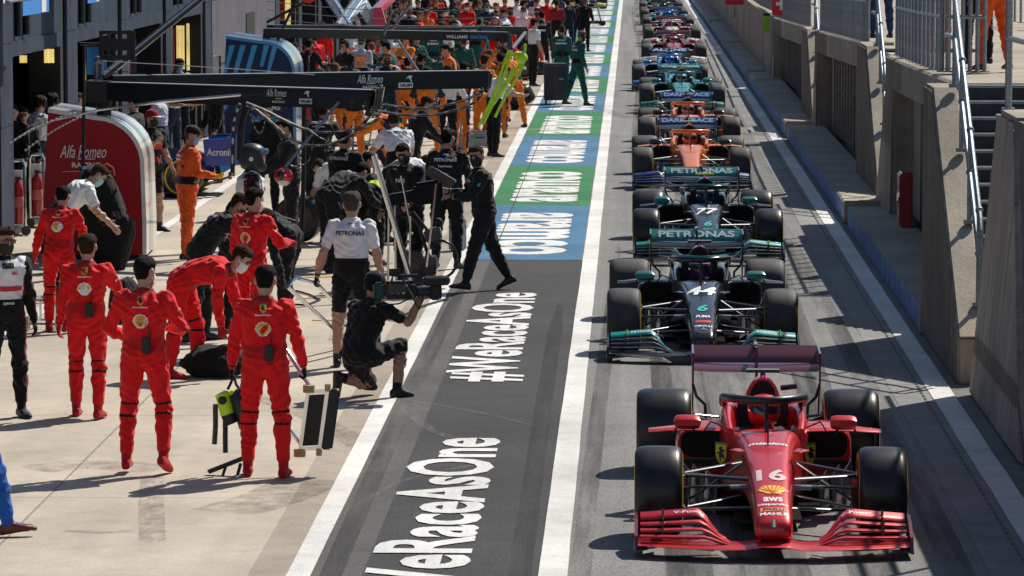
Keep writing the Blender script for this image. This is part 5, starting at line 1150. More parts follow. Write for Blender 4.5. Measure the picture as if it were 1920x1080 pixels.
x, y = HXY(690, 352, 1.02); person(x, y, -20, 'person in black and lime bent far over beside the rod trolley', dict(MER, collar='limec', belt='limec'), dict(lean=96, legs=((22, 9, 24), (4, 8, 14)), arms=((20, 8, 10, 0), (20, 8, 10, 0)), neck=0), 1.78, None, None, GM, bulk=1.1)
x, y = HXY(664, 312, 1.08); person(x, y, 50, 'person in white shirt bent over behind the lime cloth', POLOL, dict(lean=88, legs=STAND, arms=((20, 8, 10, 0), (20, 8, 10, 0)), neck=0), 1.78, hair_br, None, GP, bulk=1.1)
x, y = HXY(738, 308, 1.10); person(x, y, -40, 'person in white shirt bent over behind the masked trolley holder', POLOL, dict(lean=84, legs=STAND, arms=((20, 8, 10, 0), (20, 8, 10, 0)), neck=0), 1.78, hair_dk, None, GP, bulk=1.1)
P(594, 215, -14, 'person in black suit stooping with white back lettering near the hanging light pod', MER, at=1.55, pose=dict(lean=32, legs=((14, 7, 16), (-4, 7, 8)), arms=((34, 14, 20, 0), (40, 14, 14, 10)), neck=10, head_yaw=-20), h=1.82, hair=hair_br, mask='white', group=GM, decals=[('PETRONAS', 'back', .06, .045, print_white), ('TeamViewer', 'back', -.01, .03, print_white), ('PUMA', 'back', -.09, .025, print_white)], bulk=1.08)
x, y = GXY(640, 452); person(x, y, -60, 'person in black suit crouching by a covered wheel', MER, dict(lean=40, legs=((80, 12, 118, -20), (70, 14, 108)), arms=((40, 8, 30, 0), (46, 8, 30, 0)), neck=0), 1.78, hair_dk, None, GM)
ALFD = O('white', sleeve='blk2', hand='blk2', thigh='blk2', tside='wine', side='wine', belt='blk2', collar='blk2')
P(466, 280, -82, 'person in race suit wearing a graphite helmet with blue visor', ALFD, at=1.84, pose=dict(lean=3, legs=STAND, arms=((8, 10, 20, 0), (8, 10, 20, 0)), neck=4), h=1.90, group='people in white and wine clothing', extras=('helmet',), bulk=1.18, decals=[('block', 'chest', -.02, .05, (print_red, .2))])
x, y = GXY(352, 486); person(x, y, -72, 'person in orange overall, black cap and yellow gloves, hands folded', MARS, dict(lean=4, legs=STAND, arms=((14, 14, 62, 20), (14, 12, 66, 20)), neck=8, head_yaw=-8, grip=(60, 60)), 1.80, hair_gr, 'blue', 'marshals in orange', ('cap_black',), decals=[('block', 'back', .04, .02, (print_white, .30)), ('block', 'back', -.01, .02, (print_white, .26)), ('block', 'back', -.09, .03, (print_black, .05), .14)], bulk=1.12)
ALFC = O('black', hand='skin', fore='skin', thigh='blk2', calf='skin', panel='wine', tside='wine', belt='wine'); ALFC.update(knee='skin', strap='skin', cuff='shoe')
P(283, 199, -128, 'person in red cap, black shirt and shorts holding up a phone beside the red fairing', ALFC, at=1.82, pose=dict(lean=2, legs=STAND, arms=((8, 10, 18, 0), (44, 20, 70, 0)), neck=0), h=1.78, hair=hair_dk, mask='black', group='people in white and wine clothing', extras=('cap_red',), decals=[('block', 'chest', -.06, .12, (print_red, .2))])
x, y = GXY(112, 556); person(x, y, -70, 'person in white polo bending beside the black draped cover', POLOL, dict(lean=44, legs=STAND, arms=((28, 8, 20, 0), (20, 10, 24, 0)), neck=14), 1.80, hair_br, 'teal', GP, bulk=1.08)
x, y = GXY(12, 782); person(x, y, 205, 'person with sunglasses and black mask in a white and wine race suit, arms down', ALFD, dict(lean=0, legs=STAND, arms=((2, 10, 8, 0), (2, 10, 8, 0)), neck=6, head_yaw=10), 1.76, hair_br, 'black', 'people in white and wine clothing', ('sunglasses',), decals=[('block', 'chest', .09, .05, (print_black, .11)), ('block', 'chest', -.12, .045, (print_red, .26)), ('sparco', 'chest', -.26, .03, print_white), ('MG', 'chest', .02, .03, print_red, .06)])
x, y = GXY(-42, 1002); person(x, y, -75, 'person in bright blue trousers and maroon shoe only partly in the frame', O('blue', hand='skin', shoe='shoew', top='orange'), dict(lean=2, legs=((-6, 5, 6), (16, 5, 3, 10)), arms=((-14, 2, 5, 0), (-14, 2, 5, 0)), neck=0), 1.76, hair_br, None, GB)
# --- garage side
TEE = O('white', fore='skin', hand='skin', thigh='char')
person(-9.12, 61.0, -38, 'person in white T-shirt and headset looking down at a phone in the garage door', TEE, pose=dict(lean=6, legs=STAND, arms=((24, 12, 78, 10), (22, 14, 80, 10)), neck=16, grip=(70, 70)), h=1.84, hair=hair_br, group=GB, extras=('headset',), bulk=1.12)
person(-8.92, 61.25, -30, 'person in dark navy shirt and headset beside the white T-shirt', O('navy', hand='skin'), pose=dict(legs=STAND, neck=4), h=1.86, hair=hair_dk, group=GB, extras=('headset',), bulk=1.05)
person(-9.30, 60.0, 170, 'person in black half hidden by the first garage pillar', O('blk2'), h=1.76, hair=hair_dk, group=GB)
person(-9.20, 60.2, 200, 'shorter person in black behind the white T-shirt in the dark garage', O('blk2'), h=1.70, hair=hair_br, group=GB)
P(238, 133, 160, 'person with long dark hair behind the long black boom, no mask', O('blk2'), h=1.72, hair=hair_dk, group=GB)
P(268, 126, 178, 'person in grey with fair hair and pale blue mask behind the boom', O('char'), h=1.72, hair=hair_br, mask='blue', group=GB)
P(336, 108, 190, 'person in pale shirt with sunglasses and blue mask by the yellow lit doorway', O('lav', thigh='navy'), h=1.80, hair=hair_dk, mask='blue', group=GB, extras=('sunglasses',))
P(322, 131, -120, 'person in white shirt with dark trousers reading a clipboard under the boom', O('white', fore='skin', hand='skin', thigh='navy'), pose=dict(lean=5, legs=STAND, arms=((28, 12, 60, 10), (28, 12, 60, 10)), neck=20), h=1.78, hair=hair_dk, group=GB)
P(487, 108, -105, 'person in pale shirt with headset and blue mask before the dark blue fairing', O('lav', thigh='blk2'), h=1.78, hair=hair_br, mask='blue', group=GB, extras=('headset',))
P(660, 58, 172, 'official behind and left of the other two printed white shirts', SCRU, h=1.80, hair=hair_br, mask='teal', group=GS, decals=[('block', 'chest', -.05, .24, (print_orange, .22))])
P(679, 70, 168, 'bald official in pale long sleeves with orange print and aqua mask', O('lav', hand='skin', thigh='navy'), h=1.78, hair=hair_gr, mask='teal', group=GS, decals=[('block', 'chest', -.06, .26, (print_orange, .24)), ('block', 'chest', .0, .025, (print_white, .2)), ('block', 'chest', -.05, .025, (print_white, .2))])
P(733, 58, 182, 'official with printed white shirt right of the other two', SCRU, pose=dict(lean=4, legs=STAND, arms=((8, 10, 14, 0), (30, 14, 60, 20)), neck=12), h=1.80, hair=hair_dk, mask='teal', group=GS, decals=[('block', 'chest', -.06, .26, (print_orange, .24)), ('block', 'chest', .0, .025, (print_white, .2))])
P(726, 97, 184, 'person in dark teal vest and navy mask in front of the printed white shirts', O('navy', sleeve='lav', fore='skin', hand='skin'), pose=dict(lean=4, legs=STAND, arms=((24, 22, 70, 20), (6, 14, 10, 0))), h=1.80, hair=hair_bl, mask='black', group=GB)
# --- orange crew
P(627, 117, 4, 'balding person in orange suit with orange ear cups, turned away behind the near boom', MCL, h=1.76, hair=hair_gr, group=GO, extras=('headset_orange',))
P(596, 127, -60, 'person in dark overall left of the orange ear cups', O('blk2'), h=1.74, hair=hair_gr, group=GO)
P(801, 124, 2, 'broad person in orange suit with navy sleeves, back turned', dict(MCL, sleeve='navy', fore='orange'), pose=dict(legs=((4, 12, 2), (-4, 12, 2)), arms=((14, 26, 40, 30), (14, 26, 40, 30))), h=1.80, hair=hair_dk, group=GO, bulk=1.1)
P(838, 120, -10, 'person in white shirt and black trousers between two orange suits, back turned', O('white', hand='skin', thigh='blk2'), pose=dict(lean=6, legs=STAND, arms=((14, 20, 40, 20), (20, 26, 50, 20)), neck=14), h=1.78, hair=hair_br, group=GO)
P(864, 114, -30, 'person in orange suit just right of the white shirt under the far boom', MCL, pose=dict(lean=10, legs=STAND, arms=((20, 20, 40, 20), (20, 26, 60, 20))), h=1.80, hair=hair_dk, group=GO)
P(903, 100, -35, 'tall person in orange suit with navy leg stripe and ear cups by the boom', MCL, pose=dict(lean=8, legs=((6, 7, 4), (-4, 7, 4)), arms=((24, 18, 60, 20), (24, 22, 60, 20)), neck=12), h=1.84, hair=hair_br, group=GO, extras=('headset_orange',))
P(915, 92, -60, 'bald person in orange behind the tall one with the navy stripe', MCL, h=1.78, hair=hair_gr, group=GO, extras=('headset_orange',))
P(926, 116, -55, 'person in white shirt writing on a pad among the orange suits', O('white', fore='skin', hand='skin', thigh='blk2'), pose=dict(lean=16, legs=STAND, arms=((30, 14, 60, 20), (34, 16, 50, 20)), neck=20), h=1.80, hair=hair_br, group=GO)
P(934, 94, -10, 'person in orange suit bending a little beside the hanging lime hoses', MCL, pose=dict(lean=22, legs=((10, 7, 10), (-6, 7, 8)), arms=((30, 20, 40, 20), (30, 22, 40, 20)), neck=4), h=1.80, hair=hair_dk, group=GO, decals=[('block', 'back', .06, .02, (print_black, .26))], bulk=1.06)
P(965, 100, 30, 'person in orange suit with a tyre at the feet, rightmost of the orange group', MCL, at=1.6, pose=dict(lean=30, legs=((14, 7, 14), (-8, 7, 8))), h=1.80, hair=hair_dk, group=GO)
x, y = GXY(755, 330); person(x, y, 70, 'person in orange suit crouching with a dark headset low by the white polo', MCL, dict(lean=50, legs=((70, 10, 100, -20), (60, 10, 95)), arms=((50, 10, 20, 0), (60, 10, 20, 0)), neck=-10), 1.8, hair_gr, None, GO, ('headset',))
# --- green crew
P(812, 46, 2, 'person in green suit standing with lettered back behind the far boom', AST, pose=dict(legs=((2, 7, 2), (-2, 7, 2)), arms=((6, 18, 14, 0), (6, 18, 14, 0))), h=1.82, hair=hair_dk, group=GG, decals=[('Cognizant', 'back', .06, .05, print_white), ('aramco', 'back', -.02, .05, print_white)])
P(850, 30, 10, 'person in green suit leaning behind the white lettered beam', AST, pose=dict(lean=14, legs=STAND), h=1.80, hair=hair_dk, group=GG)
P(891, 38, -30, 'person in green cap and suit crouched forward in the far group', AST, at=1.7, pose=dict(lean=20, legs=STAND), h=1.80, hair=hair_dk, group=GG, extras=('cap_green',))
x, y = GXY(1083, 198); person(x, y, -64, 'person in green suit walking past the black flight case with headset', dict(AST, strap='blk2'), dict(lean=5, legs=((-16, 5, 4), (12, 5, 3)), arms=((4, 10, 22, 0), (-4, 8, 24, 0)), neck=18, head_yaw=-16), 1.84, hair_bl, 'black', GG, ('headset', 'radio'), decals=[('Cognizant', 'back', .06, .05, print_white), ('aramco', 'back', -.02, .05, print_white)])
P(1053, 46, -6, 'person in green suit with grey hair right behind the black flight case', AST, pose=dict(legs=STAND, neck=10), h=1.80, hair=hair_br, group=GG, extras=('radio',), decals=[('Cognizant', 'back', .06, .05, print_white), ('aramco', 'back', -.02, .05, print_white)])
P(1000, 34, -58, 'person in white shirt and black trousers at the painted line by the far boom end', O('white', fore='skin', hand='skin', thigh='blk2'), pose=dict(legs=STAND, arms=((2, 8, 10, 0), (2, 8, 16, 0))), h=1.82, hair=hair_dk, group=GP)
P(1016, 20, 4, 'person in black suit with pale back patches behind the far white shirt', MER, pose=dict(legs=((4, 7, 2), (-4, 7, 2))), h=1.82, hair=hair_dk, group=GM, decals=[('ALPINE', 'back', .06, .06, print_white), ('block', 'back', -.1, .05, (print_white, .2))])
# --- far crowd
FRG = O('red', hand='skin'); CR = [(876, 2, 178, 'white', 'arms crossed under the top edge'), (838, 13, 160, 'white', 'reaching to the side with a grey head of hair'), (957, 12, 186, 'black', 'black gloves, next to the red helmet'), (982, 11, 176, 'white', 'white mask, between the helmet and the lettered black back'), (1009, 14, 150, 'black', 'at the right end of the red row'), (604, 40, 10, None, 'on the far side behind the dark blue fairing'), (544, 34, 190, 'white', 'white mask in the far doorway'), (512, 44, 20, None, 'red hat at the far garage wall, outer'), (527, 38, 0, None, 'red hat at the far garage wall, inner'), (590, 60, 30, None, 'beside the dark blue fairing roof'), (690, 6, 190, None, 'amid the crossing beams'), (722, 12, 170, None, 'right of the crossing beams')]
for u, v, yw, mk_, t in CR:
    if v < 4: v = 4
    P(u, v, yw, 'person in far red suit, ' + t, FRG, pose=dict(legs=STAND, arms=((16, 14, 60, 40), (16, 14, 60, 40)) if u in (876, 982) else ((8, 12, 14, 0), (8, 12, 20, 0))), h=1.8, hair=hair_dk, mask=mk_, group=GR)
P(929, 27, 180, 'person in red suit with a red helmet and white mask in the far crowd', FRG, at=1.84, h=1.78, mask='white', group=GR, extras=('helmet_red',))
P(913, 5, 186, 'person in navy with a bright blue mask in the far red crowd', O('navy'), h=1.8, hair=hair_bl, mask='blue', group=GR)
for u, v, of, yw, hx_, t in ((666, 16, SCRU, 20, (), 'white shirt leaning against the crossing beams'), (734, 9, SCRU, 0, (), 'white shirt with raised hand left of the orange ear cups'), (763, 14, SCRU, -20, (), 'white shirt right of the one with raised hand'), (754, 2, MCL, 180, ('headset_orange',), 'orange suit and orange ear cups in the far crowd'), (795, 21, MCL, -30, (), 'orange suit with brown hair, far right of the white shirts'),
                         (1042, 3, O('wine', thigh='blk2'), 0, (), 'wine red vest at the very top of the pit crowd'), (1063, 2, O('navy'), 0, (), 'navy suit with a red stripe at the top of the crowd'), (1094, 2, O('blk2', tside='wine'), -20, (), 'black clothes standing on the far painted blocks'), (1080, 2, O('navy', hand='skin'), 30, (), 'navy clothes beside the black figure on the far painted blocks'), (940, 2, O('red'), 180, (), 'red suit at the back row, above the helmet'), (900, 2, O('green'), 170, (), 'green suit at the back row'), (810, 4, AST, 150, (), 'green suit among the far equipment'), (780, 2, O('navy'), 160, (), 'navy suit behind the orange ear cups'), (860, 3, AST, 190, (), 'green suit in the back row by the red suits'), (640, 3, O('red'), 180, (), 'red clothes behind the near crossing beam'), (1020, 2, O('red'), 200, (), 'red suit in the back row above the lettered black back')):
    p = G(u, max(v, 2), 1.76); person(p.x, p.y + random.uniform(0, 4), yw, 'person in ' + t, of, dict(legs=STAND, arms=((10, 12, 30, 10), (14, 12, 40, 20))), 1.8, random.choice([hair_dk, hair_br, hair_bl]), None, 'crowd at the far end of the pit lane', hx_)
# black clad people working at the far equipment, seen among the orange and green suits
for u, v, t in ((1005, 205, 'black tyres'), (985, 215, 'hoses')): pass
# --- pit wall walkway
p = G(1862, 132, 2.6); person(p.x, p.y, 24, 'person in orange overall and maroon shoes standing on the walkway at the stair head', O('mars', hand='skin', shoe='shoew'), dict(legs=((6, 6, 4), (-6, 6, 6))), 1.80, hair_br, None, 'marshals in orange', z0=2.605, bulk=1.1)
p = G(1832, 118, 2.62); person(p.x, p.y, 20, 'person in black trousers and white shirt behind the rail on the walkway', O('white', thigh='blk2', hand='skin'), dict(legs=STAND), 1.80, hair_dk, None, GB, z0=2.605)
p = G(1756, 95, 2.62); person(p.x, p.y, 10, 'person in orange overall behind the nearest railing balusters', O('mars', hand='skin'), dict(legs=STAND), 1.80, hair_dk, None, 'marshals in orange', z0=2.585)
p = G(1652, 66, 2.55); person(p.x, p.y, 15, 'person in blue jeans standing above the second staircase', O('char', thigh='jean', hand='skin'), dict(legs=STAND), 1.80, hair_dk, None, GB, z0=2.50)
p = G(1580, 44, 2.36); person(p.x, p.y, -40, 'person in orange with black shoes on the walkway above the barred bay', O('mars', hand='skin'), dict(legs=((20, 5, 4), (-10, 5, 8))), 1.80, hair_dk, None, 'marshals in orange', z0=2.26)
# the dense far crowd, nothing in the photo tells these apart
STYLE = [('red', FRG, 'red suit', 16), ('blk', O('blk2', hand='skin'), 'black clothing', 16), ('wht', O('white', fore='skin', hand='skin', thigh='blk2'), 'white shirt', 9), ('grn', AST, 'green suit', 9), ('org', MCL, 'orange suit', 8), ('nvy', O('navy', hand='skin'), 'navy suit', 8)]
rc = random.Random(12)
for key, of, nm, cnt in STYLE:
    for i in range(cnt):
        lo, hi = {'red': (92, 150), 'blk': (80, 160), 'wht': (86, 150), 'grn': (88, 125), 'org': (72, 95), 'nvy': (95, 165)}[key]
        Y = rc.uniform(lo, hi); xmax = -2.75; xmin = {'org': -5.4, 'grn': -6.0}.get(key, -7.6); X = rc.uniform(xmin, xmax)
        if any((X - q['x']) ** 2 + (Y - q['y']) ** 2 < .45 for q in JOBS): X = rc.uniform(xmin, xmax); Y = rc.uniform(lo, hi)
        ln = rc.choice([3, 3, 6, 12, 35, 50]) if key in ('blk', 'org', 'grn', 'red') else rc.choice([3, 5, 10])
        person(X, Y, rc.uniform(-180, 180), 'person in %s standing deep in the far pit lane crowd' % nm, of, dict(lean=ln, legs=STAND if ln < 20 else ((16, 8, 18), (-4, 8, 12)), arms=((rc.uniform(0, 40), 14, rc.uniform(10, 80), 10), (rc.uniform(0, 40), 14, rc.uniform(10, 80), 10)), neck=rc.uniform(0, 16)), rc.uniform(1.68, 1.88), rc.choice([hair_dk, hair_dk, hair_br, hair_bl, hair_gr]), rc.choice([None, None, 'white', 'blue', 'black']), 'far pit crowd in %s' % nm, () if rc.random() < .7 else ('headset',), bulk=rc.uniform(1, 1.12))
# black suits filling the near pit box between the booms and the orange crew
for u, v, yw, ln, t in ((640, 262, -30, 8, 'black suit standing at the end of the near boom'), (545, 238, 100, 5, 'black suit seen between the hanging hoses'), (615, 345, -40, 66, 'black suit bent low behind the crouching one'), (772, 205, -70, 20, 'black suit with pale sleeve print near the hose loops')):
    x, y = HXY(u, v, 1.72 - ln * .009); person(x, y, yw, 'person in ' + t, MER, dict(lean=ln, legs=STAND if ln < 25 else ((16, 8, 18), (-4, 8, 12)), arms=((24, 14, 40, 10), (30, 14, 30, 10)), neck=8), 1.8, hair_dk if u % 2 else hair_br, 'black' if yw > 90 else None, GM, decals=[('PETRONAS', 'back', .05, .045, print_white)], bulk=1.1)
for u, v, t, of in ((205, 130, 'dark polo holding a tablet near garage pillar 36', O('navy', fore='skin', hand='skin')), (146, 172, 'black shirt standing inside the second garage', O('blk2')), (300, 160, 'white shirt bending over papers by the third pillar', O('lav', hand='skin', thigh='navy')), (405, 150, 'black clothing in front of the long pale wall', O('blk2')), (500, 190, 'dark overall beside the white and amber board', O('blk2')), (255, 178, 'black shirt and shorts right behind the red capped person', ALFC)):
    P(u, v, rc.uniform(60, 200), 'person in ' + t, of, h=1.76, hair=rc.choice([hair_dk, hair_br]), group=GB)
make_people()
JB = {J['label']: J for J in JOBS}
def who(s_): return next(J for J in JOBS if s_ in J['label'])
# ------------------------------------------------------------------ pit equipment
beam_m = paint('beam_black', (0.012, 0.014, 0.018), .35); edge_m = mat('beam_edge', (0.45, 0.46, 0.48), .35, .6)
hose_m = mat('hose_black', (0.016, 0.016, 0.018), .45); bead_m = mat('hose_bead', (0.6, 0.6, 0.6), .4)
wine_p = mat('fairing_wine', (0.36, 0.004, 0.012), .42, var=.06, spec=.3); pearl = paint('fairing_white', (0.72, 0.72, 0.73), .3); silver_blue = paint('fairing_silver', (0.34, 0.42, 0.48), .3, .4)
def fairing(x0, x1, y0, y1, h, rad, name, label, face, side, rz=0.0, x_taper=0.12):
    root = empty(name, ((x0 + x1) / 2, y0, 0), rz, label, 'fairing', 'curved fairings at the foot of the pit gantries'); hw = (x1 - x0) / 2; d = y1 - y0
    prof = [(-hw, .06), (-hw + x_taper, h), (hw - rad, h - .10)] + [(hw - rad + (rad) * math.sin(R(a)), h - .10 - rad + rad * math.cos(R(a))) for a in (12, 24, 36, 48, 60, 72, 84)] + [(hw + .02, .5), (hw + .02, .06)]
    MB().prism(prof, 'y', 0, d).build('shell', face, root, smooth=30)
    # rim running round the top and the right hand side
    out = [(x, z) for x, z in prof[1:]]; k = []
    for i, (x, z) in enumerate(out):
        a = out[max(i - 1, 0)]; b = out[min(i + 1, len(out) - 1)]; t = Vector((b[0] - a[0], b[1] - a[1])).normalized(); n_ = Vector((-t.y, t.x)); 
        if n_.y < -.01 or (abs(n_.y) < .02 and n_.x < 0): n_ = -n_
        k.append(((x - n_.x * .02, z - n_.y * .02), (x + n_.x * .035, z + n_.y * .035)))
    for (ya, yb, m_) in ((-.012, d * .33, side[0]), (d * .331, d * .66, side[1]), (d * .661, d, side[0])):
        mb = MB().loft([[(p[0], ya, p[1]), (q[0], ya, q[1]), (q[0], yb, q[1]), (p[0], yb, p[1])] for p, q in k]); mb.build('rim', m_, root, smooth=30)
    MB().box(-hw + .05, hw - .05, .04, d - .04, .0, .06).build('base', black_matte, root)
    return root, hw, h
gA = G(262, 490); gB = G(97, 474)
rootA, hw, h = fairing(gB.x, gA.x, gA.y + .3, gA.y + 1.9, 1.98, .62, 'gantry_fairing', 'wine red fairing with white script lettering and white curved edge', wine_p, (pearl, silver_blue), R(2))
flat_text('Alfa Romeo', (-.10, 0, 1.44), (1, 0, 0), (0, 0, 1), .17, .62, print_white, 'lettering', rootA, bold=.0, shear=.35, off=.004)
flat_text('RACING', (-.06, 0, 1.26), (1, 0, 0), (0, 0, 1), .07, .38, print_white, 'lettering', rootA, bold=.03, off=.004)
MB().box(-.17, .06, -.006, -.002, 1.335, 1.345).build('stripe', print_white, rootA); MB().box(-.38, .28, -.005, -.002, 1.17, 1.175).build('stripe', print_white, rootA)
flat_text('ORLEN', (.74, .28, .72), (0, 1, 0), (0, 0, 1), .07, .30, print_red, 'lettering', rootA, off=.012)
gA2 = G(549, 303); gB2 = G(421, 297)
rootW, hw2, h2 = fairing(gB2.x, gA2.x, gA2.y + .2, gA2.y + 2.6, 2.30, .55, 'gantry_fairing', 'dark blue fairing with pale blue slanted stripes and white lettering', mat('fairing_navy', (.008, .03, .10), .45, var=.1, spec=.3), (paint('fairing_cyan', (.06, .32, .60), .3), wblue), R(1))
flat_text('WILLIAMS', (.12, 0, 1.0), (1, 0, 0), (0, 0, 1), .10, .64, print_white, 'lettering', rootW, off=.004); flat_text('RACING', (.16, 0, .80), (1, 0, 0), (0, 0, 1), .09, .5, wcy, 'lettering', rootW, off=.004)
for i, (x, l) in enumerate(((-.50, .55), (-.30, 1.2), (-.08, 1.4), (.14, .4), (.30, .55))):
    MB().add([(x, -.004, 2.16), (x + .1, -.004, 2.16), (x + .1 - l * .3, -.004, 2.16 - l), (x + .04 - l * .3, -.004, 2.16 - l)], [(0, 1, 2, 3)]).build('stripe', wcy, rootW, smooth=0)
MB().box(-hw2 - .14, -hw2 - .02, .0, .5, .0, 1.95).build('side_post', pearl, rootW)
# near boom gantry
def boom(mbn, p, q, hgt, wd, root, m=beam_m):
    p, q = Vector(p), Vector(q); d = (q - p); x = d.normalized(); n_ = Vector((x.y, -x.x, 0)).normalized(); up = Vector((0, 0, 1))
    b = MB(); b.obox((p + q) / 2, d / 2, n_ * wd / 2, up * hgt / 2).build(mbn, m, root, bevel=.02)
    MB().obox((p + q) / 2 + up * (hgt / 2 + .006), d / 2, n_ * wd / 2 * .9, up * .005).build('edge_strip', edge_m, root)
    return x, n_, up
root = empty('boom_gantry', (0, 0, 0), 0, 'long black lettered double boom reaching from the wine red fairing over the pit box', 'gantry')
p0, p1 = AY(176, 171, 53.4), AY(700, 187, 51.6); x, n_, up = boom('beam', p0, p1, .245, .2, root)
def on(p, q, u, v, Y): return AY(u, v, Y)
def beam_txt(p, q, n_, items, root):
    d = (q - p).normalized(); rt = d if d.x > 0 else -d; upv = Vector((0, 0, 1)); nn = rt.cross(upv)
    for s_, u, v, h_, w_, kw in items:
        # find the spot on the beam's front face seen at this place in the survey photo
        best = min((i / 400 for i in range(401)), key=lambda t: abs((lambda w_: (w_.x / w_.y) - (AY(u, v, 50).x / 50))(p.lerp(q, t)))); c = p.lerp(q, best); z = AY(u, v, c.y - .1).z
        c = Vector((c.x, c.y, z)) + nn * (.102 if 'off' not in kw else kw['off'])
        if s_ == 'ORLENBOX':
            MB().obox(c, rt * w_ / 2, nn * .001, upv * h_ / 2).build('patch', print_white, root); flat_text('ORLEN', c, rt, upv, h_ * .6, w_ * .86, print_black, 'lettering', root, bold=.05, off=.003)
        elif s_ == 'EAGLE':
            sh = [(-.5, -.1), (-.2, .3), (.15, .45), (.5, .2), (.3, .2), (.2, .05), (.35, -.5), (.2, -.45), (.0, .0), (-.2, .05)]
            MB().add([c + rt * a * w_ + upv * b * h_ + nn * .002 for a, b in sh], [tuple(range(len(sh)))]).build('emblem', print_white, root, smooth=0)
        elif s_ == 'BAR': MB().obox(c, rt * w_ / 2, nn * .001, upv * h_ / 2).build('stripe', print_white, root)
        else: flat_text(s_, c, rt, upv, h_, w_, kw.get('m', print_white), 'lettering', root, bold=kw.get('b', .02), shear=kw.get('sh', 0), off=.002)
beam_txt(p0, p1, n_, [('Alfa Romeo', 526, 174, .10, .30, dict(sh=.35, b=0)), ('RACING', 529, 191, .032, .18, {}), ('BAR', 530, 185, .008, .10, {}), ('ORLENBOX', 580, 190, .07, .19, {}), ('EAGLE', 583, 176, .09, .10, {})], root)
q0, q1 = AY(205, 160, 53.6), AY(912, 149, 57.6); boom('beam', q0, q1, .25, .2, root)
beam_txt(q0, q1, n_, [('Alfa Romeo', 686, 148, .12, .44, dict(sh=.35, b=0)), ('RACING', 686, 163, .036, .25, {}), ('BAR', 687, 157, .008, .15, {}), ('ORLENBOX', 752, 160, .075, .25, {}), ('EAGLE', 759, 147, .10, .13, {})], root)
MB().obox(p1 + Vector((.07, 0, .02)), Vector((.05, 0, 0)), Vector((0, .12, 0)), Vector((.03, 0, .17))).build('end_cap', black_gloss, root, bevel=.03)
MB().tube([p1 + Vector((.05 + .0, -.125, .15)), p1 + Vector((.13, -.125, .17)), p1 + Vector((.10, -.125, -.12)), p1 + Vector((.02, -.125, -.12)), p1 + Vector((.05, -.125, .15))], .010, 6).build('end_trim', chrome, root)
MB().obox(q1 + Vector((.03, 0, -.02)), Vector((.05, 0, 0)), Vector((0, .11, 0)), Vector((.02, 0, .14))).build('end_cap', black_gloss, root, bevel=.03)
MB().cyl(AY(195, 224, 53.5), AY(195, 180, 53.5), .10, 16).box(p0.x - .1, p0.x + .25, 53.2, 53.8, p0.z - .14, p0.z + .14).build('pivot', black_matte, root)
m0, m1 = AY(192, 146, 53.5), AY(400, -22, 54.5)
MB().tube([m0, m1], .055, 12).build('mast', beam_m, root); MB().tube([m0 + Vector((.02, -.05, .04)), m1 + Vector((.02, -.05, .04))], .012, 6).build('mast_cable', edge_m, root)
MB().tube([AY(180, 152, 53.5), AY(181, 118, 53.5)], .03, 8).tube([AY(190, 150, 53.5), AY(191, 118, 53.5)], .03, 8).ball(AY(184, 113, 53.4), .06, 10).bar(AY(176, 118, 53.5), AY(196, 113, 53.5), .05, .05).build('winch', galv, root)
c = AY(220, 85, 53.2); W2, H2 = .24, .195
mb = MB(); xs = [-W2, -.19, -.13, -.10, -.04, -.02, .04, .07, .13, W2]; zs = [-H2, -.13, -.07, .09, .15, H2]
for i in range(len(xs) - 1):
    for j in range(len(zs) - 1):
        if i % 2 == 1 and j in (1, 3): continue
        mb.box(c.x + xs[i], c.x + xs[i + 1], c.y - .02, c.y, c.z + zs[j], c.z + zs[j + 1])
mb.build('perforated_plate', black_matte, root, smooth=0); MB().box(c.x + .08, c.x + .22, c.y - .03, c.y - .0, c.z + H2, c.z + H2 + .02).build('plate_clip', galv, root)
MB().tube([AY(150, 82, 53.4), AY(222, 84, 53.4)], .02, 8).build('plate_arm', black_matte, root)
MB().tube([AY(158, 85, 52.6), AY(156, 318, 52.4)], .022, 8).build('drop_pole', black_matte, root); MB().ball(AY(156, 318, 52.4), .055, 10).cyl(AY(152, 322, 52.4), AY(168, 318, 52.4), .03, 8).build('drop_joint', chrome, root)
MB().tube([AY(452, 178, 51.9), AY(300, 191, 52.2), AY(180, 207, 52.3)], .018, 8).build('tie_rod', chrome, root); MB().tube([AY(180, 207, 52.3), AY(100, 226, 52.4), AY(60, 240, 52.5), AY(22, 264, 52.6)], .012, 6).build('tie_rod', chrome, root)
for (a, b, dd) in (((20, 268), (140, 212), -.04), ((48, 282), (145, 222), -.03)):
    pts = sag(AY(*a, 52.3), AY(*b, 52.3), dd); mb = MB().tube(pts, .007, 5)
    for q in pts[::1]: mb.ball(q, .016, 6)
    mb.build('bead_cord', bead_m, root)
MB().tube([AY(190, 114, 53.4), AY(430, 128, 53.8), AY(590, 140, 54)], .006, 5).build('guy_wire', edge_m, root)
MB().tube([AY(200, 130, 53.4), AY(320, 145, 53.2), AY(470, 160, 53)], .005, 5).build('guy_wire', hose_m, root)
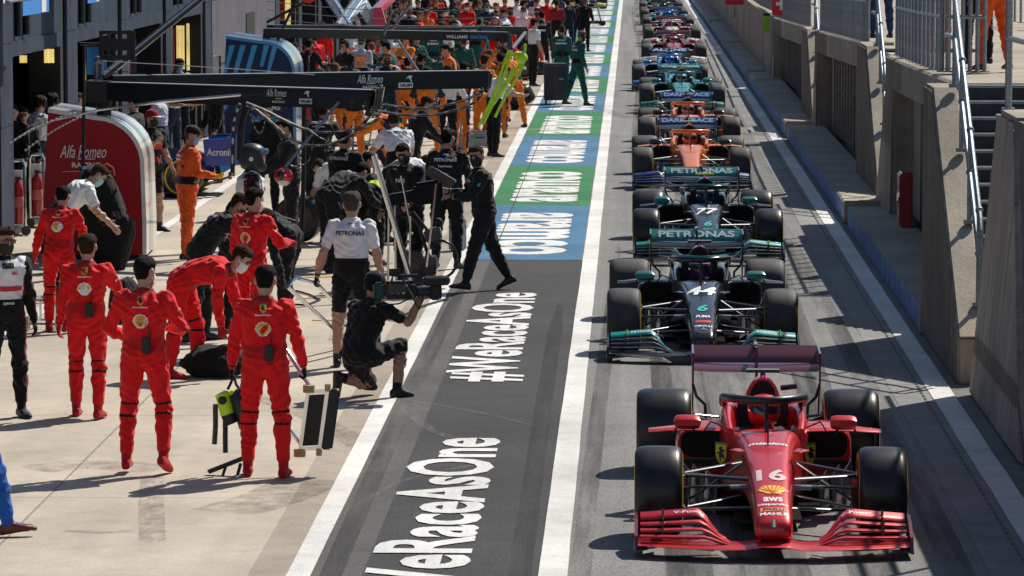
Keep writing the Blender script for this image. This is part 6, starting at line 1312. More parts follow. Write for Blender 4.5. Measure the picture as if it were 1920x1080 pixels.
# hoses under the booms
def hose(root, pts, Y, r=.02, beads=True, name='hose', m=None):
    P_ = [AY(u, v, Y + (dy[0] if dy else 0)) for u, v, *dy in pts]
    sm = []
    for i in range(len(P_) - 1):
        a = P_[max(i - 1, 0)]; b = P_[i]; c_ = P_[i + 1]; d = P_[min(i + 2, len(P_) - 1)]
        for k in range(6):
            t = k / 6; sm.append(.5 * ((2 * b) + (c_ - a) * t + (2 * a - 5 * b + 4 * c_ - d) * t * t + (3 * b - a - 3 * c_ + d) * t ** 3))
    sm.append(P_[-1]); o = MB().tube(sm, r, 8).build(name, m or hose_m, root)
    if beads:
        rp = []
        for i in range(len(sm)): rp.append(sm[i] + Vector((0, -r * .62, r * .3)))
        MB().tube(rp, [r * (.62 if i % 3 == 0 else .3) for i in range(len(rp))], 6).build('hose_trim', bead_m, o)
    return o
hose(root, [(462, 193), (498, 208), (542, 230), (586, 246), (640, 246), (680, 236), (708, 222), (696, 205)], 51.4)
hose(root, [(462, 193), (492, 216), (520, 240), (542, 258), (575, 271), (620, 270), (662, 250), (690, 222), (698, 200)], 51.5)
hose(root, [(684, 202), (745, 214), (810, 215), (860, 204), (892, 190), (906, 168)], 53.5, .018); hose(root, [(718, 196), (775, 203), (825, 199), (872, 187), (897, 175), (905, 165)], 54.5, .018)
hose(root, [(450, 195), (440, 225), (437, 265), (436, 330)], 51.8, .03); hose(root, [(462, 200), (452, 240), (450, 300)], 52.2, .05, False); hose(root, [(470, 215), (478, 240), (487, 250), (494, 240), (497, 222)], 51.9, .013)
hose(root, [(588, 250), (580, 300), (555, 312), (545, 310)], 51.6, .012); hose(root, [(575, 240), (600, 258), (625, 268)], 51.2, .008)
MB().tube([AY(570, 196, 51.8), AY(569, 330, 51.6), AY(566, 438, 51.4)], .03, 8).build('drop_pole', black_matte, root)
MB().tube(coil(AY(660, 240, 51.4), AY(690, 190, 51.4), .03, 8), .005, 5).tube(coil(AY(815, 205, 54), AY(820, 165, 54), .03, 7), .005, 5).build('coil_cord', hose_m, root)
MB().tube([AY(635, 192, 51.5), AY(536, 312, 51.0)], .020, 8).build('light_arm', galv, root)
cpt = AY(532, 330, 51.0); lamp_red = mat('lamp_red', (.5, .01, .02), .2, coat=.6)
pod = MB().ball(cpt, .125, 16, 0, (1, .7, .85)).build('stop_light', lamp_red, root); MB().ball(cpt + Vector((-.02, -.045, .01)), .075, 14, 0, (.9, .7, 1)).build('lens_housing', black_gloss, pod); MB().ball(cpt + Vector((.03, -.105, .015)), .012, 8).build('lamp', mat('lamp_lit', (.9, .02, .03), .3, emit=2.0), pod)
MB().ball(cpt + Vector((.0, .0, -.05)), .10, 14, 0, (.9, .75, .8)).build('lower_shell', pearl, pod)
# far lettered gantry
root = empty('boom_gantry', (0, 0, 0), 0, 'far black double beam with white and blue lettering and hanging lime hoses', 'gantry')
a0, a1 = AY(495, 62, 76), AY(952, 69, 77.5); boom('beam', a0, a1, .17, .2, root); b0, b1 = AY(505, 55, 76.4), AY(984, 58, 82); boom('beam', b0, b1, .16, .2, root)
beam_txt(a0, a1, None, [('WILLIAMS', 854, 69, .062, .43, {}), ('RACING', 896, 69.5, .062, .34, dict(m=wcy))], root); beam_txt(b0, b1, None, [('WILLIAMS', 873, 58, .07, .47, {}), ('RACING', 911, 59, .07, .40, dict(m=wcy))], root)
MB().tube([AY(500, 62, 76), AY(498, 95, 76)], .07, 10).build('pivot', black_matte, root)
for (a, b) in (((560, -10), (495, 130)), ((570, 5), (500, 42)), ((735, 20), (720, 66)), ((772, 5), (735, 55)), ((745, 75), (785, 135)), ((915, 75), (905, 95))):
    MB().tube([AY(*a, 76.2), AY(*b, 76.2)], .028, 8).build('stay', galv if a[0] > 730 else black_matte, root)
for vv in (14, 30, 46): MB().tube(sag(AY(500, vv - 12, 77), AY(960, vv, 79), .12), .008, 5).build('guy_wire', steel, root)
MB().tube([AY(955, 64, 77.4), AY(957, 98, 77.4)], .05, 10).tube([AY(984, 62, 81), AY(960, 92, 77.5)], .04, 8).build('hose_bracket', steel, root)
for pts in ([(954, 94), (938, 140), (920, 190), (897, 238)], [(959, 95), (946, 140), (930, 182), (906, 232)], [(985, 82), (980, 112), (955, 150), (925, 196)], [(983, 108), (975, 135), (948, 180), (928, 220)], [(965, 125), (945, 160), (915, 205)]):
    hose(root, pts, 72, .026, False, 'lime_hose', lime)
MB().ball(AY(978, 108, 72), .11, 10).ball(AY(970, 104, 72), .08, 8).build('hose_coupling', lime, root)
hose(root, [(935, 70), (930, 84), (935, 92), (943, 84), (940, 70)], 77.3, .015, False)
# crossing beams of the next gantry
root = empty('boom_gantry', (0, 0, 0), 0, 'crossing silver, black and red angled beams behind the far lettered gantry', 'gantry'); pinkp = paint('beam_rose', (.62, .03, .10), .3); skyp = paint('beam_silver', (.35, .45, .55), .3, .4)
for a, b, m_, wd in (((612, -6), (652, 54), beam_m, .32), ((620, -6), (656, 50), skyp, .12), ((682, -6), (642, 52), skyp, .2), ((672, -6), (632, 50), galv, .1), ((672, 5), (716, 80), beam_m, .36), ((684, 5), (722, 74), skyp, .12), ((732, -8), (698, 24), galv, .12), ((738, -8), (706, 22), pinkp, .18)):
    MB().bar(AY(*a, 101), AY(*b, 99), wd, .2).build('beam', m_, root, bevel=.02)
MB().prism([(AY(698, 50, 99).x, AY(698, 52, 99).z), (AY(728, 50, 99).x, AY(728, 54, 99).z), (AY(716, 16, 99).x, AY(716, 12, 99).z), (AY(703, 22, 99).x, AY(703, 20, 99).z)], 'y', 98.8, 99.0).build('fin', pinkp, root)
o = MB().prism([(AY(560, 0, 96).x, AY(560, -2, 96).z), (AY(580, 6, 96).x, AY(580, 7, 96).z), (AY(598, 0, 96).x, AY(598, -4, 96).z)], 'y', 95.9, 96).build('flag', mat('flag_coral', (.8, .06, .03), .6), label='small coral flag hanging over the dark doorway', cat='flag'); MB().cyl((AY(560, 0, 96).x, 95.95, 0), (AY(560, 0, 96).x, 95.95, 4.6), .02, 6).build('pole', steel, o)
def rack(u, v, label):
    g = G(u, v); root = empty('tyre_rack', g, 0, label, 'tyre rack', 'low racks beside the dark blue fairing')
    MB().box(-.45, .45, -.3, .3, .3, .75).build('bin', red_box, root); MB().box(-.42, .42, -.28, .28, .12, .3).build('base', black_matte, root)
    for x in (-.4, 0, .4): MB().tube([(x, -.3, .75)] + [(x, -.3 * math.cos(R(a)), .75 + .65 * math.sin(R(a))) for a in range(20, 161, 20)] + [(x, .3, .75)], .03, 8).build('hoop', black_gloss, root)
    for x in (-.35, .35): MB().lathe([(-.03, .03), (-.03, .08), (.03, .08), (.03, .03)], 'x', 12, c=(x, -.28, .08)).build('castor', rubber, root)
rack(563, 250, 'red bin rack with black hoops nearest the dark blue fairing'); rack(580, 222, 'second red bin rack with black hoops behind the first')
# extinguisher trolleys at the garage corner
def extinguisher_cart(u, v, label):
    g = G(u, v); root = empty('extinguisher_trolley', g, R(8), label, 'trolley', 'chrome extinguisher trolleys by the first garage')
    for y in (-.16, .16): MB().tube([(-.12, y, .12), (-.12, y, 1.0), (-.09, y, 1.07), (.06, y, 1.07), (.09, y, 1.0), (.09, y, .12)], .018, 8).build('frame', chrome, root)
    MB().box(-.14, .12, -.2, .2, .1, .13).build('base', galv, root)
    c = MB().lathe([(.16, .02), (.165, .075), (.18, .082), (.66, .082), (.74, .06), (.78, .025), (.80, .02)], 'z', 20, c=(-.01, -.05, 0)).build('cylinder', paint('extinguisher_red', (.38, .01, .015), .25), root)
    MB().box(-.05, .03, -.14, .0, .80, .84).tube([(0, -.08, .82), (.08, -.1, .8), (.10, -.12, .6), (.09, -.1, .35)], .012, 6).build('valve', black_matte, c); MB().lathe([(.4, .0826), (.402, .0836), (.55, .0836), (.552, .0826)], 'z', 20, c=(-.01, -.05, 0), cap=False).build('paper_label', mat('label_paper', (.55, .16, .16), .6), c)
    MB().box(-.1, .06, .02, .18, .72, .92).build('tray', pearl, root)
    for x in (-.12, .10): MB().lathe([(-.025, .02), (-.025, .07), (.025, .07), (.025, .02)], 'y', 12, c=(x, -.18, .07)).build('castor', rubber, root)
extinguisher_cart(36, 440, 'near chrome trolley with red extinguisher, left of the wine red fairing'); extinguisher_cart(72, 425, 'chrome trolley with red extinguisher right next to the wine red fairing')
g = G(-2, 430); root = empty('equipment_cabinet', g, 0, 'grey cabinet with black headset on top at the left edge', 'cabinet'); MB().box(-.5, .14, -.25, .35, .06, .78).build('body', fac_l, root, bevel=.01); MB().box(-.5, .15, -.26, .36, .78, .82).build('worktop', black_matte, root); MB().tube([(-.05, 0, .83), (-.05, .0, .95), (.05, 0, 1.0), (.13, 0, .95), (.13, 0, .83)], .02, 8).ball((.0, -.05, .86), .06, 8).ball((.1, .1, .86), .05, 8).build('headset', black_matte, root)
# black draped cover
g = G(188, 505); root = empty('draped_cover', g, 0, 'tall black cloth cover with faint red lettering standing before the wine red fairing', 'cover')
rings = []
for i, (z, cx, rx, ry) in enumerate(((.0, .12, .20, .16), (.15, .12, .25, .20), (.45, .14, .31, .24), (.62, .12, .34, .25), (.72, .05, .31, .22), (.95, .0, .28, .2), (1.15, -.04, .24, .17), (1.28, -.06, .17, .12), (1.33, -.06, .05, .04))):
    rings.append([(cx + math.cos(2 * math.pi * k / 28) * rx * (1 + .05 * math.sin(5 * k * .7 + i)), math.sin(2 * math.pi * k / 28) * ry * (1 + .07 * math.sin(4 * k * .6 + i * 1.3)), z + .02 * math.sin(k * 1.1 + i)) for k in range(28)])
cv = MB().loft(rings).build('cloth', C_['blk2'], root, smooth=70); bv = bvh_of(cv); ft = mat('print_faint_red', (.25, .015, .02), .7)
project(txt_shape('STANLEY', .10, .55, .02), (-.02, -.3, .80), (.55, 0, -.83), (.83, 0, .55), bv, ft, 'lettering', cv, off=.006)
MB().tube([(.02, -.06, 1.3), (.10, -.03, 1.38), (.18, -.01, 1.32), (.20, 0, 1.22)], .012, 6).build('cord', mat('cord_tan', (.35, .2, .12), .7), root)
# small chrome trolley pulled by a red suit
g = G(90, 617); root = empty('hand_trolley', g, R(-8), 'small chrome trolley with pale wheels behind the red suit with gloves', 'trolley')
mb = MB()
for y in (-.22, .22):
    for x in (-.15, .15): mb.tube([(x, y, .06), (x, y, .34)], .014, 6)
for z in (.08, .34): mb.tube([(-.15, -.22, z), (.15, -.22, z), (.15, .22, z), (-.15, .22, z), (-.15, -.22, z)], .014, 6)
mb.build('frame', chrome, root)
for x in (-.19, .19): MB().lathe([(-.025, .03), (-.025, .085), (.025, .085), (.025, .03)], 'x', 16, c=(x, -.2, .085)).build('wheel', mat('wheel_pale', (.45, .4, .3), .6), root)
MB().tube([(-.02, .2, .34), (-.08, .25, .75), (-.10, .28, .78)], .018, 8).build('handle', steel, root); MB().cyl((-.16, .28, .78), (-.04, .28, .78), .02, 8).build('grip', black_matte, root)
# trolley of the white polo person
root = empty('hand_trolley', G(655, 655), 0, 'chrome U shaped trolley handle held by the person in white polo and shorts', 'trolley', None); o0 = Vector(root.location)
J = who('white polo and black shorts'); hp = hand(J, 0)
pts = [Vector((o0.x - .06, o0.y + .1, .10)), hp + Vector((-.30, -.05, -.02)), hp + Vector((-.22, -.02, .07)), hp + Vector((-.02, 0, .02)), Vector((o0.x + .18, o0.y + .15, .10))]
MB().tube([p - o0 for p in (pts[0], pts[1], pts[1].lerp(pts[2], .6), pts[2], pts[2].lerp(pts[3], .5), pts[3], pts[4])], .022, 10).build('handle', chrome, root)
MB().box(-.10, .30, -.1, .55, .07, .13).build('platform', black_matte, root, bevel=.02)
for x in (-.08, .28):
    for y in (-.05, .5): MB().lathe([(-.02, .02), (-.02, .055), (.02, .055), (.02, .02)], 'x', 12, c=(x, y, .055)).build('wheel', rubber, root)
# items of the red suit with both hands full
J = who('carrying a lime'); h0, h1 = hand(J, 0), hand(J, 1)
root = empty('air_unit', h0, 0, 'lime and black air unit with corrugated hoses hanging from a red suit hand', 'air unit')
MB().tube([(.0, -.03, .01), (.02, -.04, -.06), (.05, -.05, -.10)], .012, 6).tube([(.0, -.03, .01), (-.03, -.04, -.06), (-.05, -.05, -.10)], .012, 6).build('carry_strap', black_matte, root)
MB().tube([(.02, -.06, -.10), (.03, -.06, -.12), (.12, -.06, -.40), (.125, -.06, -.415)], [.05, .075, .08, .06], 18).build('tank', mat('tank_black', (.02, .02, .022), .35), root, smooth=50)
lb = MB().tube([(-.10, -.07, -.12), (-.095, -.07, -.13), (-.05, -.07, -.30), (-.045, -.07, -.31)], [.035, .06, .058, .035], 16).build('bottle', mat('lime_plastic', (.52, .85, .02), .35), root, smooth=50); MB().tube([(-.05, -.075, -.30), (-.02, -.075, -.38)], .055, 14).build('bottle_cap', black_matte, lb); MB().ball((-.085, -.125, -.18), .038, 10, 0, (1, .4, 1)).build('gauge', black_matte, lb); MB().ball((.0, -.09, -.13), .035, 8).build('valve', mat('lime_plastic', (.5, .8, .02), .35), lb)
for pts, in (([(-.15, -.06, -.22), (-.15, -.06, -.40), (-.16, -.06, -.55)],), ([(-.07, -.06, -.36), (-.07, -.06, -.50), (-.07, -.06, -.62)],)):
    mb = MB(); P_ = [Vector(p) for p in pts]; N = 22; full = []; rad = []
    for i in range(N * 2 + 1):
        t = i / (N * 2); q = P_[0].lerp(P_[1], t * 2) if t < .5 else P_[1].lerp(P_[2], t * 2 - 1); full.append(q); rad.append(.020 if i % 2 else .024)
    MB().tube(full, rad, 12).build('corrugated_hose', steel, root)
MB().obox((-.06, -.06, -.72), Vector((.15, 0, .06)), Vector((0, .03, 0)), Vector((-.01, 0, .014))).obox((.03, -.06, -.80), Vector((.012, 0, -.004)), Vector((0, .02, 0)), Vector((.025, 0, .09))).obox((-.09, -.06, -.80), Vector((.012, 0, 0)), Vector((0, .02, 0)), Vector((.03, 0, .09))).obox((-.02, -.06, -.885), Vector((.10, 0, .03)), Vector((0, .03, 0)), Vector((0, 0, .012))).build('nozzle_bracket', black_matte, root)
root = empty('wheeled_trolley', h1, 0, 'small chrome framed trolley with tan wheels carried upright by a red suit', 'trolley')
MB().tube([(-.20, .06, .22), (-.13, .05, .20), (0, 0, .0), (.07, -.02, -.10), (.06, -.03, -.14)], .018, 8).tube([(-.20, .06, .22), (-.22, .06, .1), (-.22, .06, -.2), (-.14, .03, -.42), (-.02, -.02, -.56)], .018, 8).build('handle', chrome, root)
mb = MB()
fx = lambda a, b: (-.02 + a * .26 + b * .065, -.04 - a * .04, -.60 + b * .47 + a * .02)
for a in (0, .62): mb.bar(fx(a, 0), fx(a, 1), .03, .03)
for b in (0, 1): mb.bar(fx(0, b), fx(1, b), .03, .03)
mb.build('frame', chrome, root)
MB().add([fx(.05, .05), fx(.6, .05), fx(.6, .95), fx(.05, .95)], [(0, 1, 2, 3)]).build('panel', black_matte, root, smooth=0); c1 = Vector(fx(.86, .5)); MB().obox(c1, Vector((.045, 0, 0)), Vector((0, .03, 0)), Vector((.035, 0, .25))).build('pad', black_matte, root, bevel=.012)
tan_w = mat('wheel_tan', (.42, .30, .12), .5)
for a, b, r in ((.02, 1.06, .05), (.62, 1.06, .025), (0, -.07, .05), (.62, -.07, .025)):
    q = Vector(fx(a, b)); MB().lathe([(-.03, r * .4), (-.03, r), (.03, r), (.03, r * .4)], 'z', 16, c=tuple(q)).build('wheel', tan_w, root)
# cloth bundles
def bundle(loc, dims, label, m, seed, cat='cloth'):
    mb = MB().ball((0, 0, 0), 1, 22); rr = random.Random(seed); vs = []
    for x, y, z in mb.v:
        k = 1 + .22 * noise.noise(Vector((x * 1.6 + seed, y * 1.6, z * 1.6))) + .10 * noise.noise(Vector((x * 5, y * 5 + seed, z * 5))); vs.append((x * dims[0] * k, y * dims[1] * k, max(z * dims[2] * k, -dims[2] * .8)))
    mb.v = vs; o = mb.build('cloth_bundle', m, smooth=80, label=label, cat=cat); o.location = loc; return o
J = who('bare ankles'); h1 = hand(J, 1); bundle(h1 + Vector((.04, .02, .04)), (.17, .13, .24), 'black cloth bundle carried under the arm of the walking red suit', C_['blk2'], 3)
bundle(h1 + Vector((-.06, -.12, -.10)), (.07, .06, .05), 'small lime trimmed gun hanging below the carried black bundle', black_matte, 8, 'tool'); 
g = G(408, 705); bundle(g + Vector((0, 0, .14)), (.34, .25, .18), 'black cloth heap on the ground under the bending red suit', C_['blk2'], 5)
g = G(660, 415); bundle(g + Vector((0, 0, .16)), (.22, .22, .2), 'grey heap beside the crouching black suit', C_['char'], 11)
x, y = HXY(690, 352, 1.02); root = None if 1 else MB().box(-.17, .17, -.03, .03, -.045, .045).build('lime_tool_belt', mat('lime_cloth', (.5, .75, .02), .6), label='lime tool belt on the back of the bent black and lime suit', cat='belt', bevel=.02)
# television camera
J = who('television camera'); q = wp(J, J['S']['X1'] + Vector((0, .0, .10)) * 1.0) + Vector((.13, 0, 0)); fw_ = Vector((.97, .24, 0)).normalized(); sd_ = Vector((-fw_.y, fw_.x, 0)); up = Vector((0, 0, 1))
root = empty('television_camera', q, 0, 'large black television camera with fluffy microphone on a kneeling shoulder', 'camera')
MB().obox(fw_ * .0 + up * .085, fw_ * .125, sd_ * .06, up * .085).build('body', black_gloss, root, bevel=.025); MB().obox(fw_ * -.18 + up * .07 - sd_ * .01, fw_ * .05, sd_ * .055, up * .09).build('battery', mat('battery_teal', (.012, .05, .05), .4), root, bevel=.025)
MB().obox(fw_ * -.01 + up * .10 - sd_ * .064, fw_ * .09, sd_ * .006, up * .045).build('side_panel', mat('panel_grey', (.05, .052, .056), .5), root, bevel=.004); MB().obox(fw_ * .15 + up * .07, fw_ * .035, sd_ * .05, up * .06).build('lens_mount', black_matte, root, bevel=.01)
for kx, kz, km in ((-.06, .06, galv), (.0, .055, galv), (.05, .06, lime), (.08, .13, chrome), (-.08, .14, print_red)): MB().ball(fw_ * kx + up * kz - sd_ * .07, .012, 8).build('knob', km, root)
MB().tube([fw_ * -.2 + up * .0 - sd_ * .03, fw_ * -.15 - up * .05 - sd_ * .08, fw_ * .0 - up * .04 - sd_ * .09, fw_ * .14 + up * .02 - sd_ * .06], .008, 6).build('cable', hose_m, root); MB().tube([fw_ * .05 + up * .19 - sd_ * .03, fw_ * .12 + up * .05 - sd_ * .09, fw_ * .2 - up * .10 - sd_ * .06, fw_ * .26 + up * .03 - sd_ * .05], .012, 6).build('strap', steel, root); MB().obox(fw_ * .36 + up * .06, fw_ * .05, sd_ * .10, up * .075).build('lens_hood', black_matte, root, bevel=.02)
MB().tube([fw_ * .19 + up * .06, fw_ * .33 + up * .06, fw_ * .34 + up * .06, fw_ * .42 + up * .06], [.055, .055, .07, .075], 16).build('lens', black_gloss, root)
mp = [fw_ * t + up * .17 - sd_ * .06 for t in (.24, .26, .40, .48, .50)]; MB().tube(mp, [.02, .045, .05, .045, .02], 14).build('microphone', mat('fur_grey', (.05, .05, .05), .95, var=.5, scale=120, bump=1, bscale=150), root)
MB().obox(fw_ * .10 + up * .215, fw_ * .10, sd_ * .02, up * .015).tube([fw_ * -.05 + up * .17, fw_ * -.04 + up * .22, fw_ * .16 + up * .22, fw_ * .18 + up * .17], .012, 6).build('top_handle', black_matte, root); MB().obox(fw_ * .12 + up * .13 + sd_ * .11, fw_ * .05, sd_ * .04, up * .03).build('viewfinder', black_matte, root); MB().obox(fw_ * -.02 + up * .25, fw_ * .055, sd_ * .004, up * .035).build('monitor', black_matte, root)
# tall chrome rod trolley with hoses
g = G(742, 556); root = empty('rod_trolley', g, 0, 'tall chrome A-frame trolley with upright rods and two spoked wheels', 'trolley'); T_ = lambda u, v, dy=0: AY(u, v, g.y + dy) - g
MB().tube([T_(701, 292, -.25), T_(778, 548, -.15)], .034, 12).build('main_post', chrome, root)
for u0, v0, u1, v1, r in ((729, 392, 727, 552, .014), (741, 385, 742, 548, .014), (752, 330, 770, 420, .012), (770, 405, 768, 500, .012), (818, 345, 800, 500, .012)): MB().tube([T_(u0, v0, -.1), T_(u1, v1, -.05)], r, 8).build('rod', chrome, root)
MB().tube([T_(726, 550), T_(800, 540)], .02, 8).tube([T_(770, 548, -.1), T_(800, 535, .3)], .02, 8).build('axle', chrome, root)
for u, v in ((763, 546), (796, 540)):
    q = T_(u, v, -.12); wv = MB().lathe([(-.02, .06), (-.02, .082), (.02, .082), (.02, .06)], 'y', 20, c=tuple(q)).build('wheel', rubber, root); mb = MB().lathe([(-.022, .02), (-.022, .035), (.022, .035), (.022, .02)], 'y', 12, c=tuple(q))
    for k in range(6): a = math.pi * k / 3; mb.bar(q, q + Vector((math.cos(a) * .065, 0, math.sin(a) * .065)), .012, .012)
    mb.build('spokes', chrome, wv)
rootm = empty('hose_unit', G(815, 540), 0, 'black wheel gun unit with looped air hoses behind the rod trolley', 'machine'); gm = rootm.location.copy(); T2 = lambda u, v, dy=0: AY(u, v, gm.y + dy) - gm
c = T2(828, 486)
MB().tube([c + Vector((math.cos(2 * math.pi * k / 24) * .19, .04 * math.sin(k), math.sin(2 * math.pi * k / 24) * .23)) for k in range(25)], .018, 8).build('hose', hose_m, rootm); MB().tube([T2(745, 400), T2(760, 392), T2(785, 420), T2(800, 470), T2(815, 500)], .022, 8).build('hose', hose_m, rootm); MB().tube([T2(752, 408), T2(775, 398), T2(800, 430), T2(812, 470)], .020, 8).build('hose', hose_m, rootm)
MB().obox(T2(812, 440), Vector((.10, 0, .03)), Vector((0, .1, 0)), Vector((-.02, 0, .08))).obox(T2(795, 500), Vector((.16, 0, .02)), Vector((0, .14, 0)), Vector((0, 0, .12))).obox(T2(776, 500), Vector((.12, 0, 0)), Vector((0, .2, 0)), Vector((0, 0, .2))).build('body', black_gloss, rootm, bevel=.02); MB().ball(T2(822, 417), .06, 10).build('gun_head', black_matte, rootm); MB().obox(T2(775, 540), Vector((.2, 0, 0)), Vector((0, .2, 0)), Vector((0, 0, .03))).build('base', black_matte, rootm); MB().ball(T2(772, 438), .02, 8).build('indicator', lime, rootm)
# gear carried by the striding person
J = who('striding across'); hp = (hand(J, 0) + hand(J, 1)) / 2
root = empty('gear_bag', hp, 0, 'black folded gear and wheel gun held in the arms of the striding person', 'bag')
MB().obox((-.12, -.02, .02), Vector((.12, 0, .02)), Vector((0, .10, 0)), Vector((-.01, 0, .10))).build('pouch', C_['blk2'], root, bevel=.03); MB().obox((-.02, -.06, .16), Vector((.11, 0, -.07)), Vector((0, .04, 0)), Vector((.03, 0, .035))).build('gun', black_gloss, root, bevel=.01); MB().obox((-.30, .0, -.02), Vector((.16, 0, .03)), Vector((0, .10, 0)), Vector((0, 0, .05))).obox((-.42, .0, -.03), Vector((.08, 0, -.02)), Vector((0, .06, 0)), Vector((0, 0, .02))).build('folded_cloth', C_['blk2'], root, bevel=.03)
for ch in root.children: ch.scale = (1.45, 1.35, 1.35)
MB().tube([(-.1, -.08, -.05), (-.12, -.10, -.2), (-.16, -.09, -.24)], .012, 6).build('strap', black_matte, root)
# tyres
def tyre(u, v, rot, label, m=rubber, yb=True, z=.335, cover=False):
    g = G(u, v); root = empty('loose_tyre', (g.x, g.y, z), 0, label, 'tyre', 'loose wheels in the pit boxes'); root.rotation_euler = rot
    t = MB().lathe(tyre_prof(.40, .335), 'x', 32, cap=False).build('tyre', m, root, smooth=60)
    if yb and not cover: MB().lathe([(-.2025, .26), (-.2035, .268), (-.20, .287), (-.195, .285)], 'x', 32, cap=False).build('tyre_band', yellow, t)
    if cover:
        for k in range(9): MB().lathe([(-.17 + k * .04, .338), (-.16 + k * .04, .35), (-.15 + k * .04, .338)], 'x', 28, cap=False).build('seam', m, t)
        MB().lathe([(-.205, .02), (-.206, .25)], 'x', 24, cap=False).build('cover', m, t)
    else: MB().lathe([(-.15, .19), (-.15, .05), (.15, .05), (.15, .19)], 'x', 20, cap=False).build('rim', black_gloss, root)
tyre(624, 425, (0, 0, R(70)), 'wheel wrapped in a grey quilted blanket beside the crouching black suit', C_['char'], cover=True)
tyre(560, 455, (0, 0, R(80)), 'bare black wheel standing near the stooping black suit', yb=False); tyre(975, 205, (R(10), R(62), R(20)), 'tilted wheel with yellow band at the feet of the orange group', z=.3)
tyre(1008, 140, (0, R(90), 0), 'wheel lying flat behind the flight case', z=.2); tyre(985, 150, (0, 0, R(85)), 'upright wheel in the crowd near the flight case')
# flight case
g = G(1041, 196); root = empty('flight_case', g, R(2), 'black flight case on castors beside the walking green suit', 'case'); MB().box(-.27, .27, 0, .6, .10, .99).build('body', mat('case_black', (.022, .024, .03), .5), root, bevel=.02); MB().box(-.275, .275, -.005, .605, .93, .955).box(.0, .012, -.006, -.001, .1, .99).build('trim', steel, root)
for x in (-.22, .22):
    for y in (.06, .54): MB().lathe([(-.02, .015), (-.02, .05), (.02, .05), (.02, .015)], 'x', 12, c=(x, y, .05)).box(x - .025, x + .025, y - .03, y + .03, .09, .102).build('castor', rubber, root)
MB().box(.08, .2, -.008, -.002, .6, .64).build('catch', galv, root)
# metal boxes and stands by the orange crew
for u, v, s_, lab in ((872, 281, .35, 'grey metal box at the feet of the tall orange suit'), (900, 276, .4, 'second grey metal box nearer the painted line')):
    g = G(u, v); root = empty('metal_box', g, R(6), lab, 'box', 'grey metal boxes by the orange crew'); MB().box(-s_ / 2, s_ / 2, 0, .3, .02, .32).build('body', galv, root, bevel=.012); MB().box(-s_ / 2 - .004, s_ / 2 + .004, -.004, .304, .24, .25).build('lid_seam', steel, root); MB().tube([(-.08, -.01, .2), (-.08, -.04, .19), (.08, -.04, .19), (.08, -.01, .2)], .01, 6).build('handle', black_matte, root)
for i, (u, v0, v1, lab) in enumerate(((864, 212, 282, 'thin pale pole stand beside the grey metal boxes'), (912, 196, 268, 'pole stand with dark box top near the lime hoses'), (922, 198, 262, 'second pole stand with dark box top behind the first'), (832, 208, 262, 'slanted pale pole before the white shirt among the orange suits'))):
    g = G(u, v1); root = empty('pole_stand', g, 0, lab, 'stand', 'thin pole stands by the orange crew'); t_ = AY(u + (14 if i == 3 else 0), v0, g.y); MB().tube([(0, 0, 0), (t_.x - g.x, 0, t_.z)], .022, 8).build('pole', galv, root); MB().cyl((0, 0, 0), (0, 0, .03), .14, 14).build('foot', black_matte, root)
    if i in (1, 2): MB().box(-.07, .07, -.06, .06, t_.z, t_.z + .14).build('head', black_matte, root)
for u, v, lab in ((655, 282, 'low black dolly on castors on the apron left of the orange group'), (600, 300, 'flat black base plate on the apron behind the stooping black suit'), (480, 300, 'black base plate beside the blue rear wing'), (530, 255, 'black base plate near the white apron line')):
    g = G(u, v); root = empty('floor_dolly', g, R(random.uniform(-20, 20)), lab, 'dolly', 'low black dollies on the apron'); MB().box(-.4, .4, -.2, .2, .08, .12).build('deck', black_matte, root)
    for x in (-.33, .33):
        for y in (-.15, .15): MB().lathe([(-.02, .015), (-.02, .04), (.02, .04), (.02, .015)], 'x', 10, c=(x, y, .04)).box(x - .02, x + .02, y - .02, y + .02, .04, .081).build('castor', rubber, root)
    MB().tube([(.38, 0, .1), (.44, 0, .4)], .015, 6).build('handle', galv, root)
g = G(570, 280); root = empty('traffic_cone', (AY(570, 60, 100).x, 100, 0), 0, 'red traffic cone near the far garage doorway', 'cone'); MB().lathe([(.03, .20), (.06, .17), (.75, .03), (.77, .02)], 'z', 16).build('cone', print_red, root); MB().box(-.22, .22, -.22, .22, 0, .03).build('base', black_matte, root)
# bright rack and boards behind the marshal
for u, v, w_, h_, m_, lab in ((372, 262, 1.2, 1.3, galv, 'silver barred rack under the boom by the clipboard reader'), (462, 258, .5, 1.5, pearl, 'white and amber board standing before the dark blue fairing')):
    g = G(u, v); root = empty('rack', g, R(10), lab, 'rack'); 
    if m_ is galv:
        for i in range(7): MB().box(-.6 + i * .18, -.56 + i * .18, 0, .05, .1, 1.3).build('bar', galv, root)
        MB().box(-.62, .62, .0, .06, .06, .10).box(-.62, .62, 0, .06, 1.3, 1.34).build('rail', galv, root)
        for x in (-.6, .6): MB().box(x - .03, x + .03, -.3, .3, 0, .06).build('foot', black_matte, root)
    else:
        MB().prism([(-.2, 0), (.22, 0), (.3, 1.5), (.1, 1.5)], 'y', 0, .04).build('board', pearl, root); MB().prism([(-.2, 0), (-.12, 0), (.18, 1.5), (.1, 1.5)], 'y', -.01, -.004).build('stripe', print_yellow, root)
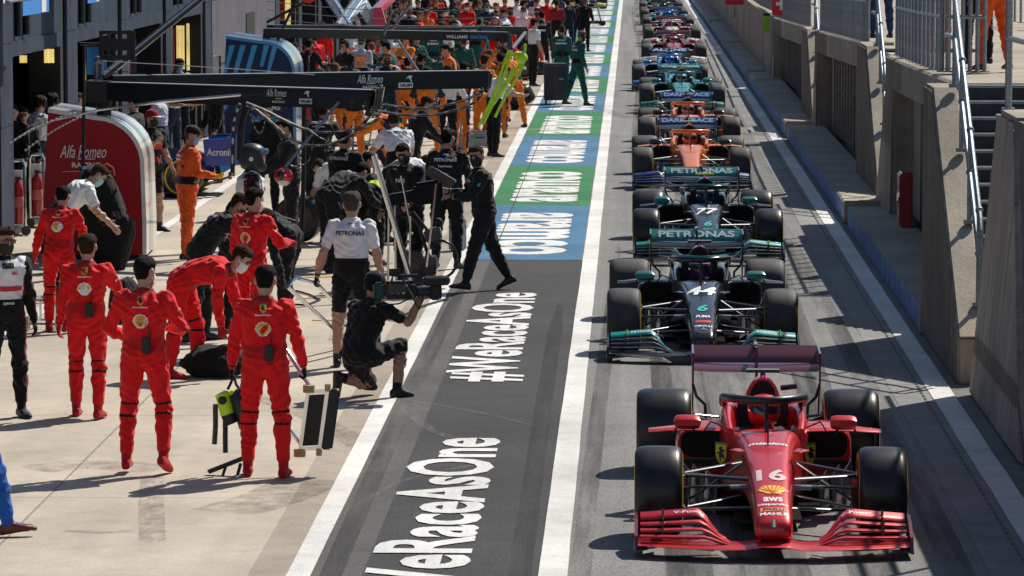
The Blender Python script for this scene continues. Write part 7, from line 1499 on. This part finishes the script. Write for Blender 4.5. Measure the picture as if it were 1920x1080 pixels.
# jack at the feet of the far crowd, cables on the ground
g = G(1118, 48); root = empty('floor_jack', g, R(20), 'black floor jack with silver handle on the far painted blocks', 'jack'); MB().box(-.5, .3, -.2, .2, .08, .2).build('body', black_matte, root, bevel=.02); MB().tube([(.2, 0, .2), (-.1, .3, 1.7)], .03, 8).build('handle', galv, root)
for x in (-.4, .25): MB().lathe([(-.2, .03), (-.2, .1), (.2, .1), (.2, .03)], 'y', 12, c=(x, 0, .1)).build('roller', rubber, root)
for pts, lab in (([(555, 545), (580, 552), (600, 562), (575, 572), (540, 570)], 'black cable looped on the concrete beside the bent black suit'), ([(690, 500), (660, 520), (640, 515), (625, 530)], 'black cable on the concrete left of the rod trolley'), ([(60, 530), (140, 520), (220, 528), (250, 520)], 'dark hose lying before the wine red fairing')):
    P_ = [G(u, v, .012) for u, v in pts]; MB().tube([a.lerp(b, t / 5) for a, b in zip(P_, P_[1:]) for t in range(5)] + [P_[-1]], .012, 6).build('cable', hose_m, label=lab, cat='cable', group='cables on the pit apron')

for u, v, dims, m_, lab in ((690, 606, (.2, .3, .34), C_['blk2'], 'black soft bag standing behind the white polo person'), (655, 560, (.26, .2, .2), black_gloss, 'black tool case left of the rod trolley'), (858, 470, (.2, .2, .45), galv, 'grey upright case behind the masked trolley holder'), (480, 660, (.25, .2, .16), C_['blk2'], 'black tool pouch under the bent black suits'), (600, 385, (.3, .25, .3), black_matte, 'black box beside the crouching black suit'), (520, 470, (.22, .2, .28), steel, 'dark steel case by the helmeted person')):
    g = G(u, v); root = empty('tool_case', g, R(rc.uniform(-25, 25)), lab, 'case', 'cases on the pit apron'); a_, b_, c_ = dims
    MB().box(-a_ / 2, a_ / 2, -b_ / 2, b_ / 2, 0, c_).build('body', m_, root, bevel=.025); MB().tube([(-a_ * .25, 0, c_ - .01), (-a_ * .2, 0, c_ + .05), (a_ * .2, 0, c_ + .05), (a_ * .25, 0, c_ - .01)], .012, 6).build('handle', black_matte, root); MB().box(-a_ / 2 - .004, a_ / 2 + .004, -b_ / 2 - .004, b_ / 2 + .004, c_ * .72, c_ * .74).build('lid_seam', steel, root)
for pts, lab in (([(600, 470), (640, 480), (690, 470), (720, 490), (700, 520), (660, 525)], 'black air hose snaking between the black suits'), ([(720, 560), (700, 590), (740, 600), (790, 575), (840, 560)], 'black air hose curling at the foot of the rod trolley'), ([(840, 300), (800, 315), (760, 310), (720, 330), (690, 325)], 'black hose lying across the orange crew pit box'), ([(500, 560), (520, 590), (480, 610), (450, 600)], 'black hose beside the bent double black suit')):
    P_ = [G(u, v, .015) for u, v in pts]; MB().tube([a.lerp(b, t / 5) for a, b in zip(P_, P_[1:]) for t in range(5)] + [P_[-1]], .016, 6).build('cable', hose_m, label=lab, cat='cable', group='cables on the pit apron')
for u, v0, v1, lab in ((700, 270, 395, 'thin chrome pole stand behind the bent white shirts'), (660, 250, 380, 'thin chrome pole stand left of the white polo with headset')):
    g = G(u, v1); root = empty('pole_stand', g, 0, lab, 'stand', 'thin pole stands by the orange crew'); t_ = AY(u, v0, g.y); MB().tube([(0, 0, 0), (.02, 0, t_.z)], .018, 8).build('pole', chrome, root)
    for a_ in (90, 210, 330): MB().tube([(0, 0, .3), (.25 * math.cos(R(a_)), .25 * math.sin(R(a_)), .0)], .012, 6).build('leg', chrome, root)
